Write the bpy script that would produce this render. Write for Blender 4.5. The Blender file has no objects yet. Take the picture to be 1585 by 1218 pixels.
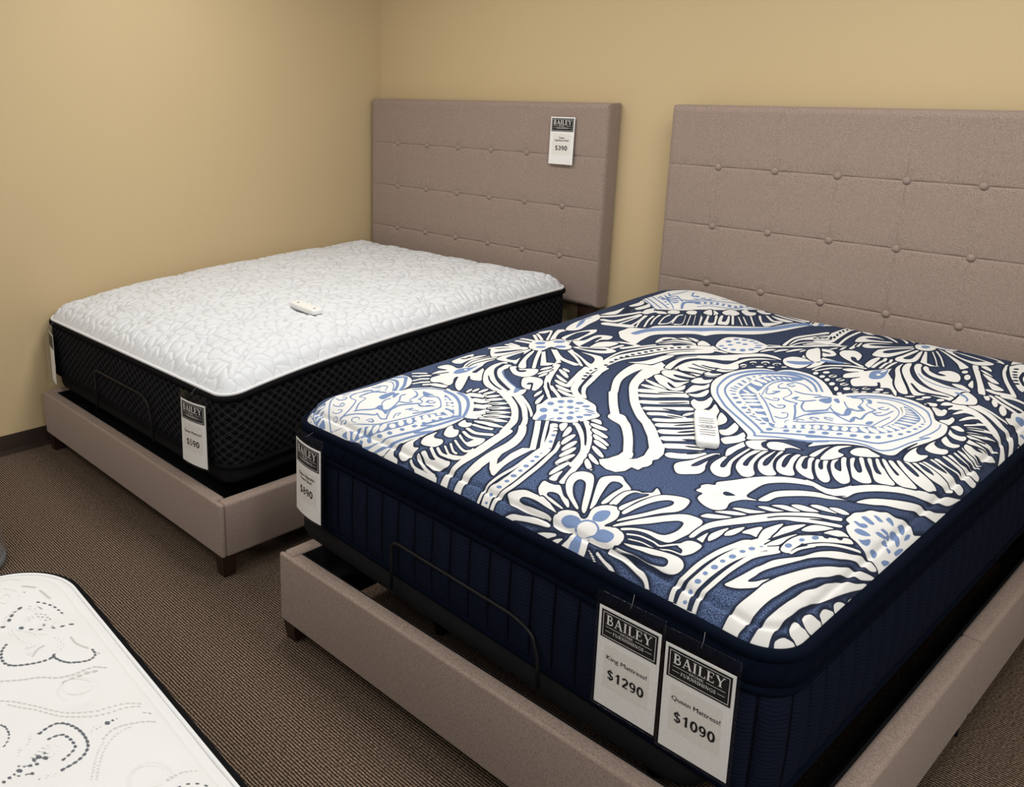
import bpy, bmesh, math, random
import numpy as np
from mathutils import Vector, Matrix, Euler

random.seed(4)
SC = bpy.context.scene
COL = SC.collection

# ------------------------------------------------------------------ camera
CAM_LOC = (4.025588, -3.646134, 1.691205)
CAM_YAW, CAM_PITCH, CAM_ROLL, CAM_F = 0.8621914, -0.2650779, -0.0028708, 1372.137
CAM_RU, CAM_RV = -240.3956, -109.7090            # the photograph is an off-centre crop
W_PX, H_PX = 1585.0, 1218.0
cd = bpy.data.cameras.new('camera')
cam = bpy.data.objects.new('camera', cd)
COL.objects.link(cam)
_y, _p, _r = CAM_YAW, CAM_PITCH, CAM_ROLL
fw = Vector((-math.sin(_y) * math.cos(_p), math.cos(_y) * math.cos(_p), math.sin(_p)))
rt = Vector((math.cos(_y), math.sin(_y), 0))
up = rt.cross(fw)
r2 = math.cos(_r) * rt + math.sin(_r) * up
u2 = -math.sin(_r) * rt + math.cos(_r) * up
M = Matrix((r2, u2, -fw)).transposed().to_4x4()
M.translation = Vector(CAM_LOC)
cam.matrix_world = M
cd.sensor_fit = 'HORIZONTAL'
cd.sensor_width = 36.0
cd.lens = CAM_F / W_PX * 36.0
cd.shift_x = -CAM_RU / W_PX
cd.shift_y = CAM_RV / W_PX
cd.clip_start = 0.02
SC.camera = cam

# ------------------------------------------------------------------ light
SC.view_settings.view_transform = 'Standard'
SC.view_settings.look = 'None'
SC.view_settings.exposure = 0.60
SC.view_settings.gamma = 1.0
SC.view_settings.use_curve_mapping = False
wd = bpy.data.worlds.new('showroom_air')
SC.world = wd
wd.use_nodes = True
wd.node_tree.nodes['Background'].inputs[0].default_value = (1.0, 0.985, 0.965, 1)
wd.node_tree.nodes['Background'].inputs[1].default_value = 0.50


def area_light(name, loc, sx, sy, power, col=(1, 0.985, 0.955), rot=(0, 0, 0)):
    ld = bpy.data.lights.new(name, 'AREA')
    ld.shape = 'RECTANGLE'
    ld.size, ld.size_y = sx, sy
    ld.energy = power
    ld.color = col
    o = bpy.data.objects.new(name, ld)
    o.location = loc
    o.rotation_euler = rot
    COL.objects.link(o)
    return o


# troffers above the beds; the farther ceiling lights are added to brighten the walls
for _x, _y, _p in ((1.25, -1.6, 19), (3.2, -1.5, 25), (1.4, -3.9, 17), (5.4, -2.8, 30), (3.6, -4.6, 15), (6.6, -5.6, 14)):
    area_light('ceiling_troffer_and_fill', (_x, _y, 2.735), 1.2, 0.6, _p)


# ------------------------------------------------------------------ mesh helpers
def link(o, parent=None):
    COL.objects.link(o)
    if parent is not None:
        o.parent = parent
    return o


def mesh_np(name, V, F, mat=None, parent=None, uv=None, smooth=True, attrs=None):
    """V (n,3) array, F list/array of quads or polygons; uv per vertex (n,2)."""
    me = bpy.data.meshes.new(name)
    V = np.asarray(V, dtype=np.float32)
    if isinstance(F, np.ndarray):
        nf, k = F.shape
        me.vertices.add(len(V))
        me.vertices.foreach_set('co', V.ravel())
        me.loops.add(nf * k)
        me.loops.foreach_set('vertex_index', F.astype(np.int32).ravel())
        me.polygons.add(nf)
        me.polygons.foreach_set('loop_start', np.arange(0, nf * k, k, dtype=np.int32))
        me.update(calc_edges=True)
    else:
        me.from_pydata([tuple(map(float, v)) for v in V], [], [tuple(f) for f in F])
        me.update()
    if uv is not None:
        ul = me.uv_layers.new(name='UVMap')
        li = np.empty(len(me.loops), dtype=np.int32)
        me.loops.foreach_get('vertex_index', li)
        ul.data.foreach_set('uv', np.asarray(uv, dtype=np.float32)[li].ravel())
    if attrs:
        for an, av in attrs.items():
            a = me.attributes.new(an, 'FLOAT', 'POINT')
            a.data.foreach_set('value', np.asarray(av, dtype=np.float32))
    if smooth:
        me.polygons.foreach_set('use_smooth', np.ones(len(me.polygons), dtype=bool))
    me.validate()
    o = bpy.data.objects.new(name, me)
    if mat is not None:
        me.materials.append(mat)
    return link(o, parent)


def grid_faces(nr, nc, close=False, off=0):
    r = np.arange(nr - 1)[:, None]
    c = np.arange(nc if close else nc - 1)[None, :]
    c2 = (c + 1) % nc
    a = r * nc + c
    b = r * nc + c2
    d = (r + 1) * nc + c2
    e = (r + 1) * nc + c
    return np.stack([a, b, d, e], -1).reshape(-1, 4) + off


def bm_obj(name, bm, mat=None, parent=None, smooth=False, uvbox=False):
    me = bpy.data.meshes.new(name)
    bmesh.ops.recalc_face_normals(bm, faces=bm.faces)
    bm.to_mesh(me)
    bm.free()
    if smooth:
        for p in me.polygons:
            p.use_smooth = True
    if mat is not None:
        me.materials.append(mat)
    return link(bpy.data.objects.new(name, me), parent)


def bm_box(bm, lo, hi, bevel=0.0, seg=3):
    lo, hi = Vector(lo), Vector(hi)
    r = bmesh.ops.create_cube(bm, size=1.0)
    vs = r['verts']
    for v in vs:
        v.co = Vector(((lo[i] + hi[i]) / 2 + v.co[i] * (hi[i] - lo[i])) for i in range(3))
    if bevel > 0:
        es = list({e for v in vs for e in v.link_edges})
        bmesh.ops.bevel(bm, geom=es, offset=bevel, segments=seg, affect='EDGES', profile=0.5)


def box(name, lo, hi, mat, parent=None, bevel=0.004, seg=3):
    bm = bmesh.new()
    bm_box(bm, lo, hi, bevel, seg)
    o = bm_obj(name, bm, mat, parent, smooth=True)
    sharp(o)
    return o


def sharp(o, ang=40):
    try:
        o.data.set_sharp_from_angle(angle=math.radians(ang))
    except Exception:
        pass


def tube_np(pts, rad, n=8, closed=False):
    pts = np.asarray(pts, float)
    m = len(pts)
    rad = np.broadcast_to(np.asarray(rad, float), (m,))
    if closed:
        tan = np.roll(pts, -1, 0) - np.roll(pts, 1, 0)
    else:
        tan = np.gradient(pts, axis=0)
    tan /= np.linalg.norm(tan, axis=1)[:, None] + 1e-12
    ref = np.array([0.0, 0.0, 1.0])
    if abs(tan[0] @ ref) > 0.9:
        ref = np.array([1.0, 0.0, 0.0])
    nrm = []
    prev = ref
    for t in tan:
        q = prev - (prev @ t) * t
        if np.linalg.norm(q) < 1e-6:
            q = np.cross(t, [0, 1, 0.3])
        q /= np.linalg.norm(q)
        nrm.append(q)
        prev = q
    nrm = np.array(nrm)
    bn = np.cross(tan, nrm)
    a = np.linspace(0, 2 * np.pi, n, endpoint=False)
    V = pts[:, None, :] + rad[:, None, None] * (np.cos(a)[None, :, None] * nrm[:, None, :] + np.sin(a)[None, :, None] * bn[:, None, :])
    V = V.reshape(-1, 3)
    F = grid_faces(m, n, close=True).tolist()
    if closed:
        F += [[(m - 1) * n + k, (m - 1) * n + (k + 1) % n, (k + 1) % n, k] for k in range(n)]
    else:
        F.append(list(range(n))[::-1])
        F.append(list(range((m - 1) * n, m * n)))
    return V, F


def tube(name, pts, rad, mat, parent=None, n=8, closed=False):
    V, F = tube_np(pts, rad, n, closed)
    return mesh_np(name, V, F, mat, parent)


def thing(name, label, cat, loc=(0, 0, 0), group=None):
    o = bpy.data.objects.new(name, None)
    o.empty_display_size = 0.1
    o.location = loc
    return tag(link(o), label, cat, group)


def tag(o, label, cat, group=None):
    o['label'] = label
    o['category'] = cat
    if group:
        o['group'] = group
    return o


def struct(o):
    o['kind'] = 'structure'
    return o


def adopt(root):
    """parts are modelled in room coordinates; keep them there under a moved root"""
    inv = Matrix.Translation(-Vector(root.location))
    for c in root.children:
        c.matrix_parent_inverse = inv
    return root


# ------------------------------------------------------------------ materials
class NT:
    def __init__(self, name):
        self.m = bpy.data.materials.new(name)
        self.m.use_nodes = True
        self.t = self.m.node_tree
        self.b = self.t.nodes['Principled BSDF']
        self.o = self.t.nodes['Material Output']

    def n(self, typ, **kw):
        nd = self.t.nodes.new(typ)
        for k, v in kw.items():
            if k.startswith('i_'):
                nd.inputs[k[2:].replace('_', ' ')].default_value = v
            else:
                setattr(nd, k, v)
        return nd

    def l(self, a, b):
        self.t.links.new(a, b)

    def math(self, op, a, b=None, c=None, clamp=False):
        nd = self.n('ShaderNodeMath', operation=op, use_clamp=clamp)
        for i, x in enumerate((a, b, c)):
            if x is None:
                continue
            if isinstance(x, (int, float)):
                nd.inputs[i].default_value = x
            else:
                self.l(x, nd.inputs[i])
        return nd.outputs[0]

    def mix(self, fac, a, b, blend='MIX'):
        nd = self.n('ShaderNodeMix', data_type='RGBA', blend_type=blend)
        for s, x in ((nd.inputs[0], fac), (nd.inputs[6], a), (nd.inputs[7], b)):
            if isinstance(x, (int, float)):
                s.default_value = x
            elif isinstance(x, tuple):
                s.default_value = (*x, 1) if len(x) == 3 else x
            else:
                self.l(x, s)
        return nd.outputs[2]

    def sstep(self, x, lo, hi):
        nd = self.n('ShaderNodeMapRange', interpolation_type='SMOOTHSTEP')
        nd.inputs['From Min'].default_value = lo
        nd.inputs['From Max'].default_value = hi
        self.l(x, nd.inputs['Value'])
        return nd.outputs['Result']

    def noise(self, vec, scale, detail=2.0, rough=0.5):
        nd = self.n('ShaderNodeTexNoise')
        nd.inputs['Scale'].default_value = scale
        nd.inputs['Detail'].default_value = detail
        nd.inputs['Roughness'].default_value = rough
        if vec is not None:
            self.l(vec, nd.inputs['Vector'])
        return nd.outputs['Fac']

    def mapping(self, vec, scale=(1, 1, 1), rot=(0, 0, 0), loc=(0, 0, 0)):
        nd = self.n('ShaderNodeMapping')
        nd.inputs['Scale'].default_value = scale
        nd.inputs['Rotation'].default_value = rot
        nd.inputs['Location'].default_value = loc
        self.l(vec, nd.inputs['Vector'])
        return nd.outputs[0]

    def bump(self, h, strength=0.3, dist=0.002, normal=None):
        nd = self.n('ShaderNodeBump')
        nd.inputs['Strength'].default_value = strength
        nd.inputs['Distance'].default_value = dist
        self.l(h, nd.inputs['Height'])
        if normal is not None:
            self.l(normal, nd.inputs['Normal'])
        return nd.outputs[0]

    def fin(self, col=None, rough=0.8, spec=0.3, normal=None, sheen=0.0, **kw):
        if col is not None:
            if isinstance(col, tuple):
                self.b.inputs['Base Color'].default_value = (*col, 1)
            else:
                self.l(col, self.b.inputs['Base Color'])
        if isinstance(rough, (int, float)):
            self.b.inputs['Roughness'].default_value = rough
        else:
            self.l(rough, self.b.inputs['Roughness'])
        self.b.inputs['Specular IOR Level'].default_value = spec
        if sheen:
            self.b.inputs['Sheen Weight'].default_value = sheen
            self.b.inputs['Sheen Roughness'].default_value = 0.5
        if normal is not None:
            self.l(normal, self.b.inputs['Normal'])
        return self.m


def geo_pos(g):
    return g.n('ShaderNodeNewGeometry').outputs['Position']


def mat_wall():
    g = NT('tan_wall_paint')
    p = geo_pos(g)
    n = g.noise(p, 130, 3)
    big = g.noise(p, 1.2, 1)
    c = g.mix(big, (0.51, 0.392, 0.226), (0.54, 0.416, 0.24))
    return g.fin(c, 0.62, 0.3, g.bump(n, 0.18, 0.001))


def mat_simple(name, col, rough=0.6, spec=0.3, bumps=None, metal=0.0):
    g = NT(name)
    p = geo_pos(g)
    n = g.noise(p, bumps or 300, 2)
    c = g.mix(n, tuple(x * 0.85 for x in col), tuple(min(1, x * 1.15) for x in col))
    g.b.inputs['Metallic'].default_value = metal
    return g.fin(c, rough, spec, g.bump(n, 0.15, 0.0006) if bumps else None)


def mat_linen():
    g = NT('greige_linen')
    p = geo_pos(g)
    # slubby plain weave: threads along x / y and upright
    a = g.noise(g.mapping(p, (140, 140, 900)), 1.0, 3, 0.7)
    b = g.noise(g.mapping(p, (900, 900, 140)), 1.0, 3, 0.7)
    f = g.noise(p, 420, 3, 0.7)
    w = g.math('ADD', g.math('MULTIPLY', a, 0.5), g.math('MULTIPLY', b, 0.5))
    w = g.math('ADD', g.math('MULTIPLY', w, 0.5), g.math('MULTIPLY', f, 0.5))
    k = g.sstep(w, 0.36, 0.64)
    c = g.mix(k, (0.168, 0.124, 0.102), (0.385, 0.298, 0.252))
    return g.fin(c, 0.92, 0.15, g.bump(w, 0.5, 0.0016), sheen=0.12)


def mat_carpet():
    g = NT('brown_ribbed_carpet')
    p = geo_pos(g)
    sp = g.n('ShaderNodeSeparateXYZ')
    g.l(p, sp.inputs[0])
    wob = g.noise(p, 26, 2)
    yy = g.math('ADD', sp.outputs[1], g.math('MULTIPLY', wob, 0.0035))
    rib = g.math('SINE', g.math('MULTIPLY', yy, 2 * math.pi / 0.0088))
    rib01 = g.math('MULTIPLY_ADD', rib, 0.5, 0.5)
    # loops along every rib
    rowid = g.math('FLOOR', g.math('MULTIPLY', yy, 1 / 0.0088))
    wn = g.n('ShaderNodeTexWhiteNoise', noise_dimensions='1D')
    g.l(rowid, wn.inputs['W'])
    xx = g.math('ADD', sp.outputs[0], g.math('MULTIPLY', wn.outputs['Value'], 0.30))
    loop = g.math('SINE', g.math('MULTIPLY', xx, 2 * math.pi / 0.0125))
    fine = g.noise(g.mapping(p, (120, 300, 300)), 1.0, 3, 0.75)
    h = g.math('ADD', g.math('MULTIPLY', rib01, 0.55), g.math('MULTIPLY', loop, 0.04))
    h = g.math('ADD', h, g.math('MULTIPLY', g.math('SUBTRACT', fine, 0.5), 1.75))
    k = g.sstep(h, 0.02, 0.92)
    c = g.mix(k, (0.020, 0.0115, 0.0072), (0.36, 0.265, 0.195))
    return g.fin(c, 0.95, 0.1, g.bump(h, 0.6, 0.004))


def mat_uv_side_black():
    """black knit border with a lattice of thin grey doubled diamonds"""
    g = NT('black_diamond_border')
    uv = g.n('ShaderNodeUVMap', uv_map='UVMap').outputs[0]
    sp = g.n('ShaderNodeSeparateXYZ')
    g.l(uv, sp.inputs[0])
    n = g.noise(uv, 60, 2)
    wob = g.math('MULTIPLY', g.math('SUBTRACT', n, 0.5), 0.010)

    def lines(sx, sy, per, off, wid):
        t = g.math('ADD', g.math('MULTIPLY', sp.outputs[0], sx), g.math('MULTIPLY', sp.outputs[1], sy))
        t = g.math('ADD', t, wob)
        t = g.math('ADD', g.math('MULTIPLY', t, 1 / per), off)
        fr = g.math('ABSOLUTE', g.math('SUBTRACT', g.math('FRACT', t), 0.5))
        return g.math('SUBTRACT', 1.0, g.sstep(fr, wid * 0.5, wid))

    L = None
    for sx, sy in ((0.80, 1.0), (0.80, -1.0)):
        for off in (0.0, 0.22):
            q = lines(sx, sy, 0.033, off, 0.045)
            L = q if L is None else g.math('MAXIMUM', L, q)
    spk = g.noise(uv, 420, 2)
    L = g.math('MULTIPLY', L, g.sstep(spk, 0.30, 0.62))
    c = g.mix(L, (0.0035, 0.0035, 0.0042), (0.055, 0.055, 0.062))
    return g.fin(c, 0.95, 0.04, g.bump(L, 0.4, 0.001))


def mat_knit(name, col, scale=900, k=0.35, uvs=True, sheen=0.0, stretch=(1, 1, 1)):
    g = NT(name)
    p = g.n('ShaderNodeUVMap', uv_map='UVMap').outputs[0] if uvs else geo_pos(g)
    n = g.noise(g.mapping(p, stretch), scale, 3, 0.65)
    c = g.mix(n, tuple(x * (1 - k) for x in col), tuple(x * (1 + k) for x in col))
    return g.fin(c, 0.95, 0.04, g.bump(n, 0.4, 0.001), sheen=sheen)


def mat_ribs():
    """navy knit with groove shade painted dark along every channel and fine cross ribbing"""
    g = NT('navy_channel_border')
    uv = g.n('ShaderNodeUVMap', uv_map='UVMap').outputs[0]
    sp = g.n('ShaderNodeSeparateXYZ')
    g.l(uv, sp.inputs[0])
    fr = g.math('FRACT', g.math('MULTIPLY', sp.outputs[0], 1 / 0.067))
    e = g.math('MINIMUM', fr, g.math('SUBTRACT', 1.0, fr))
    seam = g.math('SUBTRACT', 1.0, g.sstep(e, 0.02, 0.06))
    fine = g.math('SINE', g.math('MULTIPLY', g.math('ADD', sp.outputs[1], g.math('MULTIPLY', g.noise(uv, 40, 2), 0.012)), 2 * math.pi / 0.009))
    f01 = g.math('MULTIPLY_ADD', fine, 0.5, 0.5)
    n = g.noise(uv, 300, 2)
    c = g.mix(f01, (0.0050, 0.0072, 0.0155), (0.0085, 0.0122, 0.0255))
    c = g.mix(g.math('MULTIPLY', n, 0.5), c, (0.0055, 0.0078, 0.0165))
    c = g.mix(seam, c, (0.0025, 0.003, 0.006))  # shade of the channel grooves put into the colour
    return g.fin(c, 0.95, 0.04, g.bump(f01, 0.35, 0.0015))


def mat_print():
    """navy, white and sky-blue woven print: signed distances to the motif edges are stored on the cloth"""
    g = NT('paisley_print')
    uv = g.n('ShaderNodeUVMap', uv_map='UVMap').outputs[0]

    def att(nm):
        return g.n('ShaderNodeAttribute', attribute_name=nm).outputs['Fac']
    edge = g.math('MULTIPLY', g.math('SUBTRACT', g.noise(uv, 700, 2), 0.5), 0.0010)
    W = g.sstep(g.math('ADD', att('motif_white'), edge), -0.0001, 0.0009)
    B = g.sstep(g.math('ADD', att('motif_blue'), edge), -0.0006, 0.0006)
    heath = att('heather')
    spk = g.noise(uv, 430, 3, 0.85)
    k = g.math('MULTIPLY', g.sstep(spk, 0.42, 0.60), heath)
    navy = g.mix(k, (0.012, 0.017, 0.036), (0.115, 0.17, 0.33))
    wv = g.noise(g.mapping(uv, (500, 900, 1)), 1.0, 2, 0.6)
    white = g.mix(wv, (0.61, 0.605, 0.585), (0.70, 0.695, 0.675))
    blue = g.mix(wv, (0.125, 0.185, 0.335), (0.165, 0.238, 0.405))
    c = g.mix(W, navy, white)
    c = g.mix(B, c, blue)
    h = g.math('ADD', g.math('MULTIPLY', W, 0.7), g.math('MULTIPLY', wv, 0.5))
    return g.fin(c, 0.88, 0.15, g.bump(h, 0.35, 0.0016))


def mat_pebble():
    g = NT('white_pebble_quilt')
    uv = g.n('ShaderNodeUVMap', uv_map='UVMap').outputs[0]
    e = g.n('ShaderNodeAttribute', attribute_name='pebble_edge').outputs['Fac']
    line = g.math('SUBTRACT', 1.0, g.sstep(e, 0.0007, 0.0032))
    n = g.noise(uv, 520, 3, 0.7)
    c = g.mix(n, (0.565, 0.582, 0.603), (0.62, 0.637, 0.66))
    c = g.mix(g.math('MULTIPLY', line, 0.55), c, (0.40, 0.412, 0.435))
    return g.fin(c, 0.85, 0.2, g.bump(n, 0.25, 0.0008))


def mat_dotted():
    g = NT('white_dotted_quilt')
    uv = g.n('ShaderNodeUVMap', uv_map='UVMap').outputs[0]

    def att(nm):
        return g.n('ShaderNodeAttribute', attribute_name=nm).outputs['Fac']
    D = g.sstep(att('dots'), -0.0006, 0.0006)
    P = g.sstep(att('pale'), -0.0010, 0.0010)
    n = g.noise(uv, 600, 3, 0.7)
    c = g.mix(n, (0.615, 0.618, 0.618), (0.675, 0.678, 0.678))
    c = g.mix(g.math('MULTIPLY', P, 0.9), c, (0.42, 0.42, 0.41))
    c = g.mix(D, c, (0.10, 0.11, 0.125))
    return g.fin(c, 0.85, 0.2, g.bump(n, 0.3, 0.001))


def mat_clear(name='clear_sleeve', alpha=0.035, rough=0.12, col=(0.9, 0.92, 0.95)):
    g = NT(name)
    tr = g.n('ShaderNodeBsdfTransparent')
    gl = g.n('ShaderNodeBsdfGlossy')
    gl.inputs['Roughness'].default_value = rough
    gl.inputs['Color'].default_value = (*col, 1)
    mx = g.n('ShaderNodeMixShader')
    n = g.noise(geo_pos(g), 60, 2)
    mx.inputs[0].default_value = alpha
    g.l(g.math('MULTIPLY_ADD', n, alpha * 0.8, alpha * 0.5), mx.inputs[0])
    g.l(tr.outputs[0], mx.inputs[1])
    g.l(gl.outputs[0], mx.inputs[2])
    g.l(mx.outputs[0], g.o.inputs['Surface'])
    return g.m


MAT = dict(
    wall=mat_wall(), linen=mat_linen(), carpet=mat_carpet(),
    base=mat_simple('dark_brown_vinyl', (0.024, 0.014, 0.010), 0.65, 0.15, 40),
    wood=mat_simple('espresso_wood', (0.022, 0.009, 0.006), 0.4, 0.4, 60),
    blackcloth=mat_simple('black_lining_cloth', (0.006, 0.006, 0.007), 0.95, 0.1, 500),
    char=mat_simple('charcoal_base_cloth', (0.011, 0.011, 0.012), 0.9, 0.1, 500),
    blackmetal=mat_simple('black_coated_steel', (0.007, 0.007, 0.008), 0.45, 0.25),
    diamond=mat_uv_side_black(),
    blacktape=mat_knit('black_piping_tape', (0.006, 0.006, 0.007), 900),
    whitepipe=mat_knit('white_piping', (0.66, 0.665, 0.67), 900, 0.08),
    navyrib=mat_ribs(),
    navyvel=mat_knit('navy_velour_band', (0.0022, 0.0042, 0.0105), 600, 0.35),
    printed=mat_print(), pebble=mat_pebble(), dotted=mat_dotted(),
    ceil=mat_simple('white_ceiling_tile', (0.62, 0.60, 0.56), 0.9, 0.1, 60),
    paper=mat_simple('white_card', (0.74, 0.73, 0.71), 0.6, 0.3),
    patch=mat_simple('cream_sticker', (0.69, 0.665, 0.625), 0.6, 0.3),
    ink=mat_simple('black_ink', (0.010, 0.010, 0.011), 0.5, 0.3),
    clear=mat_clear(),
    plastic=mat_simple('white_plastic', (0.78, 0.78, 0.76), 0.35, 0.5),
    grey=mat_simple('grey_plastic', (0.17, 0.18, 0.19), 0.4, 0.5),
    keys=mat_simple('grey_key_print', (0.23, 0.23, 0.24), 0.5, 0.3),
    bin=mat_clear('clear_moulded_plastic', 0.30, 0.2, (0.8, 0.82, 0.84)),
    thread=mat_simple('nylon_loop', (0.20, 0.20, 0.20), 0.4, 0.5),
)

# ------------------------------------------------------------------ the room
def plane_grid(name, o, u, v, nu, nv, mat):
    o, u, v = map(np.array, (o, u, v))
    a, b = np.meshgrid(np.linspace(0, 1, nu), np.linspace(0, 1, nv))
    V = o + a.ravel()[:, None] * u + b.ravel()[:, None] * v
    return struct(mesh_np(name, V, grid_faces(nv, nu), mat, smooth=False))


box_floor = struct(box('floor', (-0.15, -7.0, -0.10), (8.0, 0.15, 0.0), MAT['carpet'], bevel=0))
struct(box('wall_left', (-0.15, -7.0, 0.0), (0.0, 0.15, 2.75), MAT['wall'], bevel=0))
struct(box('wall_back', (0.0, 0.0, 0.0), (8.0, 0.15, 2.75), MAT['wall'], bevel=0))


struct(box('ceiling', (-0.15, -7.0, 2.75), (8.0, 0.15, 2.85), MAT['ceil'], bevel=0))


def baseboard(name, a, b, nrm):
    """rubber cove base: flat strip with a curled toe"""
    prof = [(0.0, 0.0), (0.022, 0.0), (0.019, 0.006), (0.011, 0.014), (0.006, 0.024), (0.005, 0.088), (0.002, 0.092), (0.0, 0.092)]
    a, b, nrm = Vector(a), Vector(b), Vector(nrm)
    V = []
    for p in (a, b):
        for d, h in prof:
            V.append(p + nrm * d + Vector((0, 0, h)))
    k = len(prof)
    F = [[i, (i + 1) % k, k + (i + 1) % k, k + i] for i in range(k)] + [list(range(k))[::-1], list(range(k, 2 * k))]
    o = mesh_np(name, [tuple(v) for v in V], F, MAT['base'])
    sharp(o, 50)
    return struct(o)


baseboard('baseboard_left', (0, -7, 0), (0, -0.003, 0), (1, 0, 0))
baseboard('baseboard_back', (0.003, 0, 0), (8, 0, 0), (0, -1, 0))

# ------------------------------------------------------------------ upholstered beds
HB_W, HB_Z0, HB_Z1 = 1.62, 0.64, 1.5945
BTN_DX, BTN_DZ, BTN_Z = 0.23236, 0.2420, 1.3506
BTN_X = [HB_W / 2 + (i - 2.5) * BTN_DX for i in range(6)]
BTN_ZS = [BTN_Z - r * BTN_DZ for r in range(3)]


def headboard_depth(x, z, vert=1.0):
    """how far the stuffed face sinks behind its front plane (metres)"""
    d = np.zeros_like(x)
    for bx in BTN_X:
        near = np.zeros_like(x)
        for bz in BTN_ZS:
            near = np.maximum(near, np.exp(-((z - bz) / 0.075) ** 2))
        d = np.maximum(d, vert * ((0.0020 + 0.0030 * near) * np.exp(-np.abs(x - bx) / 0.003) + 0.0012 * np.exp(-((x - bx) / 0.03) ** 2)))
    for bz in BTN_ZS:
        near = np.zeros_like(x)
        for bx in BTN_X:
            near = np.maximum(near, np.exp(-((x - bx) / 0.075) ** 2))
        d = np.maximum(d, (0.0030 + 0.0035 * near) * np.exp(-np.abs(z - bz) / 0.003) + 0.0018 * np.exp(-((z - bz) / 0.03) ** 2))
    for bx in BTN_X:
        for bz in BTN_ZS:
            rr = np.hypot(x - bx, z - bz)
            d = np.maximum(d, 0.0125 * np.exp(-rr / 0.018))
    e = np.minimum(np.minimum(x, HB_W - x), np.minimum(z - HB_Z0, HB_Z1 - z))
    R = 0.026
    q = np.clip(R - e, 0, R)
    return np.maximum(d, 0) * np.clip(e / 0.02, 0.25, 1) + (R - np.sqrt(R * R - q * q)) * 0.9


def headboard(parent, x0, yf, yb, vert):
    nx, nz = 660, 390
    ex = np.concatenate([np.linspace(0, 0.026, 9)[:-1], np.linspace(0.026, HB_W - 0.026, nx - 16), np.linspace(HB_W - 0.026, HB_W, 9)[1:]])
    ez = np.concatenate([np.linspace(HB_Z0, HB_Z0 + 0.026, 9)[:-1], np.linspace(HB_Z0 + 0.026, HB_Z1 - 0.026, nz - 16), np.linspace(HB_Z1 - 0.026, HB_Z1, 9)[1:]])
    nx, nz = len(ex), len(ez)
    X, Z = np.meshgrid(ex, ez)
    Y = yf + headboard_depth(X, Z, vert)
    V = np.stack([X + x0, Y, Z], -1).reshape(-1, 3)
    F = grid_faces(nz, nx).tolist()
    ring = list(range(nx)) + [r * nx + nx - 1 for r in range(1, nz)] + [(nz - 1) * nx + c for c in range(nx - 2, -1, -1)] + [r * nx for r in range(nz - 2, 0, -1)]
    k = len(ring)
    V2 = V[ring].copy()
    V2[:, 1] = yb
    n0 = len(V)
    V = np.concatenate([V, V2])
    F += [[ring[i], n0 + i, n0 + (i + 1) % k, ring[(i + 1) % k]] for i in range(k)]
    F.append([n0 + i for i in range(k)])
    hb = mesh_np('headboard', V, F, MAT['linen'], parent)
    sharp(hb, 60)
    # covered buttons
    a = np.linspace(0, 2 * np.pi, 16, endpoint=False)
    prof = [(0.0008, 0.0092), (0.0065, 0.0084), (0.0115, 0.0052), (0.0138, 0.0010), (0.0130, -0.0035), (0.007, -0.005)]
    bv = np.concatenate([np.stack([r * np.cos(a), np.full(16, -h), r * np.sin(a)], -1) for r, h in prof])
    bf = [f[::-1] for f in grid_faces(6, 16, close=True).tolist()] + [list(range(16))]
    first = None
    for bz in BTN_ZS:
        for bx in BTN_X:
            if first is None:
                first = mesh_np('button', bv, bf, MAT['linen'], hb)
                b = first
            else:
                b = first.copy()
                COL.objects.link(b)
                b.parent = hb
            b.location = (x0 + bx, yf + 0.0062, bz)
    return hb


def rail_profile_x(name, y0, y1, x0, x1, z0, z1, mat, parent, front=True, cap=0.018, r=0.016):
    """foot rail: padded board along x, rebated at both ends to cap the side rails"""
    bm = bmesh.new()
    bm_box(bm, (x0, y0, z0), (x1, y0 + cap + 0.0, z1), r * 0.6, 4)
    bm_box(bm, (x0 + 0.052, y0 + 0.004, z0 + 0.002), (x1 - 0.052, y1, z1 - 0.0005), r * 0.6, 4)
    o = bm_obj(name, bm, mat, parent, smooth=True)
    sharp(o, 45)
    return o


def tapered_leg(parent, cx, cy, h, top=0.062, bot=0.046, mat='wood'):
    bm = bmesh.new()
    r = bmesh.ops.create_cube(bm, size=1)
    for v in r['verts']:
        w = top if v.co.z > 0 else bot
        v.co = Vector((cx + math.copysign(w / 2, v.co.x), cy + math.copysign(w / 2, v.co.y), h if v.co.z > 0 else 0.0))
    bmesh.ops.bevel(bm, geom=list(bm.edges), offset=0.003, segments=2, affect='EDGES')
    return bm_obj('leg', bm, MAT[mat], parent)


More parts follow.
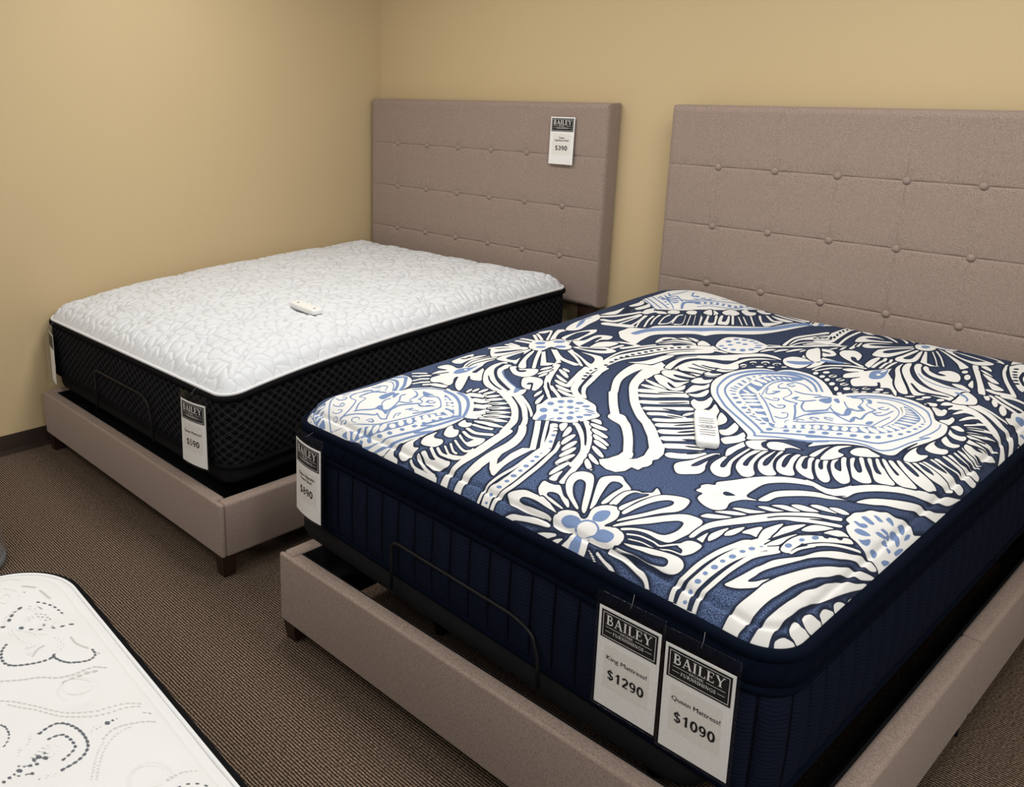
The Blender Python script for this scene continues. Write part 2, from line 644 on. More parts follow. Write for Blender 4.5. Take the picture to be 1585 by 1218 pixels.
def upholstered_bed(x2, y2, zt, zb, label, name='upholstered_bed', seam=None, vert=1.0):
    t = thing(name, label, 'bed', (x2 + 0.81, y2 - 1.1, 0), 'upholstered beds')
    yf, yb = y2 - 0.1044, y2 - 0.0116 if y2 > -0.01 else y2 + 0.012
    yb = y2 - 0.0116
    headboard(t, x2, yf, yb, vert)
    xl, xr = x2 + 0.0309, x2 + 1.5891
    yfoot = y2 - 2.2
    for x in (xl + 0.005, xr - 0.085):
        box('headboard_post', (x, y2 - 0.085, 0.0), (x + 0.08, y2 - 0.03, HB_Z0 + 0.02), MAT['wood'], t)
    box('headboard_crossbar', (xl + 0.08, y2 - 0.08, zb + 0.05), (xr - 0.08, y2 - 0.04, 0.50), MAT['wood'], t)
    # foot rail and side rails
    rail_profile_x('foot_rail', yfoot, yfoot + 0.05, xl, xr, zb, zt, MAT['linen'], t)
    ys = yfoot + 0.0182
    for side, x in (('l', xl), ('r', xr - 0.05)):
        cuts = [ys, y2 - 0.088]
        if seam is not None and side == 'r':
            cuts = [ys, seam - 0.0016, seam + 0.0016, y2 - 0.088]
        for a, b in zip(cuts[0::2], cuts[1::2]):
            box('side_rail', (x, a, zb), (x + 0.05, b, zt), MAT['linen'], t, bevel=0.012, seg=4)
    # black lining ledges inside the rails
    zl = zt - 0.085
    for xa in (xl + 0.05, xr - 0.056):
        box('inner_lining', (xa, yfoot + 0.051, zb + 0.005), (xa + 0.006, y2 - 0.09, zt - 0.006), MAT['blackcloth'], t, bevel=0.001)
    box('inner_lining', (xl + 0.056, yfoot + 0.05, zb + 0.005), (xr - 0.056, yfoot + 0.056, zt - 0.006), MAT['blackcloth'], t, bevel=0.001)
    box('inner_ledge', (xl + 0.056, yfoot + 0.056, zl - 0.02), (xl + 0.125, y2 - 0.09, zl), MAT['blackcloth'], t, bevel=0.002)
    box('inner_ledge', (xr - 0.118, yfoot + 0.056, zl - 0.02), (xr - 0.056, y2 - 0.09, zl), MAT['blackcloth'], t, bevel=0.002)
    box('inner_ledge', (xl + 0.125, yfoot + 0.056, zl - 0.02), (xr - 0.125, yfoot + 0.115, zl), MAT['blackcloth'], t, bevel=0.002)
    # corner legs, and slim black legs below the joints of the side rails
    for lx in (xl + 0.036, xr - 0.036):
        tapered_leg(t, lx, yfoot + 0.036, zb + 0.003)
    for lx in (xl + 0.03, xr - 0.03):
        tube('leg', [(lx, seam or y2 - 1.1, 0), (lx, seam or y2 - 1.1, zb + 0.003)], 0.017, MAT['blackmetal'], t, 12)
    return adopt(t)


BED_A = upholstered_bed(0.0275, 0.0, 0.288, 0.082, 'greige linen bed in the room corner holding the white pebble-quilted mattress', vert=0.3)
BED_B = upholstered_bed(1.9773, -0.0363, 0.297, 0.064, 'greige linen bed on the right under the navy patterned mattress', seam=-1.13)

# ------------------------------------------------------------------ mattresses
import numpy as np


def rr_sdf(s, t, W, L, r):
    """distance inward from the outline of a rounded rectangle"""
    qx = np.abs(s - W / 2) - (W / 2 - r)
    qy = np.abs(t - L / 2) - (L / 2 - r)
    out = np.hypot(np.maximum(qx, 0), np.maximum(qy, 0)) + np.minimum(np.maximum(qx, qy), 0) - r
    return -out


class Mattress:
    def __init__(self, FL, FR, HR, HL, W, L, r, zbot, bow, crown, tufts, tuft_d, tuft_r):
        self.c = [np.array(p, float) for p in (FL, FR, HR, HL)]
        self.W, self.L, self.r = W, L, r
        self.zbot, self.bow, self.crown = zbot, bow, crown
        self.tufts, self.tuft_d, self.tuft_r = tufts, tuft_d, tuft_r

    def xy(self, s, t):
        a, b = np.asarray(s) / self.W, np.asarray(t) / self.L
        FL, FR, HR, HL = self.c
        w = ((1 - a) * (1 - b), a * (1 - b), a * b, (1 - a) * b)
        return [sum(k * c[i] for k, c in zip(w, self.c)) for i in range(3)], w

    def edge(self, s, t):
        (x, y, z), w = self.xy(s, t)
        z = z + self.bow(np.asarray(s) / self.W, np.asarray(t) / self.L)
        zb = sum(k * q for k, q in zip(w, self.zbot))
        return x, y, z, zb

    def top(self, s, t):
        s, t = np.asarray(s, float), np.asarray(t, float)
        x, y, z, _ = self.edge(s, t)
        d = np.maximum(rr_sdf(s, t, self.W, self.L, self.r), 0)
        h = self.crown(s, t, d)
        for (ts, tt) in self.tufts:
            rr = (s - ts) ** 2 + (t - tt) ** 2
            h = h - self.tuft_d * np.exp(-np.sqrt(rr + 1e-6) / self.tuft_r)
        return x, y, z + h


def crown_b(s, t, d):
    p = s + t
    ruf = 0.0016 * np.sin(2 * np.pi * (s - t) / 0.066 + 2.0 * np.sin(p * 9)) * np.exp(-((d - 0.034) / 0.018) ** 2)
    groove = 0.0075 * np.exp(-((d - 0.024) / 0.0045) ** 2)
    head = 0.034 * np.exp(-(s / 0.11) ** 2 - ((t - 1.928) / 0.16) ** 2) - 0.034 * np.exp(-((s - 0.28) / 0.19) ** 2 - ((t - 1.85) / 0.22) ** 2)
    return np.maximum(0.086 * (1 - np.exp(-d / 0.05)) + ruf - groove - head, np.minimum(0.3 * d, 0.01))


def crown_a(s, t, d):
    return 0.076 * (1 - np.exp(-d / 0.055))


TUFT_B = [(1.078, 0.225), (0.955, 0.36), (1.214, 0.35), (1.364, 0.53), (1.365, 0.216), (0.615, 0.636), (0.807, 0.532), (0.645, 0.337), (0.38, 0.26), (0.36, 0.62),
          (0.93, 0.80), (0.62, 0.98), (1.2, 0.95), (0.33, 1.0), (0.9, 1.22), (1.36, 1.25), (0.55, 1.4), (1.1, 1.55), (0.3, 1.6), (1.4, 0.86)]
TUFT_A = []
for _i in range(8):
    for _j in range(6):
        _s = 0.14 + 0.25 * _j + (0.125 if _i % 2 else 0)
        _t = 0.16 + 0.24 * _i
        if _s < 1.45 and _t < 1.90:
            TUFT_A.append((_s, _t))

MB_ = Mattress((1.938, -2.107, 0.681), (3.468, -2.146, 0.665), (3.517, -0.218, 0.757), (1.986, -0.180, 0.757),
               1.53, 1.928, 0.085, (0.368, 0.330, 0.44, 0.46),
               lambda a, b: 0.014 * (1 - (2 * a - 1) ** 2) * (1 - b), crown_b, TUFT_B, 0.013, 0.024)
MA_ = Mattress((0.022, -2.13, 0.628), (1.568, -2.13, 0.648), (1.528, -0.16, 0.648), (0.026, -0.16, 0.635),
               1.53, 1.97, 0.075, (0.365, 0.372, 0.45, 0.45),
               lambda a, b: 0.092 * (1 - np.exp(-b * 1.97 / 0.6)), crown_a, TUFT_A, 0.027, 0.034)


def top_panel(root, M, ns, nt, mat, attrs_fn=None, extra=None, name='top_panel'):
    a = np.linspace(0, 1, ns)
    tv = np.linspace(0, M.L, nt)
    S = np.empty((nt, ns))
    for i, t in enumerate(tv):
        k = 0.0
        tt = min(t, M.L - t)
        if tt < M.r:
            k = M.r - math.sqrt(max(0.0, M.r ** 2 - (M.r - tt) ** 2))
        S[i] = k + (M.W - 2 * k) * a
    T = np.repeat(tv[:, None], ns, 1)
    x, y, z = M.top(S, T)
    at = attrs_fn(S, T) if attrs_fn else {}
    if extra is not None:
        z = z + extra(S, T, at)
    V = np.stack([x, y, z], -1).reshape(-1, 3)
    return mesh_np(name, V, grid_faces(nt, ns), mat, root, uv=np.stack([S, T], -1).reshape(-1, 2),
                   attrs={k: v.ravel() for k, v in at.items() if not k.startswith('_')})


def perimeter(M, step=0.006):
    """closed outline: (s,t), outward normal, arc length"""
    W, L, r = M.W, M.L, M.r
    out = []

    def seg(p, q, n):
        m = max(2, int(math.dist(p, q) / step))
        for i in range(m):
            f = i / m
            out.append((p[0] + (q[0] - p[0]) * f, p[1] + (q[1] - p[1]) * f, n[0], n[1]))

    def arc(cx, cy, a0):
        m = max(10, int(r * math.pi / 2 / step))
        for i in range(m):
            a = a0 + math.pi / 2 * i / m
            out.append((cx + r * math.cos(a), cy + r * math.sin(a), math.cos(a), math.sin(a)))
    seg((r, 0), (W - r, 0), (0, -1))
    arc(W - r, r, -math.pi / 2)
    seg((W, r), (W, L - r), (1, 0))
    arc(W - r, L - r, 0)
    seg((W - r, L), (r, L), (0, 1))
    arc(r, L - r, math.pi / 2)
    seg((0, L - r), (0, r), (-1, 0))
    arc(r, r, math.pi)
    P = np.array(out)
    d = np.hypot(*(np.roll(P[:, :2], -1, 0) - P[:, :2]).T)
    p = np.concatenate([[0], np.cumsum(d)[:-1]])
    return P, p


def side_band(root, M, name, prof, mat, step=0.006, disp=None, uvh=True):
    """prof: list of (kind, value, out): kind 't' metres below the top edge, 'b' metres above the bottom; disp(p, k) adds outward puff"""
    P, p = perimeter(M, step)
    x, y, z, zb = M.edge(P[:, 0], P[:, 1])
    FL, FR, HR, HL = M.c
    ex = (FR - FL)[:2] / np.linalg.norm((FR - FL)[:2])
    ey = (HL - FL)[:2] / np.linalg.norm((HL - FL)[:2])
    nx = P[:, 2] * ex[0] + P[:, 3] * ey[0]
    ny = P[:, 2] * ex[1] + P[:, 3] * ey[1]
    rows, uv = [], []
    n = len(prof)
    for j, (kind, val, out) in enumerate(prof):
        if kind == 't':
            zz = z - val
        elif kind == 'b':
            zz = zb + val
        else:                                   # 'm': fraction between top-offset and bottom-offset
            f, ta, bb = val
            zz = (z - ta) * (1 - f) + (zb + bb) * f
        o = out + (disp(p, j / (n - 1)) if disp is not None else 0)
        rows.append(np.stack([x + nx * o, y + ny * o, zz], -1))
        uv.append(np.stack([p, zz], -1))
    V = np.concatenate(rows)
    return mesh_np(name, V, grid_faces(n, len(P), close=True)[:, ::-1].copy(), mat, root, uv=np.concatenate(uv))


def ring_tube(root, M, name, kind, val, out, rad, mat, n=8, squash=1.0, step=0.008):
    P, p = perimeter(M, step)
    x, y, z, zb = M.edge(P[:, 0], P[:, 1])
    FL, FR, HR, HL = M.c
    ex = (FR - FL)[:2] / np.linalg.norm((FR - FL)[:2])
    ey = (HL - FL)[:2] / np.linalg.norm((HL - FL)[:2])
    nx = P[:, 2] * ex[0] + P[:, 3] * ey[0]
    ny = P[:, 2] * ex[1] + P[:, 3] * ey[1]
    zz = z - val if kind == 't' else zb + val
    rows, uv = [], []
    for k in range(n):
        a = 2 * math.pi * k / n
        o = out + rad * math.cos(a)
        rows.append(np.stack([x + nx * o, y + ny * o, zz + rad * squash * math.sin(a)], -1))
        uv.append(np.stack([p, np.full_like(p, rad * a)], -1))
    V = np.concatenate(rows)
    m = len(P)
    F = grid_faces(n, m, close=True)
    j = np.arange(m)
    last = np.stack([(n - 1) * m + j, (n - 1) * m + (j + 1) % m, (j + 1) % m, j], -1)
    return mesh_np(name, V, np.concatenate([F, last]), mat, root, uv=np.concatenate(uv))


def bottom_panel(root, M, mat, inset=0.0):
    P, p = perimeter(M, 0.02)
    x, y, z, zb = M.edge(P[:, 0], P[:, 1])
    V = np.stack([x, y, zb], -1)
    V = np.concatenate([V, [V.mean(0)]])
    m = len(P)
    F = [[(i + 1) % m, i, m] for i in range(m)]
    return mesh_np('bottom_panel', V, F, mat, root, uv=V[:, :2])


def pebble(S, T, cell=0.043):
    """distance to the nearest cell wall of a jittered pebble pattern"""
    rng = np.random.default_rng(7)
    nS, nT = int(1.53 / cell) + 4, int(1.97 / cell) + 4
    jx = rng.uniform(-0.42, 0.42, (nT, nS))
    jy = rng.uniform(-0.42, 0.42, (nT, nS))
    # the cells huddle towards the tufts
    gi = np.floor(T / cell).astype(int) + 1
    gj = np.floor(S / cell).astype(int) + 1
    best = np.full(S.shape, 9.0)
    bx = np.zeros(S.shape)
    by = np.zeros(S.shape)
    cand = []
    for di in (-2, -1, 0, 1, 2):
        for dj in (-2, -1, 0, 1, 2):
            ii = np.clip(gi + di, 0, nT - 1)
            jj = np.clip(gj + dj, 0, nS - 1)
            cx = (gj + dj - 1 + 0.5 + jx[ii, jj]) * cell
            cy = (gi + di - 1 + 0.5 + jy[ii, jj]) * cell
            cand.append((cx, cy))
            d = np.hypot(S - cx, T - cy)
            m = d < best
            best = np.where(m, d, best)
            bx = np.where(m, cx, bx)
            by = np.where(m, cy, by)
    e = np.full(S.shape, 9.0)
    for cx, cy in cand:
        dx, dy = cx - bx, cy - by
        ln = np.hypot(dx, dy)
        dd = ((bx + cx) / 2 - S) * dx + ((by + cy) / 2 - T) * dy
        q = np.where(ln > 1e-6, dd / np.maximum(ln, 1e-6), 9.0)
        e = np.minimum(e, q)
    return np.maximum(e, 0)


# --- the white pebble-quilted mattress in the corner
m1 = thing('mattress', 'white pebble-quilted mattress with black diamond sides, in the room corner', 'mattress', (0.79, -1.15, 0.40))


def wob(S, T):
    """the pebbles crowd together towards every tuft"""
    s = S + 0.006 * np.sin(T * 61 + 3 * np.sin(S * 23))
    t = T + 0.006 * np.sin(S * 67 + 3 * np.sin(T * 19))
    k = np.ones_like(S)
    for ts, tt in TUFT_A:
        r = np.hypot(S - ts, T - tt)
        m = r < 0.115
        f = np.clip((np.maximum(r, 0.012) / 0.115), 0.1, 1) ** -0.45
        s = np.where(m, ts + (s - ts) * f, s)
        t = np.where(m, tt + (t - tt) * f, t)
        k = np.where(m, f, k)
    return s, t, k


def pebble_attrs(S, T):
    s, t, k = wob(S, T)
    return {'pebble_edge': pebble(s, t, 0.046) / k}


def pebble_puff(S, T, at):
    e = at['pebble_edge']
    d = np.maximum(rr_sdf(S, T, 1.53, 1.97, 0.075), 0)
    return 0.0080 * (1 - np.exp(-e / 0.006)) * np.clip(d / 0.03, 0, 1)


top_panel(m1, MA_, 520, 640, MAT['pebble'], pebble_attrs, pebble_puff)
ring_tube(m1, MA_, 'white_welt', 't', -0.001, 0.002, 0.006, MAT['whitepipe'])
ring_tube(m1, MA_, 'edge_piping', 't', 0.015, 0.006, 0.0105, MAT['blacktape'], squash=1.15)
side_band(m1, MA_, 'border', [('t', 0.018, 0.000)] + [('m', (f, 0.022, 0.012), 0.010 * math.sin(math.pi * f) ** 0.6) for f in np.linspace(0, 1, 16)],
          MAT['diamond'], disp=lambda p, k: 0.003 * np.sin(2 * np.pi * p / 0.31) * math.sin(math.pi * min(max(k, 0), 1)))
ring_tube(m1, MA_, 'bottom_piping', 'b', 0.010, 0.003, 0.009, MAT['blacktape'])
bottom_panel(m1, MA_, MAT['blackcloth'])
adopt(m1)

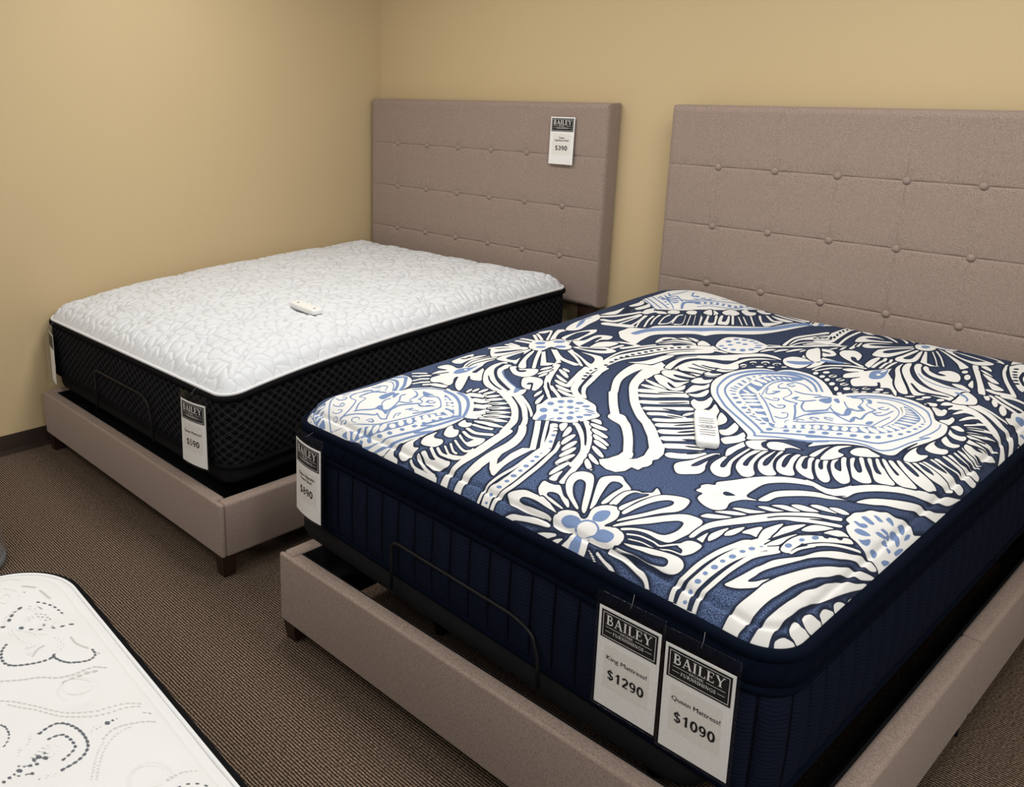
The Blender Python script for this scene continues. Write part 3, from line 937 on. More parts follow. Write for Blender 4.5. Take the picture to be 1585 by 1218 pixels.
# --- the navy print mattress
m2 = thing('mattress', 'navy, white and blue paisley pillow-top mattress with ribbed navy sides', 'mattress', (2.73, -1.14, 0.40))
PRINT = """Wp 45.7,2.6 43.8,16.9 55.8,30.1 80.4,65.4 98.7,147.3 110.4,237.1 90.1,344.9 111.4,354.1 150.9,342.8 182.8,320.5 210,285.1 223.5,244 231.3,275.8 271.8,325.4 263.6,320.1 315.6,339 356.6,353.6 390.4,353.7 423.6,340 454.7,315.9 484.3,283.1 503,250.2 510.2,216.4 515.1,179.3 512.3,128.6 491.3,72.1 510.5,135.3 493.8,74.6 459.4,43.1 423.9,12.2 406.1,1 373.7,1.8 328,-4.9 311.5,4.8 206.6,-2 107,0.6
Bs 108,328.9,27.7 133.8,337.3,13.7 172.6,300.3,10.4 197.2,272.9,11.4 219,239.7,12.2
Bs 110.3,298.9,16.4 141.8,291.8,11.6 177.1,263.8,9.8 208.7,225.5,10.4
Bs 108.6,276.2,7.4 136.2,276.1,5.2 168.7,255.9,3.6 208.3,215.8,3.6
Bs 132.7,218.1,10.1 147.1,235.9,9.4 165.5,233.4,3.6 183.7,207.5,4.2
Bs 123.8,205.6,6.1 146.2,206.6,7.8 148.5,218,7.6
Bs 135.4,162.9,7.8 142.4,176.7,7.5 164.5,177.8,7.4 173,193.6,8
Bs 90.1,83.3,6.2 95,63.6,5 119.5,38.9,4.2 141,23.1,3.9 168.9,6,3.3 182.6,-0.1,3.7
Bu 80.5,55.7 101.7,33.2 114.9,21.3 144.4,4.9 135.5,0.8 102.1,1.3 84.6,11.5 59.5,27.3 70.6,41.1
Ws 65.6,29,3.5 86.5,41.6,9.5
Ws 80.1,18.1,7.8 97,35.2,8.5
Ws 93.7,10.8,6 105.6,28.6,4.7
Ws 111,4,6.5 115.4,22.5,11.3
Bs 56.6,27.9,3.9 73.6,12.9,3.3 92.4,3.9,2.8
Bu 61.2,16.5 62.4,14.7 60.8,13.7 57.5,13.9 54.5,15.2 53.2,17.2 53.5,19.1 57,18.7
Bu 74.3,11.4 75,9.9 73.2,9 70.1,9.2 67.3,10.3 66.6,11.8 68.3,12.7 71.6,12.5
Bu 76.4,5 76.9,3.7 75.1,2.8 72,2.9 69.4,3.9 68.9,5.3 70.7,6.1 73.9,6
Bs 96.9,106.7,4.8 110.7,108.6,6.4 115.8,123.8,6.7
Bs 100.8,81.3,3.5 118.4,80.2,4.4 132.6,91.1,5.9 126.6,100.7,3.3 118,94.8,5.7
Bs 114.5,58,3 131.5,57.3,3.3 151.9,66.3,4.8 149.4,74.6,2.8 139.2,73.2,5 139.3,66.9,5
Bs 133.6,39.9,2.3 155.2,38.6,3.3 167.9,47.3,5.2 161.4,54,2.7 150.7,50,3.5
Bs 153.2,25.1,1.7 172,25.4,2.5 171.1,30.8,2.7 161.1,30.9,2.1 157.5,28.1,2.4
Bs 195,25.7,4.3 193.8,29.9,3 206.5,33.6,2.3 213.2,29.8,4.1 204.5,27.5,1.6
Bs 248.9,37.9,2.3 236.8,35.5,2.2 225.3,42.3,4.6 233.9,50.2,3.7 249.2,51.5,2.7 251.9,47.8,3.4
Bs 277.8,54,3.7 289.4,62.8,3.2 304.5,57.8,4.4 286,53.4,2.8
Bs 184.5,31,4.6 188.5,62.1,5.9 171.7,100.9,4.1 143.8,104.5,4.1 131.4,117.6,7.3 137,148.6,9.4 148.4,181.6,10.1
Bs 183.8,31.6,4.7 186.5,38.8,3.8 223,59.1,4.7 284.9,79,5.9 286.3,87.1,4.6 308.2,77.7,3.7 321.2,75.8,4.8 334.1,81.7,5.8
Bs 209.2,65.7,5.8 224.7,76.4,6.2 259.5,97.4,7.6 259.9,119.1,8 268.2,121.4,7.1
Bs 211,68.9,4.8 192.5,96.6,5.5 186.4,127,4 162.5,124.4,4.6 160.1,136,8.6 167.5,172,10.4 199.1,194.2,10.4
Bu 260.4,102.9 262,120.4 258.1,130.1 290.7,109.9 302.3,117.1 314.4,95.7 288.9,103.6
Bu 211.4,159.1 207.7,180.1 213.4,211.3 226.6,209.6 232.7,184.5 235.7,159.1 225.9,151.5
Bu 243.1,185.1 227.2,205.8 237.6,219.7 244.5,203.6 251.6,184.1
Bs 276.2,117.7,3.3 253.9,133.7,3.7 244.5,154.7,6 246.9,172,7.5
Bs 292.5,108.3,8.6 302.3,117.1,8.5 298.7,139.3,6.5 281.5,177.1,5.3 256.7,205.8,5.7 256,223.1,9.1
Bs 289.7,176.2,7.6 305.2,181.7,8.5 314.8,198.9,5.7 300.3,202.4,3.8 291.8,230,5 279.4,255,3.4 257.3,262,5.1
Bs 331,84.3,5.1 310.3,116.5,5.6 306.7,138.6,7.8 307.5,160.2,10.3 335.9,202.3,11
Bs 311.5,231.7,4.5 336.3,221.6,3.4 342.1,199.8,3.5 364.9,201.2,8.7 377.8,223.3,10
Bs 346.8,224.9,3.9 339.8,241.5,5.9 348.6,249.8,6.7
Bs 342.9,149.1,6.6 352.2,167.7,6.6 353.3,153.9,4.5 375.6,165.3,6.5
Bs 350.1,94,3.5 339.4,112.7,4.6 346.1,125.6,3.3 350.7,109,4.2
Bs 177.4,2.5,2.3 201.5,11.3,2.6 228.8,26.5,0.7 269.5,39.5,2.8 323.6,55.3,4.3 352.4,76.5,5.4 381.7,112.3,6.6 395.9,146.4,7 407.6,194.6,7.5
Bu 225.3,4.7 238.6,15.6 278.1,32.4 326.2,53.1 375.1,87.3 403.6,139.2 416.4,186.1 413,151.7 422,181.5 433.1,212.7 387.8,267.7 357.3,290.9 342.8,308.6 374,298.1 402.4,283.2 474.3,214 475.5,203 455.1,194.3 435.2,156 420.6,107 430.4,114.3 404.8,76.1 368,47.7 336.4,29.3 301.6,12.9 280.6,2.9 255.3,2.1
Wt 238.6,15.6,10 262.2,3.2,9.1
Wt 261.7,27.5,14.9 277.6,7.7,14
Wt 287,33.5,15.1 296.4,15.8,15.3
Wt 310.4,42.7,16.7 313.2,29.1,13.8
Wt 331.4,50.2,18.9 334.6,36.3,18.5
Wt 350,63.2,20.1 352.8,47.1,19.7
Wu 385.2,72.7 387.5,67 382.4,62.4 373.3,61.4 365.4,64.5 363.2,70.2 367.9,75.2 377,76.3
Wu 398.2,91.6 403,84 400.1,78.7 391.6,78.5 382.4,83.5 377.5,91.1 379.9,96.9 388.4,97
Wu 410.5,112.1 416.3,103.6 414.2,97.7 405.8,97.5 395.9,103.2 390,111.8 391.6,118.2 400.2,118.4
Wu 420.8,135.1 425.8,126.9 423.5,120.7 415.5,119.8 406.3,124.8 401.2,133 403.2,139.6 411.3,140.5
Wu 431,155.5 436.5,146.7 434.7,140 426.7,139.1 417.2,144.5 411.6,153.3 413.1,160.4 421.2,161.3
Bu 317.4,8.6 318.1,5.9 314.1,4.1 307.9,4.2 303,6 302.4,8.7 306.3,10.6 312.5,10.6
Bu 343,19.2 346.2,13.9 341.6,11.4 333.8,11.6 327.2,14.4 323.4,20.2 325.4,24.9 332.9,25.1
Bu 371.4,34.5 371.9,31 365.5,29.4 357,29.3 351.7,30.8 351.8,33.8 357,36.6 364.9,37.1
Bu 395.7,49.9 397.1,45.8 392.7,42.8 384.9,42.8 378.7,45.3 377.9,48.9 382.3,51.9 389.6,52.4
Bu 421.9,72.9 423,69.1 419.1,65.7 412.5,64.8 407.1,66.7 406,70.5 409.8,74 416.4,75
Bu 441.8,99.1 443.2,95.1 440,91.5 434.3,90.3 429.3,92.2 428,96.1 431,99.8 436.7,101.1
Bu 453.5,126.2 455.5,121.6 452.9,117.5 447.3,116.1 442.1,118.3 440.2,122.9 442.7,127.1 448.2,128.5
Bs 320.8,-5.9,14.3 354.5,8,4.3 388.4,30,4 427.4,55.9,8.1 459.6,87.3,10.3 477.5,127.3,7.5 451.9,108.9,8.4 468.1,156,12.6 487.1,214.1,13.4
Bs 375.9,2,4.6 403.6,17,8.6 440.8,43.9,7.2 475.4,72.6,9.9 499.9,105.8,7 459.9,77,8.5 486.2,138.4,12.5 500.5,207,13.3
Bs 363.6,346.4,15.8 400.6,336.2,12.4 437.7,308.8,9.5 471.1,270.1,9.7 504.6,219,10
Bs 326.2,328.4,15.9 366.7,322.5,12.3 412.6,296.5,8.9 456.3,256,8.4 494.1,216.7,8.2
Bs 243.4,270.5,8.4 272.9,311.2,8.4 321.4,333.2,7.7
Bs 318.5,260.8,9.9 338.3,278.9,6.8 368.5,264.8,4 402.3,226.6,6.1 400,189.7,8.9 379.2,145.2,8.5
Bs 295.5,222.5,7.4 289.7,244.4,4.7 261.5,263.9,4.7
Bu 277.4,279.5 303.4,282 325,281.7 315,270.9 315.9,253.2 296.9,261.1
Bs 315,224.1,4.6 310.7,238.1,4.6 302,266.4,4.6
Bs 313.6,227.2,4.2 336.9,220.1,2.9 347.2,194.1,2.9 362.3,196.2,7.6 368.8,219.6,7
Bs 342.6,237.9,3.2 353.9,230.5,6.2 360.9,240.3,5.6 355.9,255.2,3.8
Ws 360.9,294.2,7.6 374.6,289,7.1
Ws 377,283.3,11.4 388.2,285.7,12.5
Ws 392.9,272.6,11.4 414,266.5,13.9
Ws 413.9,248.2,20.1 437.5,246.2,18.8
Ws 435.1,218.9,17.3 464.8,208.9,16.8
Wu 421.9,135.8 426.5,128.1 424.3,122.2 416.8,121.3 408.2,125.9 403.5,133.6 405.4,139.8 413,140.7
Wu 431.5,154.4 435.7,147.3 433.7,141.6 426.9,140.5 419.2,144.6 415,151.7 416.8,157.6 423.7,158.7
Wu 437.7,175.5 441.1,169.1 439,163.5 432.7,161.9 425.9,165.2 422.5,171.7 424.5,177.5 430.8,179.1
Wu 442.1,193.5 444.8,188.1 443.2,183.4 438.1,182 432.5,184.7 429.8,190.1 431.4,194.9 436.5,196.3
Bu 442.5,102.2 443.8,98.4 440.6,94.7 435,93.4 430.1,95.2 428.9,99 432,102.7 437.6,104
Bu 453.5,126 455.2,121.7 452.5,117.6 447,116.2 442,118.1 440.3,122.5 443,126.6 448.4,128.1
Bu 461.1,153.6 462.9,149.4 460.9,145.5 456.3,144.2 451.8,146.1 450,150.2 452,154.2 456.6,155.5
Bu 466.3,175.5 468.3,171.1 466.5,167 462,165.6 457.3,167.7 455.3,172.1 457.1,176.2 461.6,177.7
Ws 118.5,386,15.2 155.8,405.1,15.1
Ws 162.8,373.4,15.6 182.4,397.8,15.6
Ws 187.2,354,15.3 205.7,372,15.3
Ws 144.8,361.6,12.8 163.8,368.9,12.8
Ws 181.7,327.5,12.1 186.3,347.8,12.1
Ws 212,330.8,14.8 227.5,351.1,14.8
Ws 235.4,322.7,14.6 250.7,342.9,14.5
Ws 203.7,307.2,11 209.2,322.9,11
Ws 258.8,345.7,26 288.7,355,25.7
Ws 315.1,346.4,10.3 338.5,340.5,10.2
Wp 179.5,406 169.8,446.4 184.9,472.2 148.3,471 131.6,483.7 139,514 161.4,518.1 198,507.7 203.7,524.6 182.4,561.7 168.3,619.3 195.5,694.2 225.6,663 226.4,616.4 245.1,576.8 281.6,545.3 333.9,477.9 322.3,460.8 303.8,458.2 279.1,476.5 305.2,438.5 341.8,382.8 349.4,360.9 327.8,368.8 295.7,397.7 259.9,446.6 262.4,427.7 290.3,392.4 292.5,368.9 258.2,370.9 233,356.5 204.8,381.8 203.8,424.1
Ns 261.6,443,4.5 274.8,418.8,3.9 303.3,384.7,3.6
Ns 283.2,475.2,3.7 309.1,442.4,3.7
Nd 237.8,627.7,17.3 247,578.7,15.8 266.1,516.3,14.7
Ns 181.2,404.4,7.5 204.9,456,7.5
Ns 201.8,522.7,2.3 176.6,567.8,2.9 166.4,617.5,5.1 199.4,685.8,5.7
Ns 205.5,537.8,2.8 186.2,588.9,3.7 189.8,640.1,5.1 207.5,679,5.6
Ns 214.1,540.4,4 205.4,584.1,4.8 212.1,631.9,5.6 219.8,663.4,5.8
Bu 222.4,464.3 207.5,494.3 213.1,522.4 226.3,546.8 227.3,576.5 240.3,532.1 246.6,499.1 240.9,471.5 231.7,462.4
Wu 231.9,518.2 234.3,513.4 233.1,509.3 229,508.2 224.4,510.8 221.9,515.6 223.1,519.7 227.2,520.8
Wp 122.4,557.3 112.5,602.4 115.7,654.7 127.8,660.1 143.3,637.8 144.7,608.7 154.1,654.3 173.9,673.3 164.5,603.7 171.8,557.3 167,546.8 149.4,541.6
Ns 129.7,600.5,11.5 140.7,604.9,10.7 137.2,628.3,7.8
Wp 263.4,659 258.2,613.2 278,553 325.5,490.7 369.3,451 413.7,435.5 447.6,430.8 451.9,454.9 451.2,474 399.6,502.6 350.4,538.6 290.6,612.9 280.9,659.4
Nt 319.8,523,4.3 356.7,490.4,4.8 403.3,465.2,6.2 450.2,453.1,7
Ns 279.5,640.9,13.8 292.3,591.4,9.8 333,542.7,8.4 387.7,500.9,10.4 449.5,472.2,11.6
Ws 298.9,639,26 312.1,585.1,17.3 361.7,539.3,18.7 427.8,500.5,21.7 475.6,479.3,23
Bs 315.8,596.5,4.2 355.2,556.1,4.7 408.6,522.4,5.5 455.6,498.6,4.4 475,468.9,4.1
Wu 452.4,430.8 455.3,458.4 448.8,491.5 471.6,495 482.3,516 502.3,477.6 498.9,445.1 480.1,430.4
Bu 453.9,496.8 471,499.4 478.9,482.8 477.8,462
Wp 309.6,634.8 319.3,655.5 339.4,648.3 369.9,672.3 390.7,679.5 405.4,661.8 415.8,629.5 410.1,597.1 382.1,591 338.6,610
Ns 329.8,647.4,6 346.4,636.5,8.2 363,644.7,10.8
Wp 437.7,541.8 411.1,580.4 414.9,607.1 438.7,617.7 464.8,611.5 491.8,576.7 509.8,524.6 495.2,519.5 480.6,514.3 458.3,521.6
Ns 458,552.1,9.4 458.5,563,11.8 470.4,554.6,4.4 493,522.1,4.4
Ws 399,362.2,29.8 419.1,372.7,30 429.8,378.8,30.1
Ws 437.2,339.5,29.7 457.4,345.8,32.3 463,358.9,30
Ws 473.7,307.8,30.4 491.2,316.5,31.2 494.2,330.4,26.5
Ws 502.9,260.3,30.6 514.9,277.6,28.5 517,297.2,25
Ws 513.6,235.9,26.5 526.8,245,26.7 534.4,255.2,26.4
Wt 375.6,365.6,12.5 366.7,397.8,12.6
Wt 385.2,382,14.1 379.9,416.1,14.2
Wt 402.8,390,16.5 401.3,430.9,16.7
Wt 422.3,390.4,16.8 429.9,432.2,16.9
Wt 442.5,379.3,20.2 461.2,415.7,20.2
Wt 461.6,363.9,21.7 488.1,403.5,21.7
Wt 485.5,345,22.7 518.3,385.5,22.6
Wt 508,320.5,24.7 545.1,362.2,24.3
Wt 528.4,295,24 568.9,338.8,23.1
Wt 536.3,271.4,24.7 591.8,316.2,23.8
Wt 542.3,248.4,24.7 605,284.5,25.4
Wt 546.5,224.3,25.4 622.4,246.8,25.8
Nt 487.6,344.4,5.7 505,367.1,5.6
Nt 508.8,321.3,5.5 527.6,345.4,5.5
Nt 530,295,5.4 552.8,317.5,5.3
Nt 543,274.2,5.3 570.9,294,5.2
Nt 551,249,5.5 581.2,262.6,5.5
Nt 559.2,217.4,5.9 594.2,225.3,5.9
Ws 444.3,447,29.5 486.7,422.9,27.8 541.6,387.2,23.5 587.6,341.7,20.8 620.6,293.7,22.5 648.9,223.7,21.9 653.6,236,27.4 667.8,150.1,29.3 670,88.9,28 653.6,29.4,14.4 649.2,3.9,23.2 668.4,-32.1,20.4
Ws 504.1,445.7,20.3 569.7,399,18.1 612.2,355.8,16.4 629,336.4,15.7 664.4,281.7,16.5
Ws 657.6,293.1,22.1 691.5,245,24.2 713,181.6,30.1 713.3,110.1,31.2 708.4,61.8,28.7 697.5,29.7,14.2 713.7,58.3,20.5 701.6,25.1,20.8 698.1,1.8,23.3 719.5,-39.8,22.2
Ws 508.3,459.7,11.8 565.6,421.5,10.9 606.7,387.2,9.6 626.4,367.5,9.1
Wp 525.4,177.1 518.5,200.2 521.1,210.4 535.9,201.6 547.5,209 559,193.7 556.5,177.1 541.4,170.4
Wp 535.4,112.4 517.6,143.9 519.2,161.2 538.4,148.2 553.8,151.5 571.6,127.3 566.5,110.9 552.3,106.5
Wp 503.3,58.2 499.3,75.5 508.5,100.2 513.7,110.5 518.9,93.2 529,86.6 552.4,91.3 564,78.4 555.2,61.5 530.6,55.1 512.7,54
Wp 460.5,17.1 459.1,31.5 470,51.4 489.7,69.4 484.1,50.5 494.8,40.9 510.5,44.2 507.2,29.6 499.6,13 485.4,8.2 471.4,10.4
Wp 415.9,1.4 432.5,25.6 450.5,36.2 439.6,25.2 446,10.7 467.2,6.8 471.2,-8.5 432.7,-4.2
Ws 511.6,13.9,6.5 531.8,7.3,5.2 571.3,5.8,4.8 615.6,4.6,4.7
Ws 523.8,29,6.6 541,22.1,9.3 570.6,12.1,6 608.6,8.3,5.6
Wu 534.2,5.2 563.8,6.9 603,7.8 616,8.4 622.4,1.1 619.7,-10.8 566.2,-6.8
Wp 529,34.4 537.7,42.5 563.5,33.1 580,32.2 585.9,35.2 586.8,38.7 607.7,40.6 627.9,44.3 633.7,32.9 617.7,25.6 602.8,16.5 580.2,17.6 546.7,28.4
Ws 547.5,54,8.8 565.6,45.7,7.9 589.9,37.2,7.7 615.4,39,7.2
Ws 564.8,61.2,8.2 590.7,51.1,8.1 619.9,52.1,8
Ws 578.3,75,6.1 606.2,59.6,5.8 616.5,58.3,6
Ws 585,89.4,6.7 612.3,71.4,6.4 626.9,68.7,6.8
Ws 584.8,106.3,7.3 616.4,91.2,7.2 640,85.3,8.4 651.3,91.7,10.8
Wu 595.1,49.8 617.6,60.2 650.3,71.9 649.8,105.3 658.1,99.8 661.3,75.5 646.8,54.8 622.8,49.3
Wp 578.2,126.7 573.8,137.4 605.6,120.4 618.5,119.4 623.3,139.1 644.7,156.9 653.1,129.4 640.5,105.9 617,108.8
Ws 570.8,153,10.6 605.5,142.2,12.8 639.8,152.8,15.3
Ws 565.2,174.5,12.1 600.6,169.2,14.7 636.8,189.2,16.8
Ws 561.7,203.8,13.7 588.6,207.5,14.4 612.2,215.9,15
Wq 724.7,88.9 744.2,66.7 761.3,55.7 770.5,54.6 771.4,65.2 770.3,90 771.2,134.2 773.1,197.6 761.2,199 747,187 745.6,144.8 751,105.2 749.7,88.1 737.6,104.8 730.7,127.6 725.3,180.3 716,159.4 724.2,104.4
Ws 656,360.1,17.6 708.4,289.3,16.8 769,202.2,16.2
Ws 680.8,369,10.8 720.5,310,10.4 759.8,252.1,10.1 788.7,212.2,9.8
Ws 783,221.1,10.7 787.3,190.3,10.4 793.8,145.1,10.2 796.3,99.7,10.5 783,55.6,9.5 772.4,30,6 769.4,10.9,8.6 773.7,-13.1,7.8 792.5,-49.9,7.8
Ws 710,361,22.6 736.7,324.3,22.5 765,277.4,22.7 797,218.5,24.7 805.7,174.6,28 815.3,122.5,27.9 816.3,77.2,27.9 811.3,56.8,27 803.2,38.5,27.1 791.8,24.3,28.2 791.8,4.8,23.9 807.2,-31.4,21.8
Ws 791.9,284,11.2 814.8,237.1,11.6 822.5,208.2,12.8 838.7,141.4,13 841.9,89.4,13.3 836.3,55,13.1 824.9,33.5,10.6 816.9,20.1,11.7 814.1,3.9,11 828.2,-31.2,10.5
Bu 758.4,309.8 760.3,304.3 758.4,299 753.7,297.2 749.1,299.8 747.1,305.4 749.1,310.7 753.8,312.5
Bu 777.5,272.3 780,266.6 778.9,262 774.7,261 770,264.3 767.5,269.9 768.7,274.6 772.8,275.6
Bu 801.1,236.5 802.2,233.7 801.3,231.1 798.9,230.3 796.5,231.7 795.5,234.5 796.4,237.1 798.7,237.9
Bu 803.8,199 804.5,196.5 803.3,194 800.8,192.9 798.6,193.8 798,196.3 799.2,198.9 801.6,200
Bu 810.4,179.1 811.9,174.1 809.6,169.3 804.8,167.5 800.4,169.6 798.9,174.6 801.2,179.4 805.9,181.3
Bu 816.1,154.1 817.6,149.7 815.8,145.8 811.7,144.6 807.7,146.8 806.1,151.1 807.9,155.2 812,156.4
Bu 821,126.9 822.6,121.8 819.8,117.3 814.5,115.8 809.6,118.2 808.1,123.2 810.7,127.9 816,129.4
Bu 821.5,102.4 822.6,98.7 820.3,95.5 815.9,94.5 812.2,96.4 811.1,100 813.3,103.4 817.6,104.4
Bu 822.5,80.5 823.1,76.4 819.1,72.6 813,71.2 808.3,73 807.7,77.1 811.6,81 817.7,82.5
Bu 817.4,59.8 817.6,56.9 814,54.4 808.8,53.5 805.2,54.8 805.2,57.5 808.7,60.2 813.7,61.1
Bu 810.4,41 810.6,37.9 806.3,35.7 800.1,35.5 796,37.2 796.1,39.9 800.2,42.3 806,42.9
Bu 796.7,25.3 797.4,22.5 797.5,17.5 792.9,17.6 786,23.1 785.5,25.5 789,26.6 793.6,26.5
Bu 797.4,7.3 797.3,5.8 794.6,4.7 791,4.5 788.5,5.4 788.6,6.9 791.2,8.1 794.8,8.3
Nd 736.7,324.3,5.8 737.8,333.2,7.7 747.8,334.3,6.8
Nd 720.7,347.7,6.7 728.6,351.6,5.7 736.8,348.2,4
Ws 765.7,435.9,16.2 821.2,368.7,15.4 860.3,307.8,15.3 890.9,243.9,16.1 915.3,170.6,16.7 928,122.2,16.8
Ws 752.6,405,14 800.5,361.4,13 840.7,315.2,11.9 874,266.2,11.6
Wp 897.7,258 914,223.1 927.2,212.1 944.4,211.7 936.1,227.7 911.3,252.8
Wt 818.6,258.5,19.7 820.5,289.3,19 818.9,313.3,17.9
Wt 845.8,219.2,17.5 846.2,243,17.1 844.8,276.2,17
Wt 864.9,176.2,17.6 867.5,199.9,16.3 863.2,240.8,15.5
Wt 883.8,129.8,15.7 881.6,166.4,16.4 880.6,207.1,17.1
Wp 893.7,113.2 892.1,144 897.5,162 905.8,136.2 912.7,115.6
Wp 635.3,359.8 615.7,398.7 585.8,436.4 587.4,456.2 577.3,501.5 603.7,547.3 640.5,576 674.9,568.5 705,554.5 731.7,522 756.4,503.2 755,460.8 737.5,411.9 714.4,391.8 681.6,376.8 652,360.7
Bu 613.3,481.7 617.5,472 615.3,463.8 608.1,462 599.9,467.5 595.6,477.3 597.8,485.6 605.1,487.4
Bu 624.2,515.5 627.7,506.1 625,497.8 617.6,495.3 609.8,500.2 606.2,509.6 608.9,518.1 616.4,520.5
Bu 640.5,535.9 644.2,526.6 642.1,518.8 635.3,517 627.8,522.2 623.9,531.5 626.1,539.5 632.9,541.3
Bu 669.2,546.3 671.2,537.9 667.2,529.2 659.6,525.4 652.8,528.5 650.8,537 654.7,545.7 662.4,549.5
Bu 696.3,539.7 697.7,532.2 693.8,524.2 686.8,520.3 680.7,522.7 679.3,530.2 683.3,538.2 690.3,542.2
Bu 631.9,430 637,418.6 634.3,409.2 625.6,407.2 615.9,413.7 610.8,425.2 613.2,434.9 622,436.9
Bu 650,363.2 643.7,391.4 649.3,404.1 667.6,376.5 661.8,366.2
Bu 698.9,412.6 700.9,406 698.3,399.8 692.5,397.6 686.9,400.7 684.9,407.2 687.5,413.4 693.3,415.7
Bu 716.5,436.9 720.6,427 718.3,418.8 711.1,417 703,422.7 698.9,432.6 701.1,440.9 708.4,442.7
Bu 731.1,461.4 732.9,454.3 729.8,447.1 723.5,444 717.8,446.8 715.9,453.9 719.1,461.1 725.4,464.2
Bu 738.2,492.3 739,485.1 734.5,476.6 727.2,471.7 721.5,473.3 720.7,480.4 725.3,488.9 732.5,493.9
Bs 703,511.9,9.6 724.2,513.4,9.6
Bs 717,500.8,6.5 737.1,503.5,6.5
Bs 677.1,384,6.3 679.1,395.6,6.2
Bu 648.1,479.6 650.2,473.6 648.3,468.2 643.5,466.5 638.6,469.5 636.4,475.5 638.3,480.9 643.1,482.6
Bu 669.6,499.9 672.4,491.5 669.4,483.6 662.4,480.8 655.5,484.8 652.7,493.3 655.7,501.3 662.7,504
Bu 654.2,450.7 657.4,443 655.6,436.6 649.8,435.1 643.5,439.5 640.2,447.1 642,453.6 647.8,455.1
Bu 678.5,446 680.3,440 677.7,434 672.3,431.7 667.3,434.2 665.5,440.2 668.1,446.2 673.5,448.6
Bu 695.2,468.1 697.8,461 695.6,454.6 689.9,452.6 684.1,456.2 681.6,463.3 683.8,469.8 689.5,471.8
Bu 686.1,505.1 687.3,500.1 684.9,494.9 680.3,492.5 676.2,494.4 675,499.4 677.4,504.7 682,507
Bu 697.7,486.6 698.3,482.8 696,478.6 692.2,476.2 689.1,477.2 688.5,481 690.8,485.3 694.6,487.6
Wu 677.7,476.5 681.5,464.4 676.8,452.8 666.5,448.5 656.5,453.9 652.7,466.1 657.3,477.8 667.7,482.1
Wt 538.2,484.2,14.1 522.8,536.3,14.3
Wp 579.4,438.7 560.5,464.9 546.5,517 562.6,495.5 580.1,457.7
Ws 406.8,752.8,25.3 451.3,664.8,23.5 491.6,600.2,20.9 539.1,548.6,20.8
Ws 505.1,573.1,12.1 576.9,505.8,11.6
Ws 517.8,586.5,14.1 590.1,534.3,13.7
Nt 488.4,607.2,6 526.9,565.6,6.3 578.8,522.2,6.5
Wt 441.4,725.7,20.6 471.2,706.4,19.5 504.7,681.8,18.6
Wt 465.6,679.1,16 498.6,659.6,17.1 526.7,647.6,18.5
Wt 493.3,638.4,20.6 530.1,625.6,22.3 554.9,623.4,25.2
Wt 522,606.4,20.4 557.5,594.7,22.9 582.4,593.9,27.1
Wt 549.3,579.9,19.7 593.3,568.4,22.4 617.9,571.1,26.7
Wt 441.3,742.3,17.8 475.6,727.3,17.6
Ws 487,800,16.5 508.6,733.8,15.8 530.7,672.4,14.1 551.6,629.6,12.7
Ws 501.3,814.7,32.3 525.4,740.4,30 554.4,667.7,26.2 579.3,619.5,23.2 627.7,577.4,27.1
Ws 526.4,840.4,20.1 557.1,751.7,19.5 577.3,691.7,18.2 594.5,645.2,14.7 643,584.3,14.6
Nu 516.1,813 518.1,808 517.1,804 513.6,803.3 509.7,806.4 507.6,811.4 508.6,815.4 512.1,816.1
Nu 518.3,793 520.3,788 519.3,784.1 515.8,783.4 511.9,786.4 509.9,791.4 510.9,795.4 514.4,796
Nu 527.3,766.1 529.3,761.2 528.3,757.3 524.8,756.6 521,759.6 519,764.4 520,768.4 523.5,769.1
Nu 536.6,739.1 538.6,734.3 537.5,730.5 534.1,729.7 530.4,732.6 528.4,737.4 529.4,741.3 532.9,742
Nu 548.3,711.3 550.1,706.7 549.1,702.9 545.7,702.1 542.1,704.8 540.2,709.5 541.2,713.3 544.6,714
Ws 745.7,408.3,18.2 784.4,385.7,14.5 833.3,331.5,12.8
Ws 756.4,440.8,16.7 804.1,391.3,15.4 840.3,339.3,14.8
Ws 845.9,323.3,19.5 876.5,264.2,20.1 897,201.7,21.1
Nt 737.8,433,6.9 799.3,378.3,6.2 848.3,315,5.7
Wp 721.6,367 717.9,387.4 729.6,395.4 748.3,362.7 750.3,341.1
Wp 775,313.3 753.6,352.5 745.5,383.8 766.6,366.4 777.9,331.7
Wt 803.6,277.1,16.8 794,311.1,18.2 788.6,347.2,19.6
Wt 827.2,249,17.7 821.8,282.2,18.1 816.9,317.3,18.5
Wt 844.8,217,17.6 842.9,248.6,17.6 839.9,283.9,17.7
Wt 861.3,180.5,16.7 860.3,213.5,17.7 862.7,249.3,18.7
Wp 759.3,456.9 760.2,475.8 777.1,478.6 796,456.2 779.1,453.8
Wt 775.2,440.8,22.2 800.3,435.6,23.3 824.9,434.4,24.2
Wt 799.2,413.9,21.5 827.7,401.7,22.3 855.3,393.8,23.3
Wt 823.9,385.8,19.5 853.9,369.5,20.5 885.3,357.5,21.6
Wt 846.9,358,18.3 867.3,347.5,19.2 893.3,337.8,20.2
Wt 864.4,325.7,16.7 890.7,308.7,16.7 918.5,290.9,16.5
Wt 886.6,282.4,14.6 908.2,265,15.5 933.9,250,16.4
Wp 905,234.8 897.3,256.4 915.1,245.8 936.4,223.8 930.9,211.8
Ws 607.6,989.8,68.5 596.2,933.6,51.4 600.7,860.3,37.9 623.2,776.5,26.6 676.1,682.8,23.4
Ws 675.5,677.7,27.1 731.8,600.1,26.4 785.3,534.7,26.7
Ws 790.2,535.4,52.1 835.8,505.3,30.7 891,439.7,25.4 940.1,367.3,24.3
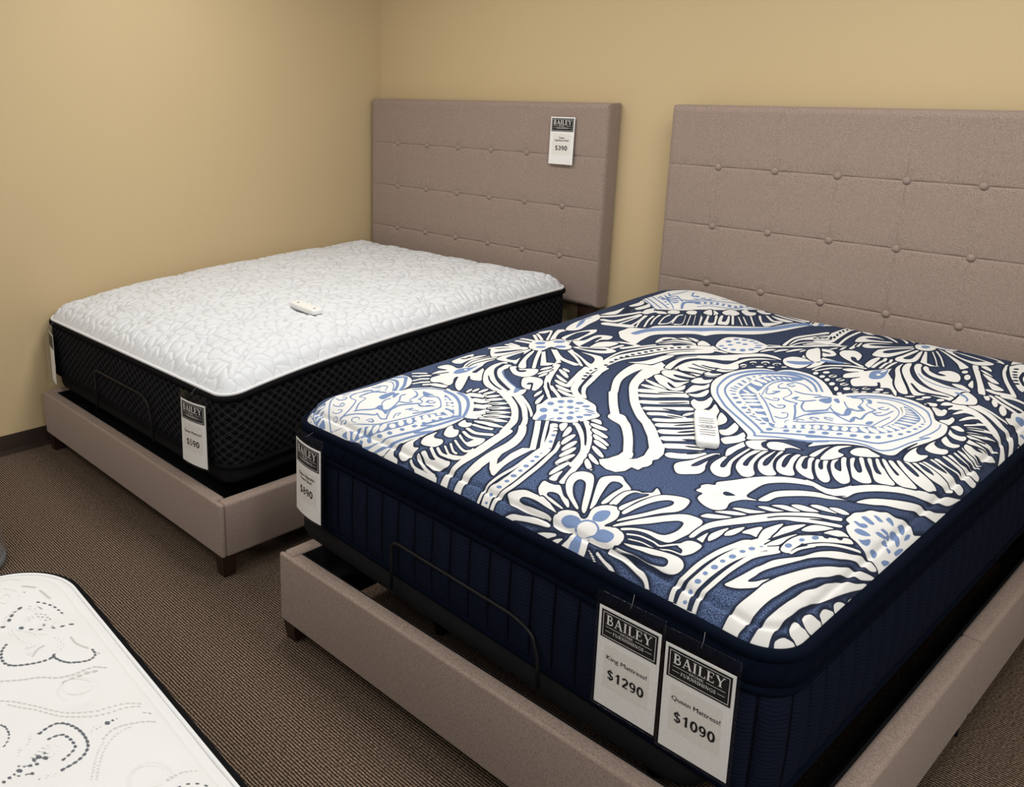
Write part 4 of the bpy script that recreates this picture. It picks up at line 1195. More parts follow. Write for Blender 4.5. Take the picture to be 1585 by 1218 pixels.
Wp 205.8,850.5 183.3,894.7 191.3,929.3 218.8,935.9 224.8,968.9 248.6,993.4 283,985.7 296.9,958.8 322.2,944 330.9,910.4 311.8,890.7 273.3,890.7 276.7,843 257.2,823.8 233.6,826.1
Bu 231.9,915.4 234.5,903 227.4,889.9 214.7,883.6 203.7,887.8 200.9,900.2 208.1,913.4 220.9,919.7
Bu 267.2,972.8 269.5,960.4 262.4,946.4 249.9,939.3 239.4,943 237.3,955.1 244.7,968.8 257.1,976.1
Bu 260.7,878.2 262.3,868 255.6,856.6 244.5,850.5 235.3,853.4 233.6,863.6 240.4,875.1 251.6,881.2
Bu 306.4,929.4 308.7,917.1 301.5,903.7 289.2,896.8 278.9,900.4 276.9,912.3 284.1,925.8 296.2,933
Wu 262.5,932.9 266.6,918.1 259.6,903.3 245.6,897.1 232.9,903.1 228.8,917.8 235.8,932.7 249.8,938.9
Wp 231.8,996.4 224.1,1071.1 233.7,1129.8 256.8,1166.4 274.1,1147.7 281.7,1113.2 284.3,1062.5 291.7,1011.1 283,985.7
Nu 249.6,1001.2 234.4,1081.2 249.2,1123.5 261.7,1118.8 272.8,1045 268.4,997.7
Wp 278.6,1000.6 302.4,1038.6 300.8,1111.2 348.1,1136.8 362.5,1097.4 343.2,1067.4 366.2,994.6 337.7,969 315.7,975.3
Nu 321.4,991 322,1035.7 319.6,1085.6 328.5,1101.7 337.6,1051.8 351,997.1
Wp 363.7,993.4 347,1048.2 383.5,1091.5 410.3,1091.4 417.3,1034.4 392.4,999.8
Nt 376.7,1000.8,11.6 371.3,1038.1,14.5 381.5,1049.6,19.8
Wp 322.2,944 356.2,989.9 397.2,1016.3 455.2,1008.6 451.6,967.9 422.5,945 370.7,938.6
Nu 342.5,953.5 393.3,985 419.6,998.9 423.8,983.9 381.1,956.1
Wp 332.8,912.4 376.3,917.7 433.7,925.2 463.9,919.4 493.4,878.6 510,821.2 487.3,809.3 416.9,859.9
Nu 348,914.9 416.8,908.2 451.9,889.4 471.5,856.3 469.1,842.2 403.2,882.3
Ws 305.9,871.9,14.6 373.8,816.6,19.2 444.6,800,24.8
Ws 344.2,897.8,14.5 409.4,852.3,13 465.6,804.2,11.8
Wq 284.2,825.3 288.3,841.8 366.8,750.6 390.2,762.4 378.4,785.5 285.7,870.9 296.4,875.1 401.7,785.5 390.7,728.7 372,710.6
Ws 274.7,828.4,15.2 321.7,752.7,14.5 370,682.7,13.9
Wp 254.2,814.5 273.8,753.5 325,657.3 351,667 305.3,724.8 266.7,808.1
Wp 219.6,676.1 217.7,747.7 234.6,820.7 246.4,813.2 266.1,745.9 307,670 285.4,670.6 238.6,659
Nu 246.5,690.5 241,721.3 244.2,779.8 267.9,735.5 276.7,696.7
Wp 125.1,747.2 151.6,759.7 194.8,807.6 223.8,829.3 229.6,796.8 211.8,692.8 192.3,673.8
Nu 172.2,716.2 183.1,745.4 222.5,805.1 203.1,743.5 181.5,710.1
Ws 117.5,755.5,24.5 159.4,792.9,24.1 215.8,821.5,23.4
Ws 132.3,819.3,16.5 200.8,807,16.2
Ws 136.2,836.3,15.5 181.8,824.8,15.3
Ws 130.4,877.7,20.2 187.4,878.7,20
Ws 125.5,909.7,19.5 182.2,907,19.3
Ws 129,972.7,14.1 184.1,922.3,13.8
Ws 127.7,992.5,13.8 193.3,938,13.5
Ws 129.4,1022.6,38.4 144.1,1050.9,12.9 209.6,947.1,12
Wp 215.7,953.1 156.9,1063 159.9,1087.5 192.7,1111.8 205.4,1039.1 225.8,990.3 223.8,974.7
Nu 222.8,980.5 186.6,1048.9 193.9,1091.3 209.6,1043.1
Wp 173.7,1093.5 138.3,1177.6 125.7,1288.7 129.5,1355.5 162.4,1323.3 183.5,1281.5 196.8,1203.5 213.8,1132.1 202.3,1099.4
Bu 185.2,1140.8 135.3,1235.7 135,1266.2 164.2,1217.3 184,1161.7
Bt 137.4,1253,10.1 137.7,1303.1,10.1
Wt 399.7,681.1,19.4 406.6,727.5,19.2
Wt 417.7,645.4,18 423.9,705.9,17.1
Wt 437.1,627.8,17.4 433.4,672,17.3
Ws 511.8,823,22.9 495,777.9,16.3 517.3,703.1,11.3 541.4,636,10.4
Ws 509.7,877.9,21.5 514.2,819.8,20.8 519.7,770.1,20.1
Ws 537.9,838.6,15.9 547.1,787.5,13.5 572.9,719.1,11.9
Nu 517.6,815.5 519.1,811.5 518,808.2 515.1,807.4 511.9,809.7 510.4,813.7 511.5,817.1 514.5,817.9
Nu 516.8,791.3 518.2,787.3 517.2,784 514.2,783.2 511.1,785.4 509.6,789.4 510.6,792.8 513.6,793.5
Nu 523.6,763.2 525,759.3 524,756 521.1,755.2 518,757.4 516.5,761.3 517.5,764.6 520.5,765.4
Nu 534.3,736.5 535.7,732.7 534.6,729.4 531.7,728.6 528.7,730.7 527.3,734.5 528.3,737.8 531.2,738.6
Nu 546.3,712.2 547.7,708.5 546.6,705.3 543.8,704.5 540.8,706.5 539.4,710.2 540.5,713.4 543.4,714.3
Wp 979,26.9 977.4,36.7 990.3,51.9 1017.8,60.4 1037.7,52.6 1048.1,59.1 1043.4,85.1 1058.8,108.9 1081.8,119.2 1097.7,109.1 1106.2,85.6 1095.9,59.5 1098.5,58.6 1121,65.5 1144.4,59.1 1151.3,44.5 1141.4,30.7 1119.7,24.4 1090.1,24.1 1077.8,25.7 1079.8,26.1 1086.5,9.6 1085.1,-4.2 1062.3,-6 1026.8,-0.9 1034.3,11 1036.7,24.5 1020.1,16.9 996.5,17.7
Nq 1094.5,59.9 1099.7,68.5 1103.5,60.7
Bu 997.5,32.6 999.6,40.9 1011.1,49.1 1029.7,51.3 1041,45.7 1041.6,34 1034.1,29.6 1018.2,27.3 1005.4,28.9
Bu 1062.4,59 1057,75.9 1063.7,90.2 1077.7,98 1086.2,90.8 1088.3,74.9 1080.7,62.1
Bu 1083,32 1088,44.6 1101.5,52.1 1123.1,51.6 1130.2,42.1 1123.7,31.7 1105,28.8 1091.7,29.5
Bu 1046.3,23.8 1061.1,24.8 1069.8,8.8 1070.9,-11.5 1050.1,-10.5 1043.9,7.9 1047,14.6
Bu 1089.8,47.9 1090.8,34.7 1074,27.1 1051.7,25.4 1038.3,29 1037.4,42 1051.2,54.6 1073.1,56.8
Wu 1085.3,45.9 1085.9,35.5 1072.7,28.5 1055.8,25.3 1043.6,30.1 1042.9,40.6 1054.1,51 1071.9,52.7
Wp 836.7,34 849,45.9 872.3,56.9 904.2,57.4 932.7,58.3 975.7,41.4 970.4,39.4 935.7,43.7 905.9,44.1 878.7,41.2 874.4,32.1 889.6,29.3 926.6,32.2 969.1,30 969.9,25.3 924.7,23.8 892.4,21.1 861.9,21.2 843.8,28.1
Wp 893.1,78.9 889.7,100.6 906.8,100.9 921.8,103.5 933,107.6 961.4,84.3 980.9,77.6 994.6,63.5 990.4,60.3 967.9,70.6 950.1,80.7 933.6,80.3 924.4,73.9 928.4,66.3 947.9,63.1 982.6,55.5 981.4,51.4 943.8,56.6 919.8,62.1 912.8,58.8 899.9,68.2
Wp 935.2,125.9 923.3,159.4 924.6,182.7 939.6,197.9 964.1,193.9 997.1,146.5 1035.6,72.1 1023.2,70.6 993.3,120.9 971.6,152.5 954.4,159.5 949.5,147.4 956.8,125.7 980.1,96.1 1014.7,71.3 1010.6,66.5 979.2,82.6 957.2,98.3
Wp 853.7,-5.6 871.8,7.8 904.3,13.4 965.9,23.5 979.4,14.5 946.5,10.1 900.1,4.6 880.2,-0.9 877.1,-17.5
Wp 942,-6.4 962.3,3.3 998.1,10.5 1004.9,8.2 995,3.8 968.1,-6.1
Wp 991.5,-5.8 1004.3,3.8 1022.4,9.1 1021,5.6 1009.9,-2.7
Wp 1038.8,79.3 1025.1,106 989.5,175.1 982,201.1 990.3,222 1009.4,240.6 1030.2,227.1 1056.8,211.6 1058.7,195.7 1059.4,147.3 1056.6,114.7 1046.3,110.6 1042.5,155.4 1040.8,199 1030.8,210.1 1019.2,210.5 1010.4,200.2 1015.3,174.5 1032.4,123.3 1041.4,96.4
Wp 1062.1,119.1 1056.5,170.3 1059.8,197.5 1072.7,224.6 1098.1,231.4 1096.8,256.2 1121.9,230.4 1110.3,209.2 1103.3,171.6 1098.4,117 1086.5,123.1 1094.9,168.2 1100.7,217.6 1075.3,214 1070.6,175.3 1077.7,127.9 1072.2,123.3
Wp 1101.8,112.2 1105.2,153.1 1114.6,218.9 1139.1,246.2 1176.6,258.7 1190.8,225.4 1188.9,192.7 1168,162 1141.4,115.7 1111.9,80.6 1113.2,93.3 1138.7,134.8 1158.2,183.4 1165,208.2 1159.4,223.6 1146.6,221.1 1130.6,194.2 1119.4,147.8 1111.6,108.8
Wp 1110.5,68.2 1133.3,97.6 1165,141.6 1196.8,186.3 1219.6,200.7 1247.3,196.6 1254.9,155.1 1247.6,114.4 1236.2,87.6 1214.8,81.9 1183.8,83.8 1157.3,78.2 1135.3,65.9 1130,70.2 1153.3,83.9 1181.1,93.5 1207,96.5 1220.2,106.1 1228.1,130.2 1223.8,158.7 1211.8,162.2 1194.2,143.2 1166.7,108.7 1120,69.6
Wu 1254.5,88.9 1255.9,101.5 1262.6,114.8 1275.9,120.7 1293.2,116.5 1291.6,92.3 1282.6,77.3 1273.3,71.7 1267.8,84.3
Ws 1149.8,63,4.7 1176.3,71.5,4.8 1207.5,72.5,4.5 1224.7,70.3,4.8 1239.9,82,5.3 1254.6,94.6,5.6
Ws 1159.1,54.7,3.4 1190,60.8,3.5 1220.1,60,3.6 1247.5,70.7,3.9 1274.1,73.3,3.8
Wp 1157.2,44.9 1204,55 1255.2,65 1280.5,63.6 1292.7,51 1285,35.6 1261.5,29.2 1221.8,31 1148.5,29.8 1152,33.1 1200.7,32.6 1248.3,34 1260.8,40.2 1257.8,50 1245,52.2 1211.3,44.8 1161,42.6
Ws 1136.8,24.2,8.8 1173,22.5,9.8 1211.3,16.5,10.5 1237.4,8.1,7.2 1254.2,-8.2,10.3
Ws 1112.4,12,4.9 1136.2,6.4,4.6 1161.7,0.8,6.2 1200.7,-20,9.6
Wt 1090.9,10.7,4.3 1111.3,3.4,4 1137.3,-11.2,7.3
Wp 146.3,1618.4 154.3,1680.2 167.6,1734.8 178.3,1776.8 228.2,1814.8 306.7,1856.2 330,1841.5 376.8,1852.6 452.9,1936.6 534.2,1974.9 597.1,1945.6 547.9,1881.9 512.1,1762.3 456.3,1683.3 389,1624.6 364.2,1593.9 287.6,1548.4 266.7,1536.3 218.5,1571.2
Bs 145.3,1631.2,6.5 212.7,1579.9,6 267.3,1529.8,5.6
Bs 153.1,1647.8,6.4 220,1596.8,6.4 274.2,1558.1,6.8
Bs 161.1,1669.8,6.6 224.9,1622.9,6.4 285.5,1585.7,8
Bu 200.2,1666.7 201.3,1661.6 198.4,1658 193.1,1658.2 188.5,1662 187.2,1667.3 190.2,1670.8 195.6,1670.5
Bu 217,1660.5 218.1,1655.6 215.2,1652 210.1,1651.9 205.6,1655.5 204.5,1660.5 207.4,1664.1 212.6,1664
Bu 228,1654.8 229,1650 226.1,1646.4 221.1,1646.1 216.8,1649.5 215.8,1654.4 218.7,1658 223.8,1658.1
Bu 249.7,1635.3 250.4,1630.8 247.7,1627 243.1,1626.2 239.2,1629 238.3,1633.7 241,1637.4 245.8,1638
Bu 270.1,1620.5 270.6,1616.4 268.1,1612.4 264,1610.8 260.6,1612.9 259.8,1617.3 262.4,1621.2 266.7,1622.4
Bs 186.5,1682.2,7.5 239,1651.9,6.5 280.4,1621.4,5 300.2,1602.7,3.8
Bu 188,1708.5 220.8,1685.9 254.4,1690.2 288.3,1659.4 278.1,1636.1 233.9,1659.8
Ws 241,1671.5,8.9 252.7,1687.3,8.8
Ws 253.5,1657.5,8.8 272.3,1673.4,8.5
Ws 265.4,1644.6,8 283.9,1660.7,8
Bs 194,1733.9,4.7 224.1,1698,8 249.7,1703.5,7.9 298.8,1665.4,5.7
Bs 290,1679.4,10 320.3,1693.5,9.9 368.5,1750.7,9.2
Bs 332.6,1605.9,8.6 310.4,1658.2,14.8 342.4,1686.2,21.1 385.4,1722.1,21
Wu 354.2,1683 356.8,1674 354,1667.3 347.3,1666.8 340.8,1672.8 338.2,1681.7 341.1,1688.3 347.7,1688.9
Wu 369.5,1698.1 372.1,1688.9 369.5,1681.9 363,1681.1 356.6,1687 354,1696.1 356.7,1703 363.1,1703.9
Wu 382.3,1714.5 385,1705.2 382.5,1697.9 376.2,1696.9 369.8,1702.7 367.2,1711.9 369.8,1719.1 376,1720.2
Wu 331.8,1636.3 337.8,1624.7 338.4,1618.9 333.1,1622.7 325.3,1633.3 319.7,1644.2 319.3,1649.6 324.2,1646.5
Wu 344.2,1650.2 350.1,1638.5 350.9,1632.4 345.9,1635.8 338.1,1646.4 332.3,1657.8 331.7,1663.6 336.6,1660.5
Bs 218.6,1712.4,9.6 235.2,1744.1,8.9 245.3,1786.6,8.4
Bs 278.6,1779.4,7.3 295.8,1739.2,8.3 314,1744.4,19
Bs 316.8,1716.6,6.8 327.4,1722.4,6.7
Bs 333.8,1735.1,6.8 346.3,1743.8,6.7
Bs 334.6,1714.4,8.3 383.8,1749.4,8.3 430.5,1788.3,8.3 453.8,1838.9,7 464.2,1914.9,6.7
Bs 351.7,1686.2,27.9 397.7,1725.6,28.3 438.1,1744.8,30 472.6,1761.6,26.9 483.1,1828.4,20.5 490.7,1903,21.3
Wu 370.4,1702.1 372.8,1693.6 370.4,1687 364.4,1686.3 358.5,1691.8 356,1700.2 358.5,1706.7 364.5,1707.5
Wu 387,1718 389.5,1709.3 387.2,1702.4 381.4,1701.4 375.5,1706.9 373.1,1715.5 375.4,1722.3 381.2,1723.3
Wu 404.3,1732.7 406.9,1723.8 404.7,1716.6 399,1715.5 393.2,1720.9 390.7,1729.7 392.9,1736.8 398.5,1738.1
Wu 423.2,1743.4 426.9,1732.8 425.5,1725.1 419.9,1724.8 413.3,1732 409.7,1742.4 411,1750.1 416.6,1750.6
Wu 443.8,1749.2 447.6,1738.2 446.3,1730.3 440.7,1730.1 434.1,1737.5 430.4,1748.2 431.6,1756.2 437.1,1756.6
Wu 463.9,1757.3 469.8,1743.6 470.3,1735.6 465,1737.8 457.2,1748.8 451.4,1762.2 450.9,1770.3 456.1,1768.3
Wu 473.9,1781.7 480,1767.6 480.6,1759.3 475.3,1761.5 467.4,1772.9 461.4,1786.8 460.7,1795.2 465.9,1793.2
Wu 482,1815.6 487.9,1800.3 487.7,1790.3 481.5,1791.3 473,1802.5 467.1,1817.6 467.2,1827.9 473.4,1827.2
Wu 482.5,1852.3 487.1,1840.6 487.3,1833.2 483,1834.2 476.7,1843 472,1854.6 471.7,1862.3 476,1861.4
Wu 487.1,1881.6 492.1,1869.2 492.4,1861.5 488,1862.6 481.5,1871.9 476.5,1884.3 476,1892.4 480.5,1891.3
Wu 491.6,1908.5 496.8,1895.5 497.2,1887.4 492.7,1888.7 486,1898.6 480.7,1911.7 480.1,1920.2 484.6,1918.9
Bs 333,1734.5,6.3 344.7,1750.3,6.2
Bs 358,1763.4,6.8 375.2,1770,6.9
Bs 391.2,1796.5,6.6 404.7,1815.7,6.6
Bs 411.5,1834.4,6 419.6,1857.3,6.1
Bs 371.9,1652.8,6.4 400.5,1691.6,6.6 441.7,1708.7,7 512.1,1762.3,7.8
Bs 505.1,1775.3,4.8 514.5,1851.1,5.4 536.1,1937.9,6.4
Wp 418.7,1609.1 418,1644.6 439.6,1659.7 468.5,1638.6 465.3,1609.5 446,1597
Wp 466.5,1662.4 468.2,1709.4 493.2,1718.3 521.9,1695.9 519.6,1658.7 492.2,1643.4
Wp 507.5,1728.3 509.8,1766.6 531.7,1750.1 552.4,1760 565.3,1723.1 547.6,1696.2
Wp 535.5,1792.1 535,1830.6 549.6,1833.9 566.4,1807.4 582.8,1819.3 591.7,1782.9 569.2,1764.7
Wp 561.3,1849.1 559.5,1897.6 582.9,1876.4 604.1,1885.2 608.8,1849.7 586.3,1831.4
Wp 569.8,1929.1 604.5,1936.8 598.7,1909.2
Ws 488.4,1468.6,8.1 444.4,1562.8,8.3
Wp 496.7,1476.7 456.1,1574.1 457.2,1594.9 490.6,1526 505.6,1533.8 469.9,1607.4 478.2,1615.8 524.5,1517.6 514,1480.1
Wp 523.5,1530.6 484.8,1615.8 492.8,1630.6 520.7,1569.7 528.9,1577.9 503.1,1641.4 511.7,1643.5 557.1,1550 543.4,1529.3
Ws 567.3,1560.2,11.6 517.9,1650,11.9
Ws 537,1656.4,8.3 595.5,1574.5,8
Ws 549.2,1669.4,8.3 607.6,1586.7,8
Ws 562.6,1698.2,9.8 629.5,1594.7,9.4
Wp 580.7,1718 583.9,1736.3 627.2,1664.4 644.1,1667.3 680.3,1704.3 671.4,1637.2 660.3,1611.6 626,1648.7
Ws 598,1751.9,12.3 644,1703.8,17.3 666.5,1707.8,29.6
Wp 603.1,1772.7 638.2,1765 698.9,1752.7 683.5,1722.3 639.9,1736.7
Ws 607.3,1808.3,20.7 658.4,1786.4,22.7 721.1,1775.2,24.3
Wp 616.4,1834.3 649.9,1855.1 699.6,1859.9 727.1,1826.4 733.2,1787.4 678.8,1807.5
Wp 603.7,1918.6 659.3,1913.7 706.2,1898.1 705,1881 664.2,1870.4
Ws 618.1,1921.6,26.9 663.4,1938,27.3 696.5,1953,27.5
Wp 154.9,1583.1 148.2,1612.8 175.1,1594.9 189.5,1564.8 184.2,1534.2 167.5,1514.8 150.2,1523.6 152.2,1553.7
Wp 193.3,1498.7 200.7,1559.2 201.8,1585.4 230,1553.8 227.8,1518.5 215.5,1487.7
Wp 251.8,1460.7 236.8,1504.9 248.7,1541.8 263.3,1533.3 268.5,1517 299.6,1529.6 339.4,1522 305.6,1492.8 285.5,1496.5 274.5,1458.8
Wp 139.7,1351.7 142.9,1394.2 152.2,1434.1 148.6,1515 153.7,1496.7 188,1388.6 147.6,1351.1
Ws 195.2,1425.9,3.8 163.4,1504.3,3.9
Ws 200.9,1431,3.9 174.8,1498.6,4
Ws 204.5,1441.8,4 186.1,1493,4.1
Ws 207.1,1451.5,5.1 200.5,1482.7,5.1
Ws 164.5,1327.8,27.2 197.7,1359.1,25.3 226.2,1423.4,22.8 241.1,1465.9,21.8
Ws 197.6,1289.7,27.1 239.7,1299.7,27.1 252.2,1364.4,20.1 259.5,1438.3,19.3
Ws 237.3,1252.4,39.6 272.1,1263.8,39.8 318.2,1283.6,39.7
Ws 273.4,1287.3,13 273.4,1354.4,12.5 267.9,1431.2,12.1
Ws 319.1,1287.4,12.4 304,1361.3,11.6 280.3,1439.4,10.9
Ws 342.5,1288.6,9.2 308.3,1365.4,10.4 286.5,1440.6,11.9
Ws 360.3,1313.2,10.3 323.8,1394.8,11.5 307.3,1452.1,13.4
Ws 359.6,1356,9.4 329.3,1429,10.6 318.2,1478.7,12.7
Ws 374.7,1385.3,8.5 347.5,1460.1,10 343.3,1504.9,12.9
Ws 379.7,1382.8,17.8 396.4,1420.6,10.6 368.8,1513.8,7.8
Ws 408.3,1417.7,8.1 373.7,1511.4,9.6 376.7,1534.1,16.2
Ws 422.1,1417,17.7 435.3,1444.1,7.7 387.9,1543.9,6.1
Ws 456.4,1436.8,7.1 403.7,1551.4,7.3
Ws 472.7,1453.1,6.2 416.8,1563.3,6.4
Ws 487.1,1467.3,6.2 432,1577.3,6.4
Ws 500.5,1480.4,6.4 449.1,1593.6,6.5
Wp 313.8,1535 316.3,1570.2 347.8,1569.9 359.7,1539.4 334.9,1518.2
Wp 369.7,1573.5 371.3,1599.1 396.9,1607.8 411.8,1571.6 389.4,1558.2
Wp 421.8,1605.8 416.6,1643.3 427.3,1659.6 459.7,1603.9
Wp 330.5,1198.1 329.2,1232.3 331,1270 378.1,1301.8 381.5,1348.4 420.1,1393.5 519.4,1492 571.2,1535.9 666.3,1617.7 686.6,1667 710.1,1741.9 747.2,1757.3 723.6,1853.4 696.5,1953 720.7,1970.1 798.5,1794.3 766.3,1747.5 723.9,1591.6 681.6,1500.7 599.4,1429.7 538.3,1374 496.9,1322.5 442.9,1253.7 445.5,1174.8 457,1113.9 428.2,1117.8 381.2,1137.7 354.6,1166
Bs 383.8,1219.8,26.6 387.8,1261.6,29.9 399.7,1294.6,36 424.6,1333.6,39.9 540.9,1454.9,34.6 592.1,1498.2,39.2 670.7,1579.6,37.7 700.8,1638.4,31.9 724.2,1712.3,32.5 747.5,1750.3,36.6
Bs 781.6,1777.4,9.3 755.5,1855,10.4 743,1919.8,12.2
Wp 490.5,1180.2 478.8,1248.5 520.5,1284 549.3,1314.4 586.3,1304.2 636,1276.1 605.9,1245.3 553.3,1230.7 519.9,1183.8
Ns 501.4,1178.2,4 513.9,1243.6,5.1 557.6,1274.7,5.5 610.6,1263,4.3
Ns 511,1187.9,4.8 533.7,1237.1,5.7 587.8,1250.1,5.4
Ns 497,1219.9,6.2 508.8,1251.8,6.2
Ns 509.2,1276.6,6.3 543.9,1271.4,6.2
Ns 542.4,1299.9,4.8 586.6,1277.7,4.6
Ws 404.6,1094.5,20.5 429.6,1106.1,19.3 473.5,1108.6,18
Wp 359.2,985.6 351.3,1037.5 373.1,1077.4 410,1086.8 411.7,1037.5 384.2,1001.8
Ws 427.4,1024.7,16.9 433.9,1071.5,16.8
Ws 450.6,1047.4,20.5 473.8,1098.6,20.5
Ws 482.5,1104.8,14.4 506.8,1155,14.4
Ws 507.5,837.4,20.3 499.8,887.1,22.7 497.8,968.1,27.6 511.4,1014.7,32.8 527.7,1065.4,33.9 547,1117.1,34.9 564.6,1162.6,38 596.5,1210.3,42.1 652.2,1260.9,43
Ws 500.9,842,8.3 481.5,921.4,9.4 473.9,1004.6,12.9 493.9,1078.3,15.9 518.4,1137.2,17.5 549,1187.5,18.3
Ws 541.9,756.7,9.1 521.3,857.2,10.5 519.3,948.5,14.5 552.6,1037.1,16.3 585,1129.8,18.6 664.5,1239.6,19.8
Nu 520.5,867.9 522,863 520.3,858.5 516.4,857.2 512.6,859.7 511,864.6 512.7,869.1 516.7,870.4
Nu 515.1,906.3 516.6,901.3 514.9,896.8 511,895.4 507.1,898 505.5,903.1 507.2,907.6 511.2,908.9
Nu 510.6,937.1 512.2,932 510.5,927.4 506.5,926.1 502.6,928.8 501,933.9 502.8,938.4 506.7,939.7
Nu 510.4,966.7 512,961.6 510.3,957 506.3,955.6 502.4,958.3 500.8,963.5 502.5,968.1 506.5,969.4
Nu 515,992 516.6,986.8 514.9,982.2 510.9,980.8 507,983.6 505.4,988.8 507.1,993.4 511.1,994.7
Nu 519.3,1018 520.8,1012.8 519.1,1008.2 515.1,1006.8 511.2,1009.6 509.6,1014.9 511.4,1019.5 515.4,1020.8
Nu 526.4,1044.7 528,1039.4 526.2,1034.7 522.2,1033.5 518.3,1036.3 516.7,1041.6 518.5,1046.3 522.5,1047.5
Nu 533.7,1071.5 535.2,1066.1 533.4,1061.5 529.4,1060.2 525.4,1063.1 523.9,1068.5 525.7,1073.2 529.7,1074.4
Nu 540,1095.1 541.5,1089.7 539.8,1085 535.7,1083.8 531.8,1086.8 530.2,1092.2 532,1096.9 536.1,1098.1
Nu 549.2,1121.8 550.7,1116.4 548.9,1111.6 544.9,1110.4 540.9,1113.4 539.4,1118.9 541.2,1123.7 545.2,1124.9
Nu 558.4,1148.8 559.9,1143.2 558.1,1138.4 554.1,1137.2 550.1,1140.3 548.6,1145.9 550.4,1150.7 554.5,1151.9
Nu 569.6,1170.2 571.1,1164.6 569.3,1159.9 565.3,1158.7 561.3,1161.8 559.8,1167.4 561.6,1172.2 565.7,1173.4
Nu 584.2,1191.4 585.7,1185.7 583.9,1180.9 579.8,1179.8 575.9,1182.9 574.4,1188.6 576.2,1193.4 580.3,1194.6
Nu 602.5,1216.4 604,1210.7 602.1,1205.9 598.1,1204.8 594.2,1208 592.7,1213.6 594.6,1218.5 598.6,1219.6
Wp 548.8,932.8 571.7,985.3 587.1,1054.7 596.7,1135.6 670.3,1229.5 683.6,1206.4 619.7,1122.6 605,1050.3 606.6,992.7 576.6,955.1
Wp 651,983.1 636.5,1047.8 637.9,1117.3 694.5,1187.4 709.5,1161.3 658.1,1108.4 662.6,1029.4 674.4,987.2 657.1,968.8
Wp 547.3,935.9 568.8,974.5 582.5,1027.6 591,1080.4 615,1104.6 616.9,1039.7 604.6,989.7 579.7,958.3
Ws 658.4,974.6,82 646.7,929,62 660.4,841.7,39.9 681.9,776.4,29.5 719.3,717.1,27.4 774.3,645.1,28.3 831.8,587.4,30.2 884.9,543.8,29.7 936.5,489.4,25.7 992.7,415.6,23.7
Wp 653.1,983 640.1,1050 645.9,1112.4 686.9,1166.5 752.3,1246 776.7,1201 743.9,1166.7 706.7,1157.2 672.8,1116.4 667.1,1053.7 682.6,982
Wu 684.8,978.4 675,1050.3 687.7,1106.1 723.5,1128.1 768.3,1123.4 793.5,1127.5 795.2,1174.5 822.3,1124.6 787.9,1088.3 754.1,1075 693.7,1057.6
Ns 681.6,978.9,4.1 663.7,1059.2,5.2 675,1112.8,9.2 725.3,1149.6,10.1 764.2,1155.5,9.6 779.4,1203.8,7.4
Wu 685,1005.8 685.2,1071.5 716.7,1115.3 767.5,1100.2 792.7,1104.3 784.5,1084.7 773.8,1040.8 771.5,974.2 742.8,976.1
Nt 709.1,985.1,10.9 744.2,996.9,10.5 779.8,1002,10.1
Nt 710.3,1029.9,10.6 748.7,1036.4,10.5 776.3,1041.2,10.5
Nt 726.2,1079.6,8.6 760.1,1079.1,9.4 784.8,1093.9,9.6
Ns 688.1,986.9,5.4 738,984,5 773.4,971,4.2
Ns 700.5,1070.1,5 733.4,1062.4,5.3 776.6,1060,5.5
Wp 671,936.3 672.3,961.6 700.3,976.4 746.7,969.5 771.7,969.2 768.8,955.7 746.1,947.6 713.8,940.8 731.1,926.6 770,930.9 771.2,942.5 773.8,924.5 744.9,904.3 699.4,909.6
Wp 681.4,879.8 679.5,905.1 697.7,907.8 733.1,892 756.4,885.6 779.3,920 780.6,890.9 780.9,846.1 752.5,861 738.1,866.3 754.9,848.4 777.8,837.9 784.7,875.1 790.5,881.2 804.7,846.9 795.5,822.5 777.1,817.4 740.3,827.9
Wt 682.6,838.7,21 726.5,823.4,20.7 772.4,807.6,20.3
Wt 698.2,793.6,25.6 730.6,795.6,25.8 776.1,801.7,25.7
Ws 725.4,750.7,31.7 765.2,780.4,31.5 821.7,819,31
Ws 747.9,716.9,27.9 785.3,749.2,27.4 834.4,802.5,26.5
Ws 779.4,677.7,29.3 812.8,706.3,28.7 864.9,767.2,27.6
Ws 814.2,643.3,27.8 848.2,675.4,27.7 894.4,726.8,27.7
Ws 842.7,617.9,24.7 870.1,641,25.2 916.6,655.2,24.5
Wt 910.3,669.5,16.7 917.7,710.8,16.8
Ws 877.3,592.2,26.5 906,616.1,25.6 944.3,666.3,25
Ws 903.5,567.2,28.9 942.3,605.2,28 967,640.4,27
Ws 934,536.7,32.3 966.1,566.5,30.8 989.9,605.9,29.1
Ws 962,502.3,30.5 988.5,530.1,30 1016,565.8,29.4
Ws 991.5,468.7,31.6 1013.5,489.3,31.9 1047.6,516.3,31.9
Nt 767.3,772.9,8 795.8,800.5,8 819.1,819,8
Nt 790.9,736.3,7 817.7,765.4,7 841.2,791.3,6.9
Nt 815.3,702.5,7.4 840.1,729.5,7.3 865.2,764.7,7
Nt 846.7,673.8,8.6 882.9,689.6,8.6
Nt 880.3,641,7.1 916.6,655.2,7.1
Nt 932.1,594.1,8.2 964,643.5,8.2
Nt 962.7,560.4,10.8 989.3,602.9,10.8
Nt 996.9,529.7,12.4 1024,552.3,12.4
Nt 1022.5,499.2,9.1 1048.1,515.5,9.1
Wp 775.4,1004.9 774.3,1030.5 793.5,1039.9 815.8,1058 813.7,1018.7 793.5,997.3
Wp 780.9,921.8 775.8,957.8 787.4,975.2 803.5,966.2 823.1,997.3 826.4,949.6 803.5,920.2
Wp 820.5,825.3 807.2,869.2 804.3,900.9 825.8,918.7 828.9,952.2 846.2,910.8 838.9,873.9 833,848.4
Wp 830.3,826.5 847.8,845.5 851.6,897 865.1,882.7 873.5,846 864.2,822.3 846.9,816.5
